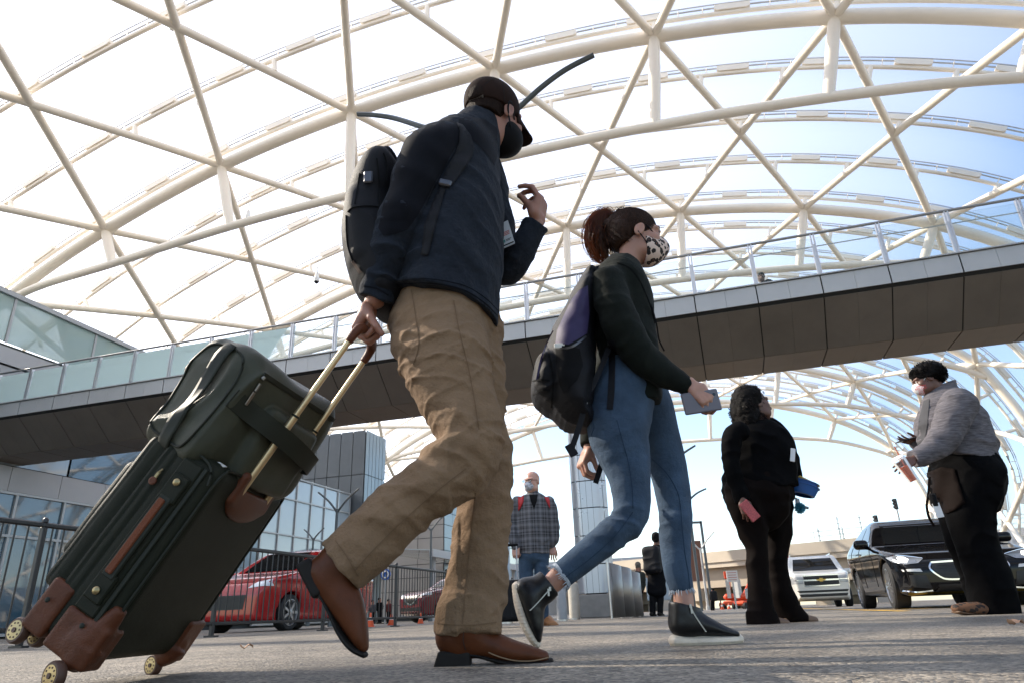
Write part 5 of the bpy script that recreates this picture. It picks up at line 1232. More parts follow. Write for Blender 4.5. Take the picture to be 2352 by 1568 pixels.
parts.append((*F_.mesh(), 0)); join_meshes('body', parts, [M_SKIN2, M_EYEW, M_IRIS], wom)
# hair: cap of hair, ponytail and loose strands
F_ = Field(.0042); F_.ell(ww(0, -.024, .045), (.083, .106, .091), WB); F_.ell(ww(0, -.07, .0), (.064, .05, .07), WB, k=.03)
F_.cut(ww(0, .058, .05), WB[1] - WB[2] * .75, .3); F_.cut(ww(0, -.02, -.03), -WB[2] + WB[1] * .55, .3)
F_.chain([(ww(0, -.10, .045), .022, .022), (ww(0, -.125, .05), .028, .028)], k=.012)
F_.disp(lambda P: .003 * (vnoise(np.stack([(P - wh) @ WB[0] * 120, (P - wh) @ WB[1] * 40, (P - wh) @ WB[2] * 160], 1)) - .5), .012); F_.build('hair', M_HAIRR, wom)
tail = PX([(1408, 510, 2.545, 14, 1), (1392, 503, 2.55, 22, 1), (1374, 522, 2.55, 27, 1), (1370, 555, 2.545, 26, 1), (1378, 585, 2.54, 20, 1), (1392, 606, 2.54, 9, 1)])
hs = MB(); random.seed(11); tp = catmull(np.array([[*p, a] for p, a, b in tail]), 8)
for i in range(800):
    a = random.random() * 2 * math.pi; rr = math.sqrt(random.random()) * 1.08; pts = []; s0 = random.uniform(0, .25); s1 = random.uniform(.6, 1.0); wob = random.uniform(-1.0, 1.0); rr *= 1.25 if i % 9 == 0 else 1
    for f in np.linspace(s0, s1, 9):
        q = tp[min(len(tp) - 1, int(f * (len(tp) - 1)))]; d = unit(tp[min(len(tp) - 1, int(f * (len(tp) - 1)) + 2)][:3] - tp[max(0, int(f * (len(tp) - 1)) - 2)][:3]); s, u = frame(d, (0, 1, 0))
        aa = a + wob * f + .25 * math.sin(f * 9 + i); pts.append(q[:3] + (s * math.cos(aa) + u * math.sin(aa)) * q[3] * rr + np.array([0, 0, .004 * math.sin(f * 14 + i)]))
    hs.tube(pts, [.0016 * (1 - .6 * k / 8) for k in range(9)], 3)
o = hs.build('ponytail', M_TAIL, wom, True); o['kind'] = 'stuff'; hs = MB()
for i in range(60):
    a = random.uniform(-1, 1); p0 = ww(random.uniform(-.075, .075), random.uniform(-.1, .03), .09 + random.uniform(.0, .03)); p1 = ww(random.uniform(-.02, .02), -.11, .05)
    pts = catmull([p0, (p0 + p1) / 2 + WB[2] * random.uniform(.02, .05), p1], 4); hs.tube(pts, [.0012] * len(pts), 4)
knot = ww(0, -.112, .048)
for i in range(1500):
    th = random.uniform(-1.45, 1.45); fz = random.uniform(-1.0, 1.0)
    c0 = np.array([math.sin(th) * .084, -.024 + math.cos(th) * .106 * .78, .045 + fz * .085 * math.sqrt(max(0, 1 - (th / 2.4) ** 2))]); pts = []
    for f in np.linspace(0, 1, 9):
        q = c0 * (1 - f) + np.array([0, -.112, .048]) * f; e = (q - np.array([0, -.024, .045])) / np.array([.0845, .1075, .0925]); L_ = np.linalg.norm(e) + 1e-6
        q2 = np.array([0, -.024, .045]) + (e / L_) * np.array([.0845, .1075, .0925]) * (1.0 + .012 * random.random()) if f < .93 else q
        pts.append(ww(*q2))
    hs.tube(pts, [.0009] * 9, 3)
for i in range(800):
    c0 = np.array([random.uniform(-.07, .07), random.uniform(-.10, -.03), random.uniform(-.055, .03)]); c0[1] -= .02 * (1 - abs(c0[0]) / .07); k1 = np.array([0, -.112, .048]); pts = []
    for f in np.linspace(0, 1, 7):
        q = c0 * (1 - f) + k1 * f; o_ = q - np.array([0, -.03, .02]); pts.append(ww(*(q + unit(o_) * (.006 + .014 * math.sin(math.pi * f)))))
    hs.tube(pts, [.0009] * 7, 3)
o = hs.build('hair_strands', M_HAIRR, wom, True); o['kind'] = 'stuff'
one('lathe', 'hair_tie', M_BLACK, wom, ww(0, -.112, .048), WB[1], [(-.007, .022), (-.003, .027), (.003, .027), (.007, .022)], 16, smooth=True)
# brow and lash
for q in (1, -1): ribbon('eyebrow', catmull([ww(q * .018, .093, .040), ww(q * .034, .090, .044), ww(q * .05, .078, .040)], 4), .006, M_HAIRR, wom, thick=.002, dirs=WB[1]); ribbon('eyelash', catmull([ww(q * .021, .089, .018), ww(q * .033, .091, .0205), ww(q * .046, .083, .016)], 4), .004, M_IRIS, wom, thick=.002, dirs=WB[1])
F_ = Field(.0036); F_.ell(ww(0, .038, -.056), (.070, .083, .072), WB); F_.ell(ww(0, .082, -.028), (.034, .058, .046), WB, k=.03); F_.cut(ww(0, .022, -.03), -WB[1] - WB[2] * .12, .3); F_.cut(ww(0, .09, .012), WB[2] - WB[1] * .25, .3); F_.build('face_mask', M_LEO, wom)
for q in (1, -1):
    ribbon('ear_loop', catmull([ww(q * .060, .055, -.002), ww(q * .074, .02, .022), ww(q * .083, -.012, .032)], 5), .0045, M_BLACK, wom, thick=.002, dirs=WB[0]); ribbon('ear_loop', catmull([ww(q * .084, -.016, -.02), ww(q * .072, .015, -.05), ww(q * .060, .034, -.075)], 5), .0045, M_BLACK, wom, thick=.002, dirs=WB[0])
# phone
phn = empty('phone', "grey phone in the ponytailed woman's hand", 'phone', loc=ph[0])
m = MB(); c_ = sum(ph) / 5; M_PHN = mat('lilac_case', (.12, .108, .128), .35)
q4 = [at(x, y, 2.335) for x, y in z5([(1058, 1170), (1268, 1138), (1268, 1262), (1062, 1298)])]; ex = unit(q4[1] - q4[0]); ez = unit(np.cross(ex, (0, 1, 0))); ey = np.cross(ez, ex)
m.box(c_, (np.linalg.norm(q4[1] - q4[0]), .009, np.linalg.norm(q4[3] - q4[0]) * .98), (ex, (0, 1, 0), ez), .004); m.build('case', M_PHN, phn)
one('lathe', 'camera_lens', M_DK, phn, at(*z5([(1255, 1165)])[0], 2.328), (0, -1, 0), [(0, .006), (.003, .006)], 14)
# her backpack
wb = empty('backpack', "purple and black backpack worn by the ponytailed woman", 'backpack', loc=at(1300, 980, 2.5))
F_ = Field(.0055)
F_.chain(PX([(1352, 655, 2.48, 18, 4.5), (1336, 700, 2.48, 32, 3.0), (1318, 770, 2.48, 48, 2.2), (1306, 840, 2.47, 58, 1.9), (1306, 900, 2.47, 60, 1.9), (1322, 945, 2.47, 46, 2.2), (1342, 962, 2.47, 26, 3)]), k=.02, sub=5)
F_.chain(PX([(1252, 850, 2.47, 22, 4.2), (1250, 900, 2.47, 27, 3.6), (1262, 925, 2.47, 18, 4.2)]), k=.02, sub=4)
F_.disp(lambda P: .010 * folds(P, (.6, .2, .8), 11, 7, 2.0) + .004 * folds(P, (.5, .2, -.8), 24, 10, 9.0)); o = F_.build('body', M_BPK, wb); wbb = bvh_of([o])
patch('purple_panel', z5([(527, 540), (535, 700), (522, 815), (470, 850), (420, 880), (345, 875), (355, 800), (400, 700), (440, 620), (480, 570)]), cam_ray, wbb, M_PURP, wb, .004, 7.0)
patch('mesh_pocket', z5([(345, 885), (430, 890), (480, 905), (500, 1000), (470, 1080), (395, 1160), (370, 1110), (350, 1000)]), cam_ray, wbb, M_BLACK, wb, .005, 7.0)
seam(z5([(340, 905), (440, 890), (520, 830)]), .008, M_ZIP, wbb, 'pocket_binding', off=.006, parent=wb)
for pts in ([(330, 800), (290, 880), (255, 980), (235, 1080)], [(300, 900), (320, 1000), (330, 1100), (320, 1240)], [(210, 1090), (250, 1080), (310, 1085)], [(215, 1170), (260, 1140), (310, 1140)], [(262, 950), (245, 1040), (236, 1080)]): seam(z5(pts), .006, M_PURP if pts[0][0] in (330, 262) else M_BLACK, wbb, 'webbing', off=.005, parent=wb)
M_GREYP = mat('grey_plastic', (.35, .35, .37), .5)
h = wbb.ray_cast(V(C0), V(ray(*z5([(370, 890)])[0])))
if h[0]: m = MB(); m.box(np.array(h[0]) - np.array([0, .008, 0]), (.045, .004, .018), None, .002); m.box(np.array(h[0]) - np.array([-.012, .008, .012]), (.016, .004, .02), None, .002); m.build('white_tag', mat('white_tag', (.75, .73, .68), .7), wb)
ribbon('hip_strap', catmull([at(x, y, Y) for (x, y), Y in zip(z5([(650, 900), (610, 1000), (560, 1110), (520, 1180), (500, 1280), (470, 1380), (435, 1480)]), (2.38, 2.37, 2.36, 2.345, 2.34, 2.34, 2.34))], 5), .020, M_BPK, wb, thick=.003)
q = at(*z5([(435, 1485)])[0], 2.34); one('box', 'strap_end', M_BPK, wb, q, (.03, .005, .045), (unit((1, 0, .5)), (0, 1, 0), unit((-.5, 0, 1))), .002)
q = at(*z5([(508, 1185)])[0], 2.335); m = MB(); m.box(q, (.026, .010, .05), (unit((1, 0, -.15)), (0, 1, 0), unit((.15, 0, 1))), .004); m.build('buckle', M_GREYP, wb)
patch('shoulder_strap', z5([(645, 860), (690, 850), (690, 1000), (685, 1150), (675, 1255), (640, 1250), (650, 1100), (655, 950)]), cam_ray, bvh_of([jkt, jeans]), M_BPK, wb, .006, 7.0)
ribbon('loose_strap', catmull([at(x, y, 2.56) for x, y in z6([(640, 200), (625, 260), (605, 330), (585, 392)])], 4), .02, M_BPK, wb, thick=.003)
q = at(*z5([(572, 455)])[0], 2.45); F_ = Field(.004); F_.chain([(q + np.array([-.01, 0, -.03]), .02, .016), (q, .022, .014), (q + np.array([.02, 0, .012]), .018, .01)], k=.01); F_.build('grab_handle', M_BPK, wb)
# ================================================================ people further off
z7 = lambda x, y: (1617 + x * .4336, 790 + y * .4336)
def S7(l, Y, q=1.0): return PX([(*z7(e[0], e[1]), e[3] if len(e) > 3 else Y, e[2] * .4336, e[4] if len(e) > 4 else q) for e in l])
M_BLKJ = mat('black_denim', (0.0026, 0.0026, 0.003), .8, var=.3, vscale=14, spec=.04, weave=.3, bump=.15, bscale=60)
M_BRNP = mat('dark_brown_knit', (0.0048, 0.0030, 0.0026), .75, var=.2, vscale=10, spec=.05)
M_HEATH = mat('grey_heather_knit', (0.115, 0.107, 0.117), .9, var=.55, vscale=60, aniso=(.25, .25, 1.6), sheen=.04, spec=.12, weave=.4, bump=.2, bscale=70)
M_APRON = mat('brown_apron', (0.0055, 0.0022, 0.0014), .8, spec=.1, var=.15, vscale=8)
M_HAIRK = mat('black_hair', (0.004, 0.0032, 0.003), .5, spec=.08, var=.4, vscale=100, bump=.7, bscale=200)
def limbs(name, chains, mm, par, vox=.008, k=.02, cuts=(), fd=.004, seed=1.0, al_=14, dv=(.1, .1, 1), extra=None):
    F_ = Field(vox)
    for c_ in chains: F_.chain(c_, k=k, sub=5)
    for c_ in cuts: F_.cut(*c_)
    F_.disp(lambda P: fd * folds(P, dv, al_, 5, seed) + fd * .5 * folds(P, (.5, .2, .8), al_ * 1.7, 7, seed + 4) + (extra(P) if extra else 0))
    return F_.build(name, mm, par)
def curls(c, B, shell, n, mm, par, r=.006, name='hair', seed=1, coil=.012):
    """a head of curls: little coils scattered over a shell of hair. shell: list of (centre, radii) in head axes"""
    random.seed(seed); hs = MB()
    for i in range(n):
        cc, rr = shell[i % len(shell)]; th = random.uniform(0, 2 * math.pi); z = random.uniform(-1, 1); q = math.sqrt(1 - z * z)
        e = np.array([q * math.cos(th), q * math.sin(th), z]); p = np.array(cc) + e * np.array(rr) * random.uniform(.88, 1.06)
        if p[1] > .045 and p[2] < .075: continue
        p = np.asarray(c) + B[0] * p[0] + B[1] * p[1] + B[2] * p[2]; a0 = random.random() * 6; pts = []
        for k in range(7): a = a0 + k * 1.1; pts.append(p + np.array([math.cos(a) * coil * .6, math.sin(a) * coil * .6, -k * coil * .32 + coil]))
        hs.tube(pts, r * .5, 4)
    o = hs.build(name + '_curls', mm, par, True); o['kind'] = 'stuff'; return o
# ---- staff member in black
Y1 = 5.2
st1_ = empty('person', 'woman all in black with curly hair, looking right, phone in hand', 'person', loc=gnd(1780, 1430))
near = S7([(215, 780, 100), (222, 860, 92), (250, 960, 76), (280, 1080, 54), (288, 1180, 54), (290, 1280, 60), (303, 1380, 68), (316, 1455, 80), (320, 1485, 84)], Y1 - .1, .95)
farl = S7([(360, 790, 100), (378, 880, 84), (388, 980, 68), (388, 1090, 50), (394, 1190, 50), (408, 1290, 60), (440, 1380, 62), (480, 1445, 62), (495, 1462, 60)], Y1 + .12, .95)
hip = S7([(290, 720, 160), (288, 800, 172), (300, 860, 150)], Y1, .95)
limbs('trousers', [hip, near, farl], M_BRNP, st1_, cuts=[(gnd(1752, 1434), (0, 0, -1), .14), (at(*z7(490, 1462), Y1 + .12), (0, 0, -1), .12)], fd=.02, al_=7, dv=(1, .3, .1))
limbs('jacket', [S7([(292, 790, 196), (298, 740, 190), (300, 700, 182), (303, 620, 176), (292, 540, 172), (275, 485, 148), (262, 450, 110), (252, 428, 58)], Y1, .85)], M_BLKJ, st1_, cuts=[(at(*z7(290, 778), Y1), (0.1, 0, -1), .5)], fd=.018, dv=(.4, .2, 1), al_=9)
limbs('sleeve', [S7([(190, 460, 50), (156, 482, 50), (144, 545, 49), (146, 640, 45), (166, 720, 43), (195, 790, 42), (205, 835, 38)], Y1 - .24)], M_BLKJ, st1_,
      cuts=[(at(*z7(203, 828), Y1 - .28), (.2, 0, -1), .1)], fd=.010, dv=(.2, .2, 1), al_=10)
limbs('sleeve', [S7([(340, 440, 60), (400, 500, 58), (440, 590, 54), (465, 670, 48), (478, 730, 40)], Y1 + .25)], M_BLKJ, st1_, fd=.008)
h1 = at(*z7(266, 322), Y1 + .02); B1 = basis((.97, .22, .05)); n1 = at(*z7(240, 405), Y1)
parts = [(*head(h1, B1, 1.13, 1.08, n1, vox=.006, neck_r=.066), 0)] + eyes(h1, B1, 1.13)
wr = at(*z7(208, 832), Y1 - .28); y_ = unit(np.array([.15, -.1, -1])); z_ = unit(np.array([-.35, -.9, 0.05])); x_ = np.cross(y_, z_); x_ = x_ if x_[0] > 0 else -x_
parts.append((*hand(wr, np.array([x_, y_, z_]), [(.5, .8, .5)] * 4, ((.4, .3), .6), vox=.0055, s=.95), 0))
wr3 = at(*z7(480, 735), Y1 + .22); y_ = unit(np.array([.8, -.1, -.4])); z_ = unit(np.array([-.3, -.5, -1])); z_ = unit(z_ - y_ * (z_ @ y_)); x_ = np.cross(y_, z_)
parts.append((*hand(wr3, np.array([x_, y_, z_]), [(.3, .4, .3)] * 4, ((.6, .3), .4), vox=.0055, s=.95), 0))
F_ = Field(.02); F_.chain(S7([(290, 760, 130), (285, 560, 130), (250, 420, 70)], Y1)); F_.chain([(p, a * .7, b * .7) for p, a, b in near]); F_.chain([(p, a * .7, b * .7) for p, a, b in farl])
parts.append((*F_.mesh(), 0)); join_meshes('body', parts, [M_SKIND, M_EYEW, M_IRIS], st1_)
F_ = Field(.007); w_ = lambda x, y, z: h1 + B1[0] * x + B1[1] * y + B1[2] * z
F_.ell(w_(0, -.04, .05), (.115, .13, .115), B1); F_.ell(w_(0, -.10, -.05), (.125, .10, .14), B1, k=.03); F_.ell(w_(0, -.09, -.14), (.12, .095, .13), B1, k=.03); F_.cut(w_(0, .06, .03), B1[1] - B1[2] * .35, .4); F_.cut(w_(0, .012, -.02), B1[1] - B1[2] * .08, .4)
F_.disp(lambda P: .012 * (vnoise(P * 45) - .5), .02); F_.build('hair', M_HAIRK, st1_)
curls(h1, B1, [((0, -.04, .05), (.115, .125, .115)), ((0, -.10, -.05), (.13, .105, .14)), ((0, -.09, -.14), (.125, .10, .13)), ((0, -.02, -.15), (.12, .07, .09))], 1300, mat('curl_brown', (0.008, 0.0042, 0.0034), .4, spec=.2), st1_, seed=3, coil=.011, r=.0045)
ribbon('head_band', catmull([w_(-.085, .01, .075), w_(-.06, .03, .115), w_(0, .045, .135), w_(.06, .03, .115), w_(.086, .01, .075), w_(.095, -.02, .03)], 5), .02, mat('red_band', (.30, .05, .04), .7, var=.6, vscale=60), st1_, thick=.004, dirs=B1[2])
for (x, y, Y, q, mm) in ((350, 1470, Y1 - .1, 0, None), (500, 1455, Y1 + .12, 0, None)):
    F_ = Field(.006); F_.chain(S7([(x - 70, y - 4, 28), (x + 10, y - 2, 28), (x + 84, y + 6, 20)], Y, 1.7), k=.01); F_.cut(at(*z7(x, y + 22), Y), (0, 0, -1), .4); F_.build('shoe', mat('tan_shoe', (.16, .095, .06), .6, var=.2, vscale=30), st1_)
m = MB(); q = at(*z7(470, 585), Y1 - .18); m.box(q, (.035, .01, .10), (unit((1, 0, -.25)), (0, 1, 0), unit((.25, 0, 1))), .003); m.build('badge', mat('white_card', (.65, .65, .66), .5), st1_)
pr = empty('phone', 'phone in a red glitter case held low by the woman in black', 'phone', loc=at(*z7(240, 880), Y1 - .3))
m = MB(); q = at(*z7(242, 880), Y1 - .33); m.box(q, (.072, .009, .145), (unit((.83, 0, .55)), (0, 1, 0), unit((-.55, 0, .83))), .004); m.build('case', mat('red_case', (.36, .055, .06), .45, var=.6, vscale=130), pr)
tr = empty('tray', 'blue plastic trays and yellow pouch carried by the woman in black', 'tray', loc=at(*z7(520, 790), Y1 + .1))
c_ = at(*z7(520, 765), Y1 + .1); t_ = unit((.75, 0, -.25)); u_ = unit((.28, 0, 1)); v_ = np.array([0, 1.0, 0])
for k, (dz, sc) in enumerate(((0, 1), (.028, .97))):
    m = MB(); rows = []
    for (f, h) in ((.62, -.05), (.78, -.045), (1.0, .02), (1.08, .022)): rows.append([c_ + u_ * (h + dz) + (t_ * math.cos(a) * .12 * sc + v_ * math.sin(a) * .09 * sc) * f for a in np.linspace(0, 2 * math.pi, 25)])
    m.sheet(rows); o = m.build('bowl', mat('tray_blue', (.02, .10, .32), .4), tr, True); md = o.modifiers.new('thickness', 'SOLIDIFY'); md.thickness = .004
m = MB(); m.box(c_ + u_ * .06 + t_ * .03, (.17, .12, .014), (unit((.8, .1, -.42)), v_, unit((.42, 0, .8))), .005); m.build('pouch', mat('pouch_yellow', (.55, .36, .05), .5), tr)
m = MB(); m.box(c_ + u_ * .05 + t_ * .0, (.14, .13, .02), (t_, v_, u_), .006); m.build('folded_cloth', mat('cloth_blue', (.05, .13, .30), .8), tr)
kp = empty('pompom_keyring', 'turquoise pompom keyring hanging under the blue trays', 'keyring', loc=at(*z7(510, 865), Y1 + .05))
c_ = at(*z7(508, 866), Y1 + .05); random.seed(2); m = MB()
for i in range(380):
    d = unit(np.array([random.gauss(0, 1) for _ in range(3)])); m.tube([c_, c_ + d * .042 * random.uniform(.85, 1.08)], [.004, .0016], 3)
m.build('pompom', mat('turquoise_fur', (.05, .25, .36), .8), kp)['kind'] = 'stuff'
m = MB(); m.tube([c_ + np.array([-.02, 0, .03]), at(*z7(488, 815), Y1 + .1)], .008, 8); m.box(at(*z7(498, 828), Y1 + .06), (.025, .008, .035), None, .003); m.build('clip', M_GREYP, kp)
m = MB(); m.box(at(*z7(535, 862), Y1 + .04), (.055, .012, .02), (unit((1, 0, -.3)), (0, 1, 0), unit((.3, 0, 1))), .004); m.build('key', M_ZIP, kp)

# ---- staff member in the grey jacket
Y2 = 5.5
st2_ = empty('person', 'woman in grey zip jacket and apron facing left with iced drink', 'person', loc=gnd(2290, 1410))
near = S7([(1440, 690, 140), (1430, 770, 132), (1412, 860, 118), (1420, 960, 108), (1450, 1060, 102), (1482, 1160, 102), (1510, 1260, 106), (1535, 1360, 108), (1548, 1420, 108), (1550, 1445, 106)], Y2 - .1, .95)
farl = S7([(1340, 700, 130), (1335, 800, 110), (1345, 900, 90), (1362, 1000, 82), (1390, 1100, 70), (1415, 1200, 58), (1435, 1300, 50), (1452, 1380, 48), (1456, 1400, 48)], Y2 + .15, .95)
limbs('trousers', [S7([(1370, 610, 150), (1400, 690, 172), (1395, 780, 158)], Y2, .95), near, farl], M_BLKJ, st2_, cuts=[(at(*z7(1550, 1432), Y2 - .1), (0.0, 0, -1), .2), (at(*z7(1456, 1392), Y2 + .15), (0, 0, -1), .12)], fd=.02, al_=7, dv=(1, .3, .1))
jk2 = limbs('jacket', [S7([(1352, 640, 182), (1348, 590, 180), (1340, 520, 182), (1325, 440, 172), (1305, 360, 148), (1285, 290, 110), (1275, 240, 66), (1268, 215, 58)], Y2, .9)], M_HEATH, st2_, cuts=[(at(*z7(1350, 622), Y2), (-.32, 0, -1), .6), (at(*z7(1285, 215), Y2), (-.3, 0, 1), .2)], fd=.022, dv=(.4, .2, 1), al_=9)
sl2 = limbs('sleeve', [S7([(1350, 320, 90), (1310, 410, 84), (1275, 490, 74), (1215, 550, 62), (1150, 590, 52), (1100, 612, 42)], Y2 - .26)], M_HEATH, st2_, cuts=[(at(*z7(1108, 608), Y2 - .26), (-1, 0, -.25), .1)], fd=.012, dv=(.6, .2, .6), al_=12)
limbs('sleeve', [S7([(1240, 330, 70), (1185, 430, 62), (1165, 490, 50), (1130, 520, 40)], Y2 + .25)], M_HEATH, st2_, fd=.01)
j2b = bvh_of([jk2]); s7 = lambda l: [z7(*e) for e in l]
patch('jacket_front', s7([(1165, 300), (1195, 290), (1185, 420), (1170, 520), (1150, 560), (1130, 520), (1140, 400)]), cam_ray, j2b, mat('charcoal_knit', (.05, .05, .056), .9), st2_, .006, 8.0)
h2 = at(*z7(1180, 190), Y2); B2 = basis((-.93, .30, -.32)); n2 = at(*z7(1262, 262), Y2)
w_ = lambda x, y, z: h2 + B2[0] * x + B2[1] * y + B2[2] * z
parts = [(*head(h2, B2, 1.0, 1.05, n2, vox=.006, neck_r=.062), 0)] + eyes(h2, B2)
wr = at(*z7(1105, 610), Y2 - .29); y_ = unit(np.array([-.85, -.1, -.45])); z_ = unit(np.array([-.2, -.95, .3])); z_ = unit(z_ - y_ * (z_ @ y_)); x_ = np.cross(y_, z_); x_ = x_ if x_[2] > 0 else -x_
parts.append((*hand(wr, np.array([x_, y_, z_]), [(.35, .7, .5)] * 4, ((.3, .2), .7), vox=.0055, s=.95, spread=(.15, .05, -.05, -.15)), 0))
wr3 = at(*z7(1135, 515), Y2 + .24); y_ = unit(np.array([-.95, -.1, .05])); z_ = unit(np.array([0, -.3, -1])); z_ = unit(z_ - y_ * (z_ @ y_)); x_ = np.cross(y_, z_)
parts.append((*hand(wr3, np.array([x_, y_, z_]), [(.2, .3, .2)] * 4, ((.5, .3), .4), vox=.0055, s=.95), 0))
F_ = Field(.02); F_.chain(S7([(1360, 640, 130), (1330, 460, 130), (1265, 260, 60)], Y2)); F_.chain([(p, a * .7, b * .7) for p, a, b in near]); F_.chain([(p, a * .7, b * .7) for p, a, b in farl])
parts.append((*F_.mesh(), 0)); join_meshes('body', parts, [M_SKIND, M_EYEW, M_IRIS], st2_)
F_ = Field(.007); F_.ell(w_(0, -.03, .055), (.103, .125, .095), B2); F_.ell(w_(0, -.09, .02), (.095, .075, .085), B2, k=.03); F_.cut(w_(0, .06, .03), B2[1] - B2[2] * .9, .4); F_.cut(w_(0, -.03, -.02), -B2[2] + B2[1] * .5, .4)
F_.disp(lambda P: .018 * (vnoise(P * 32) - .5), .02); F_.build('hair', M_HAIRK, st2_)
curls(h2, B2, [((0, -.03, .055), (.105, .125, .095)), ((0, -.09, .02), (.10, .08, .085)), ((0, .05, .085), (.07, .04, .03))], 1200, M_HAIRK, st2_, seed=8, coil=.012, r=.005)
def red_letters():
    m = bpy.data.materials.new('red_print_cloth'); m.use_nodes = True; nt = m.node_tree; N, L = nt.nodes.new, nt.links.new; b = nt.nodes['Principled BSDF']
    tc = N('ShaderNodeTexCoord'); n = N('ShaderNodeTexVoronoi'); n.feature = 'DISTANCE_TO_EDGE'; n.inputs['Scale'].default_value = 42; L(tc.outputs['Object'], n.inputs['Vector'])
    r = N('ShaderNodeValToRGB'); r.color_ramp.interpolation = 'CONSTANT'; e = r.color_ramp.elements; e[0].color = (.75, .72, .72, 1); e[1].position = .14; e[1].color = (.55, .02, .04, 1)
    x = r.color_ramp.elements.new(.34); x.color = (.78, .72, .70, 1)
    L(n.outputs['Distance'], r.inputs[0]); L(r.outputs[0], b.inputs['Base Color']); b.inputs['Roughness'].default_value = .8; return m
F_ = Field(.005); F_.ell(w_(0, .040, -.050), (.070, .083, .067), B2); F_.ell(w_(0, .082, -.03), (.034, .056, .046), B2, k=.03); F_.cut(w_(0, .02, -.03), -B2[1], .3); F_.cut(w_(0, .09, .006), B2[2] - B2[1] * .1, .3); F_.build('face_mask', mat('white_mask', (.72, .69, .69), .8), st2_)
for q in (1, -1): ribbon('ear_loop', catmull([w_(q * .064, .045, -.005), w_(q * .078, .015, .015), w_(q * .09, -.015, .02)], 4), .005, M_WHITE, st2_, thick=.002, dirs=B2[0])
# printed letters on the mask
def text_curve(name, body, size, c, ex, ez, mm, par, ext=.001):
    cu = bpy.data.curves.new(name, 'FONT'); cu.body = body; cu.size = size; cu.extrude = ext; cu.align_x = 'CENTER'; cu.align_y = 'CENTER'; cu.resolution_u = 2
    o = bpy.data.objects.new(name, cu); COL.objects.link(o); ex = unit(ex); ez = unit(np.asarray(ez) - ex * (np.asarray(ez) @ ex)); n_ = np.cross(ex, ez); c = np.asarray(c, float)
    o.matrix_world = Matrix(((ex[0], ez[0], n_[0], c[0]), (ex[1], ez[1], n_[1], c[1]), (ex[2], ez[2], n_[2], c[2]), (0, 0, 0, 1)))
    me = bpy.data.meshes.new_from_object(o); me.transform(o.matrix_world); bpy.data.objects.remove(o); o2 = bpy.data.objects.new(name, me); COL.objects.link(o2); me.materials.clear(); me.materials.append(mm)
    if par is not None: part(o2, par)
    return o2
M_REDP = mat('red_print', (.55, .015, .04), .7)
mc = w_(.0, .06, -.045); cf = unit(C0 - mc); ex = unit(np.cross(np.array([0, 0, 1.0]), cf)) ; ez = unit(np.array([.25, 0, 1.0]))
mb_ = bvh_of([o for o in st2_.children if o.name.startswith('face_mask')])
for i, (tx, dx, dz) in enumerate((('UN DU', .0, .030), ('KIN DON', .004, .008), ('DUN', .002, -.014), ('DUNK', .008, -.036))):
    q = w_(.065, .055, -.040) + ex * dx + np.array([0, 0, 1.0]) * dz; h = mb_.ray_cast(V(C0), V(q - C0)); q = np.array(h[0]) + cf * .003 if h[0] else q
    o = text_curve('mask_print', tx, .024, q, ex, ez, M_REDP, st2_)
    for v in o.data.vertices:
        hh = mb_.ray_cast(V(C0), v.co - V(C0)); 
        if hh[0]: v.co = hh[0] + (V(C0) - hh[0]).normalized() * .004
# apron, pouch, card, shoes
tr2 = bvh_of([o for o in st2_.children if o.name.startswith(('trousers', 'jacket'))])
patch('apron', s7([(1185, 680), (1260, 650), (1330, 660), (1360, 760), (1385, 840), (1330, 880), (1250, 912), (1215, 850), (1195, 770)]), cam_ray, tr2, M_APRON, st2_, .012, 9.0, .004)
ribbon('apron_tie', catmull([at(*z7(x, y), Y2 - .32) for x, y in ((1195, 700), (1188, 800), (1180, 850), (1190, 910), (1212, 950), (1222, 960))], 4), .018, M_APRON, st2_, thick=.003)
m = MB(); m.box(at(*z7(1240, 878), Y2 - .34), (.055, .006, .105), (unit((1, 0, .12)), (0, 1, 0), unit((-.12, 0, 1))), .002); m.build('card', mat('white_card', (.65, .65, .66), .5), st2_)
m = MB(); m.box(at(*z7(1215, 825), Y2 - .33), (.05, .04, .10), None, .012); m.build('pouch', M_BLACK, st2_)
for (x0, x1, y, Y) in ((1318, 1500, 1405, Y2 - .12),):
    F_ = Field(.006); F_.chain(S7([(1500, 1400, 34), (1440, 1402, 36), (1380, 1400, 32), (1335, 1398, 22)], Y, 1.5), k=.01); F_.cut(at(*z7(1400, 1436), Y), (0, 0, -1), .5); F_.build('shoe', leopard('leopard_shoe', (.115, .052, .024, 1), (.04, .016, .007, 1), 30), st2_)
    F_ = Field(.006); F_.chain(S7([(1490, 1432, 8), (1400, 1428, 8), (1332, 1416, 8)], Y, 5), k=.01); F_.build('shoe_sole', mat('shoe_rubber', (.12, .07, .04), .7), st2_)
F_ = Field(.007); F_.chain(S7([(1470, 1398, 30), (1400, 1400, 26)], Y2 + .15, 1.5)); F_.build('shoe', M_BLEATH, st2_)
cup = empty('iced_drink', 'clear cup of amber iced drink with straw in a hand', 'cup', loc=at(*z7(1105, 725), Y2 - .30))
ca, cb_ = at(*z7(1032, 612), Y2 - .33), at(*z7(1112, 722), Y2 - .33); ad = unit(ca - cb_); L_ = np.linalg.norm(ca - cb_)
one('lathe', 'tea', mat('amber_tea', (.55, .085, .01), .15), cup, cb_, ad, [(0.004, .033), (L_ * .68, .044), (L_ * .69, .03)], 20, smooth=True)
one('lathe', 'cup_wall', glassy('cup_plastic', (.9, .9, .9), .12, .1), cup, cb_, ad, [(0, .036), (L_, .051), (L_ + .002, .047)], 20, smooth=True)
one('lathe', 'lid', glassy('lid_plastic', (.9, .9, .9), .3, .1), cup, ca, ad, [(0, .049), (.012, .049), (.03, .03)], 20, smooth=True)
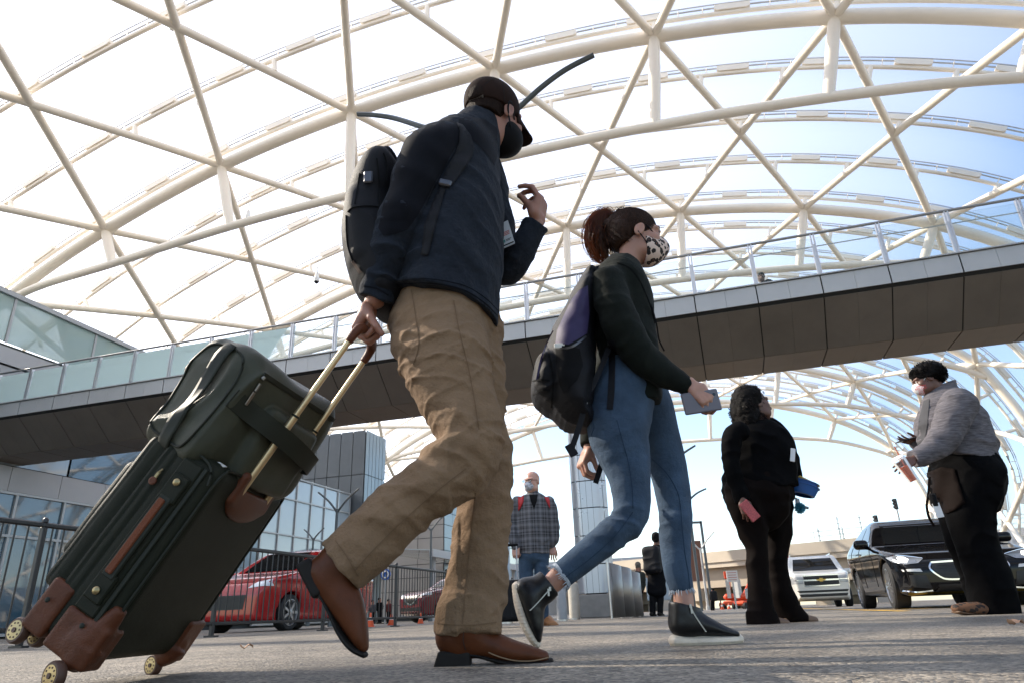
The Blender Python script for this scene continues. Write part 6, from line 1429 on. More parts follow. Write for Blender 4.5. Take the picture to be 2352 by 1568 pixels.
one('tube', 'straw', mat('straw_orange', (.5, .12, .05), .5), cup, [cb_ + ad * .05, at(*z7(1008, 540), Y2 - .33)], .0045, 8)
p2 = empty('phone', 'black phone held level in front of the grey jacket', 'phone', loc=at(*z7(1065, 510), Y2 + .2))
m = MB(); m.box(at(*z7(1068, 507), Y2 + .18), (.15, .075, .010), (unit((1, 0, .2)), (0, 1, 0), unit((-.2, 0, 1))), .004); m.build('case', M_DK, p2)

# ---- bald man in plaid
z8 = lambda x, y: (1157.6 + x * .2578, 1065.75 + y * .2578)
def S8(l, Y, q=1.0): return PX([(*z8(e[0], e[1]), Y + (e[3] if len(e) > 3 else 0), e[2] * .2578, q) for e in l])
def plaid():
    m = bpy.data.materials.new('grey_plaid'); m.use_nodes = True; nt = m.node_tree; N, L = nt.nodes.new, nt.links.new; b = nt.nodes['Principled BSDF']
    tc = N('ShaderNodeTexCoord'); sp_ = N('ShaderNodeSeparateXYZ'); L(tc.outputs['Object'], sp_.inputs[0])
    def stripes(src, freq, ph):
        a = N('ShaderNodeMath'); a.operation = 'MULTIPLY_ADD'; a.inputs[1].default_value = freq; a.inputs[2].default_value = ph; L(src, a.inputs[0])
        s = N('ShaderNodeMath'); s.operation = 'FRACT'; L(a.outputs[0], s.inputs[0])
        r = N('ShaderNodeValToRGB'); r.color_ramp.interpolation = 'CONSTANT'; e = r.color_ramp.elements
        for i, (p, c) in enumerate(((0, .30), (.12, .62), (.30, .28), (.42, .10), (.52, .48), (.60, .10), (.72, .45), (.9, .16))):
            if i < 2: e[i].position = p; e[i].color = (c, c, c, 1)
            else: q = e.new(p); q.color = (c, c, c * 1.02, 1)
        L(s.outputs[0], r.inputs[0]); return r.outputs[0]
    g1, g2 = stripes(sp_.outputs['X'], 7.5, .3), stripes(sp_.outputs['Z'], 6.5, .1)
    mx = N('ShaderNodeMix'); mx.data_type = 'RGBA'; mx.inputs[0].default_value = .5; L(g1, mx.inputs[6]); L(g2, mx.inputs[7])
    tn = N('ShaderNodeMix'); tn.data_type = 'RGBA'; tn.blend_type = 'MULTIPLY'; tn.inputs[0].default_value = 1; tn.inputs[7].default_value = (.27, .265, .285, 1); L(mx.outputs[2], tn.inputs[6])
    L(tn.outputs[2], b.inputs['Base Color']); b.inputs['Roughness'].default_value = .9; return m
YB = 8.3
bald = empty('person', 'bald man with glasses and camouflage mask in a plaid shirt', 'person', loc=gnd(1235, 1432))
limbs('shirt', [S8([(265, 800, 135), (262, 720, 142), (262, 600, 146), (262, 480, 144), (262, 380, 140), (258, 300, 118), (255, 265, 55)], YB, .8),
                S8([(125, 330, 52), (95, 430, 50), (75, 540, 46), (78, 640, 44, -.06), (105, 730, 34, -.1)], YB), S8([(395, 330, 52), (430, 430, 50), (445, 540, 46), (452, 640, 44), (425, 720, 34, .02)], YB)], plaid(), bald, vox=.012, fd=.012,
      cuts=[(at(*z8(265, 795), YB), (0, 0, -1), .35)])
limbs('jeans', [S8([(265, 740, 125), (262, 800, 128)], YB, .8), S8([(200, 800, 70), (195, 950, 62), (200, 1150, 52), (205, 1330, 46), (205, 1400, 44)], YB), S8([(330, 800, 70), (335, 950, 62), (340, 1150, 52), (348, 1330, 46), (350, 1390, 44)], YB)], M_DENIM, bald, vox=.012, fd=.008)
hb = at(*z8(250, 158), YB); BB = basis((-.52, -.85, -.10)); w_ = lambda x, y, z: hb + BB[0] * x + BB[1] * y + BB[2] * z
parts = [(*head(hb, BB, 1.05, 1.05, at(*z8(258, 285), YB), vox=.007, neck_r=.06), 0)] + eyes(hb, BB, 1.05)
wr = at(*z8(108, 735), YB - .1); y_ = np.array([0, -.1, -1.0]); z_ = unit(np.array([-.2, -1, .1])); x_ = np.cross(y_, z_)
parts.append((*hand(wr, np.array([unit(x_), unit(y_), z_]), [(.9, 1.2, .8)] * 4, ((.4, .3), .6), vox=.006, s=1.0), 0))
wr = at(*z8(425, 725), YB + .02); parts.append((*hand(wr, np.array([unit(-x_), unit(y_), z_]), [(.4, .5, .3)] * 4, ((.4, .3), .5), vox=.006, s=1.0), 0))
F_ = Field(.02); F_.chain(S8([(262, 780, 100), (262, 450, 110), (258, 290, 50)], YB, .8)); F_.chain(S8([(200, 800, 50), (200, 1380, 32)], YB)); F_.chain(S8([(330, 800, 50), (350, 1380, 32)], YB)); parts.append((*F_.mesh(), 0))
join_meshes('body', parts, [mat('skin_ruddy', (0.50, 0.27, 0.20), .4, var=.08, vscale=20, sub=.2), M_EYEW, M_IRIS], bald)
bs = bvh_of([o for o in bald.children if o.name.startswith('shirt')]); s8 = lambda l: [z8(*e) for e in l]
patch('undershirt', s8([(225, 270), (300, 270), (290, 330), (268, 400), (240, 330)]), cam_ray, bs, M_BLACK, bald, .008, 5.0)
for pts in ([(125, 268), (178, 265), (175, 330), (150, 390), (128, 415)], [(348, 265), (395, 275), (408, 330), (412, 395), (385, 350)]): patch('strap', s8(pts), cam_ray, bs, mat('red_strap', (.42, .015, .02), .6), bald, .012, 5.0, .006)
F_ = Field(.006); F_.ell(w_(0, .042, -.052), (.072, .084, .066), BB); F_.ell(w_(0, .082, -.03), (.034, .056, .046), BB, k=.03); F_.cut(w_(0, .02, -.03), -BB[1], .3); F_.cut(w_(0, .09, .004), BB[2], .3)
F_.build('face_mask', mat('camo_cloth', (.40, .40, .44), .8, var=.95, vscale=30), bald)
gm = MB()
for q in (-1, 1): gm.tube([w_(q * .034 + .026 * math.cos(a), .118, .012 + .019 * math.sin(a)) for a in np.linspace(0, 2 * math.pi, 17)[:-1]], .0028, 5, closed=True); gm.tube([w_(q * .06, .118, .016), w_(q * .08, .04, .018), w_(q * .084, -.01, .014)], .0026, 5)
gm.tube([w_(-.009, .12, .016), w_(.009, .12, .016)], .0026, 5); gm.build('glasses', M_BLACK, bald, True)
for x, y in ((205, 1415), (400, 1420)):
    F_ = Field(.008); F_.chain(PX([(*z8(x - 10, y - 20), YB + .05, 14, 1), (*z8(x + 10, y), YB - .06, 13, 1.2), (*z8(x + 40, y + 14), YB - .17, 10, 1.5)]), k=.01); F_.build('shoe', mat('tan_boot', (.30, .13, .045), .6), bald)
# his cases
def roll_case(name, label, c, size, mm, ang, handle=True):
    e = empty(name, label, 'suitcase', loc=c); ax = np.array([(math.cos(ang), math.sin(ang), 0), (-math.sin(ang), math.cos(ang), 0), (0, 0, 1)]); c = np.asarray(c, float)
    F_ = Field(.012); F_.rbox(c + np.array([0, 0, size[2] / 2 + .06]), np.array(size) / 2, ax, rad=.05); F_.build('shell', mm, e)
    for i in (-1, 1):
        for j in (-1, 1): q = c + ax[0] * i * size[0] * .36 + ax[1] * j * size[1] * .3; one('lathe', 'wheel', M_SOLE, e, q + np.array([0, 0, .03]), ax[0], [(-.018, .03), (.018, .03)], 14)
    if handle:
        for i in (-1, 1): one('tube', 'handle_rod', M_GREYP, e, [c + ax[0] * i * size[0] * .22 + np.array([0, 0, size[2] + .04]), c + ax[0] * i * size[0] * .22 + np.array([0, 0, size[2] + .42])], .008, 8)
        one('box', 'handle_grip', M_BLACK, e, c + np.array([0, 0, size[2] + .43]), (size[0] * .55, .03, .03), ax, .01)
    for k in (-1, 0, 1): one('box', 'rib', mm, e, c - ax[1] * (size[1] / 2 + .002) + ax[0] * k * size[0] * .25 + np.array([0, 0, size[2] / 2 + .06]), (.02, .012, size[2] * .8), ax, .004)
    return e
q = gnd(1176, 1446); q = q * (7.9 / q[1]); roll_case('suitcase', 'black rolling bag held by the bald man behind the leather boot', np.array([q[0], 7.9, 0]), (.36, .24, .42), M_BPK, .1)

# ---- dark figures by the pillar and further off
zb = lambda x, y: (1286 + x * .21875, 1176 + y * .21875)
def walker(label, cx, top, bot, Y, mm, mp, skin, facing, hw=1.0, coat=False, hair=None, pack=None, capm=None, vox=.018, hat=False):
    """a standing figure: px centre line, head top and feet rows in photo pixels"""
    e = empty('person', label, 'person', loc=at(cx, bot, Y)); H = bot - top; y = lambda f: top + H * f; fz = unit(facing)
    p = lambda l: PX([(cx + a * H, y(b), Y, r * H, q) for a, b, r, q in l])
    s = hw
    tz = p([(0, .50, .082 * s, .8), (0, .40, .085 * s, .75), (0, .30, .09 * s, .75), (0, .21, .085 * s, .8), (0, .175, .04, 1)])
    if coat: tz = p([(0, .70, .105 * s, .8), (0, .58, .10 * s, .8), (0, .45, .095 * s, .8), (0, .32, .095 * s, .8), (0, .22, .088 * s, .8), (0, .18, .045, 1)])
    limbs('jacket', [tz] + [p([(q * .085 * s, .225, .038, 1), (q * .105 * s, .33, .036, 1), (q * .105 * s, .43, .031, 1), (q * .09 * s, .50, .026, 1)]) for q in (-1, 1)], mm, e, vox=vox, fd=.012)
    limbs('trousers', [p([(0, .47, .078 * s, .8), (0, .52, .08 * s, .8)])] + [p([(q * .035, .52, .052 * s, 1), (q * .04, .68, .043 * s, 1), (q * .045, .82, .036 * s, 1), (q * .045, .95, .034, 1)]) for q in (-1, 1)], mp, e, vox=vox, fd=.008)
    hc_ = at(cx, y(.085), Y); Bx = basis(fz); sc = H * pxm(cx, y(.5), Y) / 1.72
    parts = [(*head(hc_, Bx, sc, 1.0, at(cx, y(.19), Y), vox=.01, features=True), 0)]
    F_ = Field(.02)
    for q in (-1, 1): F_.chain(p([(q * .04 * s, .23, .03, 1), (q * .085 * s, .24, .026, 1), (q * .1 * s, .36, .026, 1), (q * .09 * s, .49, .022, 1), (q * .088 * s, .545, .022, 1)])); F_.chain(p([(q * .035, .5, .035, 1), (q * .045, .9, .022, 1), (q * .045, .97, .02, 1)]))
    F_.chain(p([(0, .52, .06, .8), (0, .2, .05, .8), (0, .15, .03, 1)])); parts.append((*F_.mesh(), 0)); join_meshes('body', parts, [skin], e)
    if hair is not None:
        F_ = Field(.01); F_.ell(hc_ + Bx[2] * .045 * sc - Bx[1] * .025 * sc, np.array([.085, .105, .088]) * sc, Bx); F_.ell(hc_ - Bx[1] * .06 * sc - Bx[2] * .02 * sc, np.array([.07, .05, .07]) * sc, Bx, k=.03); F_.cut(hc_ + Bx[1] * .06 * sc, Bx[1] - Bx[2] * .6, .3); F_.disp(lambda P: .012 * (vnoise(P * 40) - .5), .02); F_.build('hat' if hat else 'hair', hair, e)
    for q in (-1, 1):
        F_ = Field(.014); c_ = at(cx + q * .045 * H, y(.975), Y); F_.chain([(c_ - fz * .05, .045, .04), (c_ + fz * .10 - np.array([0, 0, .02]), .045, .032)]); F_.cut(np.array([0, 0, at(cx, bot, Y)[2] + .005]), (0, 0, -1)); F_.build('shoe', M_SOLE, e)
    if pack is not None:
        F_ = Field(.014); c_ = at(cx, y(.34), Y) - fz * .20; F_.rbox(c_, (.17, .12, .25), basis(fz), rad=.08); F_.disp(lambda P: .012 * folds(P, (0, 0, 1), 9, 5, 2.0)); F_.build('backpack', pack, e)
    return e
M_CHAR = mat('charcoal_coat', (.006, .006, .0075), .85, spec=.1)
walker('tall person in black coat with a black backpack waiting beyond the pillar', 1508, 1219, 1414, 14.0, M_CHAR, M_BLACK, M_SKIND, (.55, .8, 0), 1.05, coat=True, hair=M_BLACK, pack=M_BPK, hat=True)
walker('shorter person in dark jacket standing behind the metal panels', 1466, 1288, 1416, 16.2, mat('dark_olive_coat', (.02, .022, .016), .85), M_BLACK, M_SKIN, (.3, .95, 0), .95, hair=mat('greying_hair', (.10, .085, .07), .7))
walker('tiny dark figure with backpack walking near the orange machines', 1637, 1349, 1404, 38, M_CHAR, M_BLACK, M_SKIN, (0, 1, 0), 1.0, hair=M_BLACK, pack=M_BPK, vox=.03)
walker('tiny second figure beside the walker near the orange machines', 1655, 1378, 1404, 60, mat('maroon_coat', (.1, .02, .02), .85), M_BLACK, M_SKIN, (0, 1, 0), 1.0, hair=M_BLACK, vox=.04)
for i, (x, t_, b_, Y, lab) in enumerate(((872, 1371, 1432, 27, 'small dark figure queueing behind the black fence beside a cone'), (856, 1376, 1433, 29, 'small figure in grey queueing at the end of the line behind the fence'), (893, 1374, 1432, 30, 'small figure in dark red top queueing close to the dark red car'))):
    walker(lab, x, t_, b_, Y, (M_CHAR, mat('grey_coat', (.06, .06, .07), .85), mat('maroon_coat', (.1, .02, .02), .85))[i], M_BLACK, M_SKIN, (1, .2, 0), 1.0, hair=M_BLACK, vox=.03)
# leaning on the railing of the footbridge
wr_ = empty('person', 'dark haired person leaning on the footbridge railing', 'person', loc=ats(1755, 655, 17.6))
c_ = ats(1749, 637, 17.2); Bx = basis((-.4, -.9, -.3)); parts = [(*head(c_, Bx, 1.05, 1, c_ + np.array([.06, .05, -.2]), vox=.012), 0)]; join_meshes('body', parts, [M_SKIND], wr_)
F_ = Field(.012); F_.ell(c_ + Bx[2] * .045 - Bx[1] * .02, (.088, .108, .09), Bx); F_.cut(c_ + Bx[1] * .06, Bx[1] - Bx[2] * .4, .3); F_.build('hair', M_HAIRK, wr_)
F_ = Field(.016); q = ats(1764, 652, 17.25); F_.chain([(q + np.array([-.22, 0, -.10]), .08, .08), (q + np.array([.02, 0, -.02]), .13, .12), (q + np.array([.28, 0.05, -.14]), .07, .07)]); F_.chain([(q, .15, .13), (q + np.array([.1, .1, -.7]), .17, .14), (q + np.array([.1, .15, -1.4]), .13, .12)]); F_.disp(lambda P: .01 * folds(P, (1, 0, 0), 9, 5)); F_.build('jacket', M_CHAR, wr_)
# ================================================================ vehicles
M_TIRE = mat('tyre_rubber', (0.012, 0.012, 0.013), .75); M_CHROME = mat('chrome', (.75, .75, .77), .12, metal=1.0)
M_ALLOY = mat('alloy', (.42, .43, .45), .28, metal=.9); M_GLS = mat('car_glass', (.006, .007, .008), .03, spec=.22); M_GRILL = mat('grille_black', (.008, .008, .009), .4)
M_LAMPG = mat('lamp_glass', (.55, .57, .6), .08, spec=1.0, coat=1.0); M_PLAST = mat('trim_black', (.015, .015, .016), .5)
class Car:
    """a body pressed from a side outline, a plan outline and a section; lamps, glass and trim are laid onto it.
    axes: X to the car's left-hand side as the viewer in front sees right..., here x = across, y = from nose to tail, z = up"""
    def __init__(self, name, label, pos, ang, L, Wd, H, paint, side, hood, beltz, wheels, wr, roofw=.78, vox=.028, group=None):
        self.e = empty(name, label, 'car', group, loc=(pos[0], pos[1], 0)); self.L, self.W, self.H = L, Wd, H
        ca, sa = math.cos(ang), math.sin(ang)
        self.ex = np.array([ca, sa, 0]); self.ey = np.array([-sa, ca, 0]); self.p = np.array([pos[0], pos[1], 0.0])
        n = [int(Wd / vox) + 8, int(L / vox) + 8, int(H / vox) + 8]; lo = np.array([-Wd / 2 - 3.5 * vox, -3.5 * vox, -2 * vox])
        X, Y, Z = [lo[i] + vox * np.arange(n[i]) for i in range(3)]
        # heights of top and underside along the length
        top = np.interp(Y, [q[0] for q in side], [q[1] for q in side]); 
        kk = np.array([1, 2, 3, 2, 1.0]); kk /= kk.sum(); top = np.convolve(np.pad(top, 2, mode='edge'), kk, 'valid')
        bot = np.interp(Y, [q[0] for q in hood], [q[1] for q in hood])
        hwid = Wd / 2 * np.clip(1 - .16 * np.clip(1 - Y / (.20 * L), 0, 1) ** 2.2 - .12 * np.clip(1 - (L - Y) / (.18 * L), 0, 1) ** 2.2, .1, 1)
        Zg = Z[None, None, :]; Yg = Y[None, :, None]; Xg = np.abs(X)[:, None, None]
        t3, b3, w3 = top[None, :, None], bot[None, :, None], hwid[None, :, None]
        bz = np.interp(Y, [0, L], beltz)[None, :, None]
        # section: tumblehome above the belt, slight tuck below
        f = np.clip((Zg - bz) / np.maximum(H - bz, .05), 0, 1.2); ws = w3 * np.where(Zg > bz, 1 - (1 - roofw) * f ** 1.1, 1 - .06 * np.clip((bz - .22 - Zg) / .5, 0, 1) ** 1.5) + .018 * np.exp(-((Zg - bz + .08) / .05) ** 2)
        d = np.stack([np.broadcast_to(v, (n[0], n[1], n[2])) for v in (Xg - ws, Zg - t3, b3 - Zg, -Yg + 0 * Zg, Yg - L + 0 * Zg)])
        r = .07; q = np.maximum(d + r, 0); D = np.sqrt((q ** 2).sum(0)) + np.minimum((d + r).max(0), 0) - r
        self.wheels = wheels; self.wr = wr
        for y in wheels:        # wheel arches
            a = np.sqrt((Yg - y) ** 2 + (Zg - wr) ** 2) - (wr + .05); a = np.maximum(a, -(Xg - (Wd / 2 - .30))); D = np.maximum(D, -a)
        P, Q = nets(D.astype(np.float32), lo, vox); self.lP = P
        self.body = fast_mesh('body', P @ np.array([self.ex, self.ey, (0, 0, 1)]) + self.p, Q, paint, self.e); self.bv = bvh_of([self.body])
    def w(self, x, y, z): return self.p + self.ex * x + self.ey * y + np.array([0, 0, z])
    def front(self, name, poly, mm, off=.006, step=.05, thick=0.0, par=None): return patch(name, poly, lambda a, b: (self.w(a, -1.5, b), self.ey), self.bv, mm, par or self.e, off, step, thick)
    def flank(self, name, poly, mm, sd=-1, off=.006, step=.06, thick=0.0): return patch(name, poly, lambda a, b: (self.w(sd * 3, a, b), -self.ex * sd), self.bv, mm, self.e, off, step, thick)
    def mirror_front(self, name, poly, mm, **k): return [self.front(name, poly, mm, **k), self.front(name, [(-x, z) for x, z in poly][::-1], mm, **k)]
    def line(self, pts, view, w, mm, name='shut_line', sd=-1, off=.003):
        P = []
        for (a, b) in catmull(np.array(pts, float), 6):
            o, d = (self.w(a, -1.5, b), self.ey) if view == 'f' else (self.w(sd * 3, a, b), -self.ex * sd)
            h = self.bv.ray_cast(V(o), V(d))
            if h[0] is not None: P.append(np.array(h[0]) - unit(d) * off)
        if len(P) > 2: ribbon(name, P, w, mm, self.e, thick=.004, dirs=(self.ey if view == 'f' else -self.ex * sd))
    def wheel_set(self, spokes=10, rim=M_ALLOY, width=.22, twin=True):
        for y in self.wheels:
            for sd in (-1, 1):
                c = self.w(sd * (self.W / 2 - .13), y, self.wr); ax = self.ex * sd; r = self.wr
                t = one('lathe', 'wheel', M_TIRE, self.e, c, ax, [(-.11, r * .7), (-.11, r * .94), (-.08, r), (.08, r), (.105, r * .94), (.11, r * .74), (.07, r * .72)], 32, smooth=True)
                one('lathe', 'rim', rim, t, c, ax, [(.07, r * .715), (.105, r * .735), (.106, r * .70), (.06, r * .66), (.03, r * .64), (.03, r * .1)], 28, smooth=True)
                m = MB()
                for k in range(spokes):
                    a = 2 * math.pi * k / spokes; u = self.ey * math.cos(a) + np.array([0, 0, 1.0]) * math.sin(a)
                    for dd in ((-.045, .045) if twin else (0,)): v = np.cross(ax, u); m.box(c + ax * .085 + u * r * .39 + v * dd * .6, (r * .66, .028 if twin else .05, .03), (unit(u + v * dd * .9), unit(v - u * dd * .9), ax))
                m.lathe(c, ax, [(.05, r * .17), (.10, r * .16), (.105, r * .1)], 16); m.build('spokes', rim, t)
                one('lathe', 'brake_disc', M_GRILL, t, c, ax, [(.0, r * .5), (.04, r * .5)], 20)
    def mirrors(self, y, z, mm, s=1.0):
        for sd in (-1, 1):
            F_ = Field(.016); q = self.w(sd * (self.W / 2 + .11), y, z); F_.rbox(q, (.11 * s, .085 * s, .075 * s), np.array([self.ex, self.ey, (0, 0, 1)]), rad=.06 * s); F_.chain([(q - self.ex * sd * .08 - np.array([0, 0, .05]), .025, .025), (self.w(sd * (self.W / 2 - .06), y + .02, z - .09), .03, .03)], k=.02); F_.build('mirror', mm, self.e)
def car_at(x, y, Y=None): g_ = gnd(x, y); return g_ if Y is None else g_ * (Y / g_[1])
# ---- black sedan
M_PBLK = mat('black_car_paint', (0.003, 0.003, 0.004), .05, spec=.28)
nose = W(3.08, 11.3)
sd_ = Car('sedan', 'glossy black sedan with its headlamps lit, facing the camera', (nose[0], nose[1]), -AL, 4.75, 1.84, 1.45, M_PBLK,
          [(0, .54), (.06, .63), (.35, .755), (.9, .85), (1.35, .91), (1.60, .955), (1.85, 1.10), (2.15, 1.29), (2.5, 1.42), (2.9, 1.47), (3.4, 1.44), (3.85, 1.29), (4.2, 1.14), (4.45, 1.09), (4.7, 1.05), (4.75, .95)], [(0, .24), (.25, .17), (4.5, .2), (4.75, .35)], (.86, 1.0), (.83, 3.68), .335, roofw=.68, vox=.024)
sd_.wheel_set(9)
sd_.mirrors(1.66, 1.0, M_PBLK)
sd_.front('windscreen', [(-.68, .985), (.68, .985), (.56, 1.405), (-.56, 1.405)], M_GLS, step=.08)
for q in (-1, 1):
    sd_.flank('side_window', [(1.92, 1.06), (2.72, 1.07), (2.72, 1.36), (2.42, 1.345), (2.15, 1.24)], M_GLS, q); sd_.flank('side_window', [(2.78, 1.07), (3.55, 1.09), (3.72, 1.13), (3.4, 1.28), (3.0, 1.365), (2.78, 1.365)], M_GLS, q)
    sd_.line([(1.75, 1.0), (1.62, .8), (1.65, .5), (1.72, .34)], 's', .012, M_GRILL, sd=q); sd_.line([(2.75, 1.05), (2.72, .8), (2.75, .5), (2.78, .34)], 's', .012, M_GRILL, sd=q); sd_.line([(3.6, 1.08), (3.55, .9), (3.35, .62), (3.3, .5)], 's', .012, M_GRILL, sd=q)
    for y in (2.55, 3.42): one('box', 'door_handle', M_PBLK, sd_.e, sd_.w(q * .925, y, .88), (.03, .2, .035), (sd_.ex, sd_.ey, (0, 0, 1)), .01)
    sd_.flank('sill_trim', [(1.3, .24), (3.25, .24), (3.25, .28), (1.3, .28)], M_PLAST, q)
sd_.front('grille', [(-.42, .60), (.42, .60), (.46, .52), (.37, .42), (.28, .385), (-.28, .385), (-.37, .42), (-.46, .52)], M_GRILL, off=.008)
for k in range(5): sd_.line([(-.38 + .0 * k, .42 + k * .036), (0, .415 + k * .036), (.38 - .0 * k, .42 + k * .036)], 'f', .010, M_PLAST, 'grille_bar', off=.014)
sd_.line([(-.44, .605), (0, .612), (.44, .605)], 'f', .024, M_CHROME, 'grille_frame', off=.016); sd_.line([(-.44, .605), (-.48, .52), (-.38, .41), (-.28, .372), (0, .368), (.28, .372), (.38, .41), (.48, .52), (.44, .605)], 'f', .022, M_CHROME, 'grille_frame', off=.014)
hl = [(.50, .665), (.60, .60), (.76, .59), (.86, .64), (.90, .72), (.80, .73), (.64, .70)]
for q in (-1, 1):
    pl = [(q * a, b) for a, b in hl]; sd_.front('headlamp', pl if q > 0 else pl[::-1], mat('headlamp_lens', (.16, .17, .19), .06, spec=1, coat=1), off=.010)
    o = sd_.front('daytime_lamp', [(q * a, b) for a, b in ((.70, .655), (.74, .612), (.82, .62), (.86, .67), (.80, .70), (.73, .69))], mat('lit_lamp', (1.0, .97, .88), .3, emit=3.0), off=.016); sd_.line([(q * .51, .672), (q * .66, .71), (q * .82, .738), (q * .9, .728)], 'f', .012, M_CHROME, 'lamp_brow', off=.016)
    sd_.front('fog_lamp', [(q * .58, .485), (q * .8, .50), (q * .81, .53), (q * .60, .525)], mat('fog_lens', (.6, .6, .6), .2), off=.010); sd_.front('lower_intake', [(q * .50, .26), (q * .82, .30), (q * .80, .45), (q * .55, .44)], M_GRILL, off=.005)
    sd_.line([(q * .5, .235), (q * .7, .225), (q * .86, .26)], 'f', .02, M_CHROME, 'lip_trim', off=.012)
sd_.front('lower_grille', [(-.46, .22), (.46, .22), (.42, .31), (-.42, .31)], M_GRILL)
sd_.front('sunroof', [(-.40, 1.405), (.40, 1.405), (.36, 1.425), (-.36, 1.425)], M_GLS)
one('lathe', 'badge', M_CHROME, sd_.e, sd_.w(0, -.01, .53), -sd_.ey, [(0, .07), (.02, .06)], 20)
# ---- white sport utility
M_PSIL = mat('champagne_car_paint', (.66, .65, .62), .3, metal=.1, coat=.6)
nose = W(2.85, 27.5)
sv = Car('sport_utility_car', 'large white sport utility car stopped under the flyover', (nose[0], nose[1]), -AL, 5.2, 2.02, 1.88, M_PSIL,
         [(0, .95), (.08, 1.12), (.5, 1.19), (1.1, 1.24), (1.35, 1.27), (1.6, 1.45), (2.0, 1.75), (2.3, 1.84), (3, 1.88), (4.6, 1.86), (5.0, 1.78), (5.1, 1.3), (5.2, 1.1)], [(0, .30), (.3, .22), (4.9, .28), (5.2, .5)], (1.14, 1.16), (.95, 3.9), .40, roofw=.80, vox=.032)
sv.wheel_set(6, twin=False); sv.mirrors(1.75, 1.22, M_PSIL, 1.25)
sv.front('windscreen', [(-.78, 1.28), (.78, 1.28), (.67, 1.73), (-.67, 1.73)], M_GLS, step=.1)
for q in (-1, 1):
    sv.flank('side_window', [(1.95, 1.26), (2.75, 1.26), (2.75, 1.7), (2.3, 1.7), (2.1, 1.55)], M_GLS, q); sv.flank('side_window', [(2.85, 1.26), (3.75, 1.26), (3.75, 1.7), (2.85, 1.7)], M_GLS, q); sv.flank('side_window', [(3.85, 1.26), (4.8, 1.28), (4.75, 1.7), (3.85, 1.7)], M_GLS, q)
    pl = [(q * .58, 1.03), (q * .60, .80), (q * .95, .80), (q * .98, 1.0), (q * .8, 1.04)]; sv.front('headlamp', pl, mat('suv_lamp', (.38, .39, .41), .1, coat=1), off=.012); sv.line([(q * .6, .915), (q * .78, .915), (q * .96, .91)], 'f', .03, M_CHROME, 'lamp_bar', off=.018)
sv.front('grille', [(-.57, 1.05), (.57, 1.05), (.57, .76), (.5, .72), (-.5, .72), (-.57, .76)], M_GRILL, off=.01)
sv.line([(-.58, .905), (0, .905), (.58, .905)], 'f', .05, M_CHROME, 'grille_bar', off=.02); sv.line([(-.6, 1.06), (0, 1.065), (.6, 1.06)], 'f', .03, M_CHROME, 'grille_frame', off=.02); sv.line([(-.58, .72), (0, .71), (.58, .72)], 'f', .04, M_CHROME, 'grille_frame', off=.02)
for z in (.80, .97): sv.line([(-.56, z), (0, z), (.56, z)], 'f', .012, M_PLAST, 'grille_bar', off=.016)
bg = [(-.16, .93), (-.055, .93), (-.055, .965), (.055, .965), (.055, .93), (.16, .93), (.13, .885), (.055, .885), (.055, .85), (-.055, .85), (-.055, .885), (-.13, .885)]
m = MB(); m.prism([sv.w(a, -.045, b) for a, b in bg], -sv.ey * .02); m.build('badge', mat('badge_gold', (.62, .40, .10), .3, metal=.6), sv.e)
sv.front('lower_grille', [(-.78, .50), (.78, .50), (.84, .57), (-.84, .57)], M_GRILL, off=.01); sv.front('skid_plate', [(-.75, .36), (.75, .36), (.8, .45), (-.8, .45)], M_PLAST, off=.006)
m = MB()
for q in (-1, 1): m.tube([sv.w(q * .72, 2.4, 1.90), sv.w(q * .72, 4.7, 1.90)], .02, 6)
m.build('roof_rack', M_CHROME, sv.e)
sv2 = MB()
# ---- red hatchback behind the fence
M_PRED = mat('red_car_paint', (.33, .006, .008), .2, coat=.6, spec=.4)
pr_ = W(-9.6, 12.0)
rc = Car('red_car', 'bright red car parked behind the black fence', (pr_[0], pr_[1]), -AL, 4.5, 1.82, 1.72, M_PRED,
         [(0, .72), (.06, .88), (.4, 1.02), (1.0, 1.12), (1.25, 1.16), (1.65, 1.42), (2.05, 1.63), (2.6, 1.72), (3.5, 1.70), (4.1, 1.58), (4.35, 1.3), (4.48, 1.1), (4.5, .9)], [(0, .22), (.25, .18), (4.2, .22), (4.4, .4)], (1.06, 1.12), (.88, 3.55), .345, roofw=.72, vox=.03)
rc.wheel_set(7, twin=False); rc.mirrors(1.62, 1.15, M_PRED, 1.15)
for q in (-1, 1):
    rc.flank('side_window', [(1.72, 1.2), (2.65, 1.21), (2.65, 1.61), (2.25, 1.60), (1.95, 1.45)], M_GLS, q); rc.flank('side_window', [(2.73, 1.21), (3.7, 1.22), (4.0, 1.3), (3.7, 1.58), (2.73, 1.62)], M_GLS, q)
    rc.line([(1.55, 1.05), (1.5, .8), (1.55, .4)], 's', .012, M_GRILL, sd=q); rc.line([(2.7, 1.1), (2.66, .8), (2.7, .35)], 's', .012, M_GRILL, sd=q); rc.flank('tail_lamp', [(4.05, .92), (4.33, .95), (4.3, 1.1), (4.08, 1.08)], mat('tail_red', (.3, .01, .01), .1, coat=1), q)
    for y in (2.5, 3.4): one('box', 'door_handle', M_PRED, rc.e, rc.w(q * .90, y, .95), (.03, .18, .035), (rc.ex, rc.ey, (0, 0, 1)), .01)
rc.front('windscreen', [(-.64, 1.19), (.64, 1.19), (.54, 1.62), (-.54, 1.62)], M_GLS, step=.1)
for q in (-1, 1): rc.front('headlamp', [(q * .45, .80), (q * .85, .84), (q * .82, .97), (q * .6, .92)], M_LAMPG, off=.01)
rc.front('grille', [(-.4, .42), (.4, .42), (.45, .68), (-.45, .68)], M_GRILL)
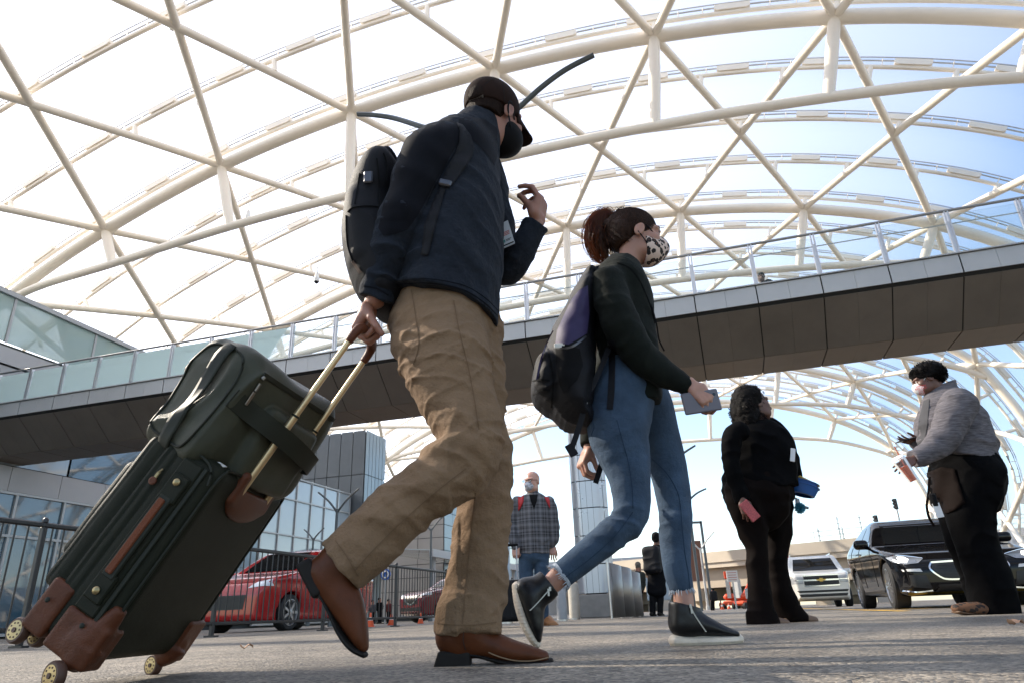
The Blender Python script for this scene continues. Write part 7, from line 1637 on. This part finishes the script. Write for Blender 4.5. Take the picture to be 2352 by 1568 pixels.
# ---- dark red crossover further along
pm = ats(942, 1432, 24.0); pm = np.array([pm[0], pm[1]])
M_PMAR = mat('dark_red_car_paint', (.13, .006, .012), .2, coat=1.0)
mc = Car('dark_red_car', 'dark red crossover waiting far behind the black fence', pm, -AL - .55, 4.6, 1.86, 1.7, M_PMAR,
         [(0, .8), (.06, .95), (.5, 1.06), (1.1, 1.14), (1.35, 1.18), (1.8, 1.48), (2.2, 1.63), (2.8, 1.70), (3.8, 1.66), (4.3, 1.45), (4.5, 1.1), (4.6, .9)], [(0, .32), (.3, .24), (4.4, .28), (4.6, .45)], (1.08, 1.14), (.88, 3.55), .37, roofw=.74, vox=.035)
mc.wheel_set(6, twin=False); mc.mirrors(1.7, 1.14, M_PMAR)
mc.front('windscreen', [(-.7, 1.2), (.7, 1.2), (.58, 1.58), (-.58, 1.58)], M_GLS, step=.1)
for q in (-1, 1):
    mc.flank('side_window', [(1.85, 1.2), (2.7, 1.21), (2.7, 1.56), (2.35, 1.56), (2.05, 1.4)], M_GLS, q); mc.flank('side_window', [(2.8, 1.21), (3.8, 1.23), (4.0, 1.3), (3.7, 1.54), (2.8, 1.57)], M_GLS, q)
    mc.front('headlamp', [(q * .48, .86), (q * .88, .92), (q * .86, 1.02), (q * .6, .95)], M_LAMPG, off=.012)
mc.front('grille', [(-.42, .62), (.42, .62), (.5, .92), (-.5, .92)], M_GRILL); mc.line([(-.5, .92), (-.25, .70), (0, .62), (.25, .70), (.5, .92)], 'f', .05, M_CHROME, 'grille_trim', off=.016)
mc.front('lower_grille', [(-.7, .40), (.7, .40), (.65, .52), (-.65, .52)], M_GRILL)
# ================================================================ fence, bollards, panels, lamps, signs, cones
M_FEN = mat('black_fence_paint', (.012, .012, .014), .38, var=.1, vscale=10)
UFN = -6.35
def fence_run(label, s0, s1, n, last=False):
    e = empty('fence_section', label, 'fence', 'black railing fence sections', loc=W(UFN, s0, 0))
    one('box', 'top_rail', M_FEN, e, W(UFN, (s0 + s1) / 2, 1.10), (.05, s1 - s0, .05), AX, .012); one('box', 'bottom_rail', M_FEN, e, W(UFN, (s0 + s1) / 2, .16), (.035, s1 - s0, .04), AX, .008)
    for s in ((s0 + .03, s1 + .02) if last else (s0 + .03,)):
        one('box', 'post', M_FEN, e, W(UFN, s, .55), (.05, .05, 1.06), AX, .006); one('box', 'foot_plate', M_FEN, e, W(UFN, s, .014), (.16, .08, .02), AX)
        one('lathe', 'post_cap', M_FEN, e, W(UFN, s, 1.125), (0, 0, 1), [(0, .028), (.02, .03), (.04, .02), (.05, .005)], 12, smooth=True)
    for k in range(1, n): s = s0 + (s1 - s0) * k / n; one('tube', 'baluster', M_FEN, e, [W(UFN, s, .17), W(UFN, s, 1.09)], .009, 8)
for i, lab in enumerate(('black railing section at the left edge behind the suitcase wheels', 'black railing section hidden mostly behind the green suitcase', 'black railing section in front of the red car', 'black railing section behind the lifted leather boot', 'black railing section in front of the dark red car', 'farthest black railing section, behind the standing khaki leg', 'black railing section past the khaki leg')):
    fence_run(lab, 2.6 + i * 2.55, 2.6 + i * 2.55 + 2.55, 20, i == 6)
# concrete bollards and brushed panels by the pillar
M_BOL = mat('bollard_concrete', (.50, .46, .39), .8, var=.15, vscale=6, bump=.2, bscale=50); M_BOLG = mat('bollard_grey', (.30, .31, .325), .6, var=.1, vscale=5)
for (x, yb, yt, w, Y, mm, lab) in ((1321, 1421, 1336, 12.5, 14.5, M_BOL, 'cream concrete bollard beside the pillar plinth'), (1292, 1425, 1318, 12, 12.5, M_BOLG, 'grey steel bollard left of the cream one'), (1160, 1428, 1200, 16, 12.0, mat('blue_grey_column', (.32, .37, .42), .35, metal=.4), 'blue grey round column just behind the khaki trouser leg')):
    p = at(x, yb, Y); p[2] = 0; hgt = at(x, yt, Y)[2]; r = w * pxm(x, yb, Y)
    e = empty('bollard', lab, 'bollard', loc=p)
    one('lathe', 'shaft', mm, e, p, (0, 0, 1), [(0, r), (hgt - r * .5, r), (hgt - r * .15, r * .85), (hgt, r * .4), (hgt, .01)], 24, smooth=True); one('lathe', 'collar', M_STEEL, e, p, (0, 0, 1), [(0, r * 1.12), (.03, r * 1.12), (.035, r * 1.01)], 24)
M_FOLD = mat('brushed_screen', (.24, .225, .21), .36, metal=.7, var=.12, vscale=4, aniso=(6, 6, .4))
for k, (x, y0, y1, Y, lab) in enumerate(((1414, 1290, 1421, 13.2, 'first curved steel screen beside the pillar'), (1438, 1297, 1420, 14.0, 'middle curved steel screen beside the pillar'), (1458, 1308, 1418, 14.8, 'last curved steel screen, nearest the waiting people'))):
    p = at(x - 8, y1, Y); p[2] = 0; q = at(x + 13, y1, Y + 1.3); q[2] = 0; h = at(x, y0, Y)[2]
    e = empty('steel_screen', lab, 'screen', 'curved steel screens', loc=p); d = unit(q - p); L_ = np.linalg.norm(q - p); nn = np.array([d[1], -d[0], 0]); m = MB(); rows = []
    for f in np.linspace(0, 1, 11): rows.append([p + d * L_ * f + nn * .14 * math.sin(math.pi * f) + np.array([0, 0, z]) for z in (.02, h * (1 - .07 * f))])
    m.sheet(rows); o = m.build('sheet', M_FOLD, e, True); md = o.modifiers.new('thickness', 'SOLIDIFY'); md.thickness = .02
    one('tube', 'end_post', M_STEEL, e, [p, p + np.array([0, 0, h + .01])], .022, 10); one('tube', 'end_post', M_STEEL, e, [q, q + np.array([0, 0, h * .93 + .01])], .022, 10)
# twin-armed lamps; the nearest hides its post behind the man
def lamp_px(cx, cy, Y, xl, xr, label, rise=.42, r=.07, ax=None, mm=None):
    p = at(cx, cy, Y); h = float(p[2]); p = np.array([p[0], p[1], 0.0]); sc = pxm(cx, cy, Y); sp = (xr - xl) / 2 * sc
    return lamp_post(p, h, sp, label, rise=rise, r=r, ax=ax, mm=mm)
lamp_px(775, 1168, 24, 741, 847, 'grey twin arm street lamp in front of the glass hall', .8, .055); lamp_px(720, 1235, 34, 697, 750, 'smaller twin arm street lamp low in front of the glass hall', .8, .055)
lamp_px(990, 1213, 36, 962, 1034, 'twin arm street lamp in front of the taupe building', .85, .06); M_LAMPL = mat('pale_lamp', (.45, .45, .44), .5)
lamp_px(1608, 1258, 55, 1572, 1645, 'pale twin arm street lamp before the flyover beside the jeans', .95, .08, mm=M_LAMPL); lamp_px(1622, 1282, 75, 1596, 1660, 'farther pale twin arm street lamp before the flyover', .95, .08, mm=M_LAMPL)
# big near lamp: arms sweep out on both sides of the man's head
YN = 8.4; pb_ = at(1085, 360, YN); hN = float(pb_[2]); base = np.array([pb_[0], pb_[1], 0]); e = empty('street_lamp', 'tall dark twin arm lamp whose arms show either side of the capped head', 'street lamp', 'twin arm street lamps', loc=base)
one('lathe', 'pole', M_LAMP, e, base, (0, 0, 1), [(0, .10), (.3, .10), (.32, .07), (hN * .6, .06), (hN, .05), (hN + .02, .02)], 14, smooth=True)
for pts in ([(1085, 372, YN), (1060, 340, YN), (1010, 306, YN + .15), (960, 289, YN + .3), (905, 272, YN + .5), (860, 265, YN + .65), (823, 263, YN + .8)], [(1087, 372, YN), (1110, 330, YN), (1150, 284, YN - .1), (1195, 245, YN - .2), (1245, 200, YN - .35), (1300, 160, YN - .5), (1364, 127, YN - .65)]):
    P = catmull([at(*q) for q in pts], 6); one('tube', 'arm', M_LAMP, e, P, [.045 - .004 * i / len(P) for i in range(len(P))], 10, smooth=True)
    H = P[len(P) // 3:]; m = MB(); m.tube(H, [.05] * len(H), 8, ry=[.026] * len(H)); m.build('lamp_head', M_LAMP, e, True)
    m = MB()
    for i in range(2, len(H) - 3):
        for f in (0, .5):
            q = H[i] * (1 - f) + H[i + 1] * f; d = unit(H[i + 1] - H[i]); s, u = frame(d); up = u if u[2] > 0 else -u
            for sdd in (-.02, 0, .02): m.box(q - up * .027 + s * sdd, (.03, .012, .006), (d, s, u))
    m.build('light_cells', mat('led_cell', (.30, .30, .29), .4), e)['kind'] = 'stuff'
# lamps at the right of the woman
for (pts, lab) in (([(1552, 1055, 30), (1572, 1038, 30), (1597, 1022, 30)], 'dark lamp arm seen past the jeans thigh'), ([(1580, 1150, 38), (1600, 1132, 38), (1622, 1121, 38)], 'dark lamp arm seen past the jeans knee')):
    P = catmull([at(*q) for q in pts], 5); b_ = P[0].copy(); b_[2] = 0; e = empty('street_lamp', lab, 'street lamp', 'twin arm street lamps', loc=b_)
    one('tube', 'arm', M_LAMP, e, P, [.06 - .02 * i / len(P) for i in range(len(P))], 8, smooth=True); one('tube', 'pole', M_LAMP, e, [b_, P[0]], .08, 10, smooth=True)
# sign gantry and small signs, far off
def signpost(x, yb, yt, Y, w, h, label, mm, writing=None):
    b_ = at(x, yb, Y); b_[2] = 0; t_ = at(x, yt, Y); e = empty('road_sign', label, 'sign', loc=b_)
    one('tube', 'pole', M_GALV, e, [b_, np.array([b_[0], b_[1], t_[2]])], .05, 8); c_ = np.array([b_[0], b_[1] - .06, t_[2] - h / 2]); one('box', 'plate', mm, e, c_, (w, .04, h), None, .01)
    if writing:
        for i in range(writing): one('box', 'print_line', mat('sign_red', (.42, .16, .14), .6), e, c_ + np.array([0, -.022, h * (.32 - .64 * i / (writing - 1))]), (w * (.7 if i % 2 else .8), .004, h * .06))
M_SIGNW = mat('sign_white', (.62, .60, .58), .5)
signpost(1693, 1404, 1309, 40, .62, .58, 'white sign with faded red lines under the flyover', M_SIGNW, 4); signpost(1727, 1400, 1350, 42, .5, .55, 'grey back of a small road sign beside the wide trousers', M_GALV)
signpost(1517, 1412, 1325, 17, .55, .5, 'small pale blue sign beside the tall waiting person', mat('pale_blue_sign', (.40, .46, .50), .5))
sg_ = empty('sign_gantry', 'dark sign gantry frame standing against the sky', 'gantry', loc=at(1598, 1400, 60))
a_ = at(1597, 1196, 60); b2_ = at(1612, 1362, 60); g0 = a_.copy(); g0[2] = 0
one('box', 'upright', M_LAMP, sg_, np.array([a_[0] + .45, a_[1], a_[2] / 2]), (.18, .18, a_[2])); one('box', 'arm', M_LAMP, sg_, np.array([a_[0] - .4, a_[1], a_[2] - .1]), (1.8, .18, .18)); one('box', 'panel', M_BRN, sg_, np.array([a_[0] - .4, a_[1], a_[2] - 3.2]), (1.2, .12, 3.2))
# traffic signals standing on the flyover
def signal(x, y0, y1, Y, label):
    t_ = at(x, y0, Y); b_ = at(x + 6, y1, Y); e = empty('traffic_signal', label, 'traffic light', 'signal heads above the flyover', loc=b_); d = unit(t_ - b_); H = np.linalg.norm(t_ - b_)
    one('tube', 'pole', M_GALV, e, [np.array([t_[0], t_[1], 5.0]), np.array([t_[0], t_[1], t_[2]])], .07, 8); c_ = np.array([t_[0], t_[1], t_[2]]) - np.array([0, 0, .4])
    one('box', 'housing', M_PLAST, e, c_, (.28, .2, .85), None, .03)
    for k in (-1, 0, 1): one('lathe', 'visor', M_PLAST, e, c_ + np.array([-.08, -.07, .27 * k]), unit((-.8, -.6, 0)), [(0, .11), (.2, .115), (.2, .1)], 14)
signal(2054, 1145, 1185, 58, 'dark traffic signal highest above the black sedan roof'); signal(2010, 1183, 1200, 58, 'lower dark traffic signal left of the sedan roof')
for i, (x, y0, y1, lab) in enumerate(((1921, 1185, 1238, 'thin utility pole on the flyover, first of the tall pair'), (1972, 1182, 1236, 'thin utility pole on the flyover, second of the tall pair'), (1878, 1212, 1244, 'short thin pole on the flyover near the woman in black'), (1933, 1208, 1238, 'short thin pole on the flyover between the tall pair'))):
    t_ = at(x, y0, 61); b_ = at(x + 6, y1, 61); e = empty('utility_pole', lab, 'pole', 'thin poles on the flyover', loc=b_); one('tube', 'mast', M_GALV, e, [np.array([t_[0], t_[1], b_[2] - 1.6]), t_], .045, 6)
    for k in range(4): one('box', 'step', M_GALV, e, t_ - np.array([0, 0, .2 + k * .4]), (.22, .05, .05))
    one('box', 'bracket', M_LAMP, e, np.array([t_[0], t_[1], b_[2] - .9]), (.35, .4, .9))
# cones
M_CONE = mat('cone_orange', (.62, .085, .015), .5); M_CONEW = mat('cone_white', (.7, .7, .68), .5)
for (x, y, Y, lab) in ((850, 1447, 15.5, 'orange traffic cone behind the fence beside the lifted boot'), (898, 1446, 19, 'orange traffic cone near the dark red car'), (966, 1441, 21, 'orange traffic cone by the wheel of the dark red car'), (1660, 1403, 50, 'orange traffic cone far off beside the lift machine'), (1676, 1403, 52, 'orange traffic cone far off between lift machine and sign')):
    p = at(x, y, Y); p[2] = 0; e = empty('traffic_cone', lab, 'cone', 'orange traffic cones', loc=p)
    k = .62 if Y < 30 else .9
    one('box', 'base', M_CONE, e, p + np.array([0, 0, .02 * k]), (.3 * k, .3 * k, .04 * k), None, .01); one('lathe', 'cone', M_CONE, e, p, (0, 0, 1), [(.04 * k, .13 * k), (.45 * k, .03 * k), (.46 * k, .02 * k)], 18, smooth=True); one('lathe', 'band', M_CONEW, e, p, (0, 0, 1), [(.22 * k, .091 * k), (.32 * k, .066 * k)], 18)
# orange boom lifts under the flyover
M_ORNG = mat('machine_orange', (.62, .07, .02), .45)
def lift(x, y, Y, label, sc=1.0, ang=.6):
    p = at(x, y, Y); p[2] = 0; e = empty('boom_lift', label, 'lift', 'orange lift machines', loc=p); a = np.array([(math.cos(ang), math.sin(ang), 0), (-math.sin(ang), math.cos(ang), 0), (0, 0, 1)])
    one('box', 'chassis', M_ORNG, e, p + np.array([0, 0, .75 * sc]), (2.6 * sc, 2 * sc, .6 * sc), a, .1); one('box', 'turret', M_ORNG, e, p + np.array([0, 0, 1.55 * sc]), (2.1 * sc, 1.7 * sc, .9 * sc), a, .2)
    for i in (-1, 1):
        for j in (-1, 1): one('lathe', 'wheel', M_TIRE, e, p + a[0] * i * .95 * sc + a[1] * j * .9 * sc + np.array([0, 0, .42 * sc]), a[1], [(-.16 * sc, .42 * sc), (.16 * sc, .42 * sc)], 18)
    one('box', 'boom', M_ORNG, e, p + a[0] * 1.3 * sc + np.array([0, 0, 3.0 * sc]), (4.6 * sc, .3 * sc, .35 * sc), (unit(a[0] * .7 + np.array([0, 0, .7])), a[1], unit(np.array([0, 0, .7]) - a[0] * .7)), .03)
    one('box', 'basket', M_ORNG, e, p + a[0] * 3.0 * sc + np.array([0, 0, 4.6 * sc]), (1.0 * sc, 1.4 * sc, 1.0 * sc), a, .05); one('box', 'mast', M_LAMPL, e, p - a[0] * .9 * sc + np.array([0, 0, 2.6 * sc]), (.3, .3, 2.4 * sc), a)
lift(1713, 1404, 46, 'orange boom lift machine under the flyover', .46); lift(1682, 1404, 62, 'second orange lift machine with white mast', .6, 1.2); lift(1748, 1403, 75, 'third orange lift machine farther back', .6, .3)
# a white parked van beyond the lifts
# trees far off behind the flyover
M_LEAF = mat('leaf_green', (.045, .07, .03), .7, var=.4, vscale=2); M_TRUNK = mat('bark', (.08, .06, .045), .9)
def tree(p, h, label, seed):
    random.seed(seed); p = np.asarray(p, float); e = empty('tree', label, 'tree', 'distant trees', loc=p)
    one('tube', 'trunk', M_TRUNK, e, [p, p + np.array([.1, 0, h * .35]), p + np.array([0, .1, h * .75])], [h * .035, h * .025, h * .01], 8)
    m = MB()
    for i in range(900):
        d = unit(np.array([random.gauss(0, 1) for _ in range(3)])); r = random.random() ** .4; c_ = p + np.array([0, 0, h * .66]) + d * r * np.array([h * .36, h * .36, h * .34]) * (.8 + .35 * math.sin(d[0] * 5 + seed) * math.cos(d[2] * 4))
        s, u = frame(unit(np.array([random.gauss(0, 1) for _ in range(3)]))); z = h * .035; m.add([c_ - s * z, c_ + u * z * .7, c_ + s * z, c_ - u * z * .7], [(0, 1, 2, 3)])
    m.build('crown', M_LEAF, e)['kind'] = 'stuff'
for i, (x, Y, h) in enumerate(((1762, 130, 7), (1600, 150, 6), (1690, 160, 8), (1500, 150, 7))):
    p = at(x, 1395, Y); p[2] = 0; tree(p, h, ('distant tree just left of the wide black trousers', 'distant low tree behind the street lamps', 'distant tree behind the orange lifts', 'distant tree behind the waiting people')[i], i + 3)
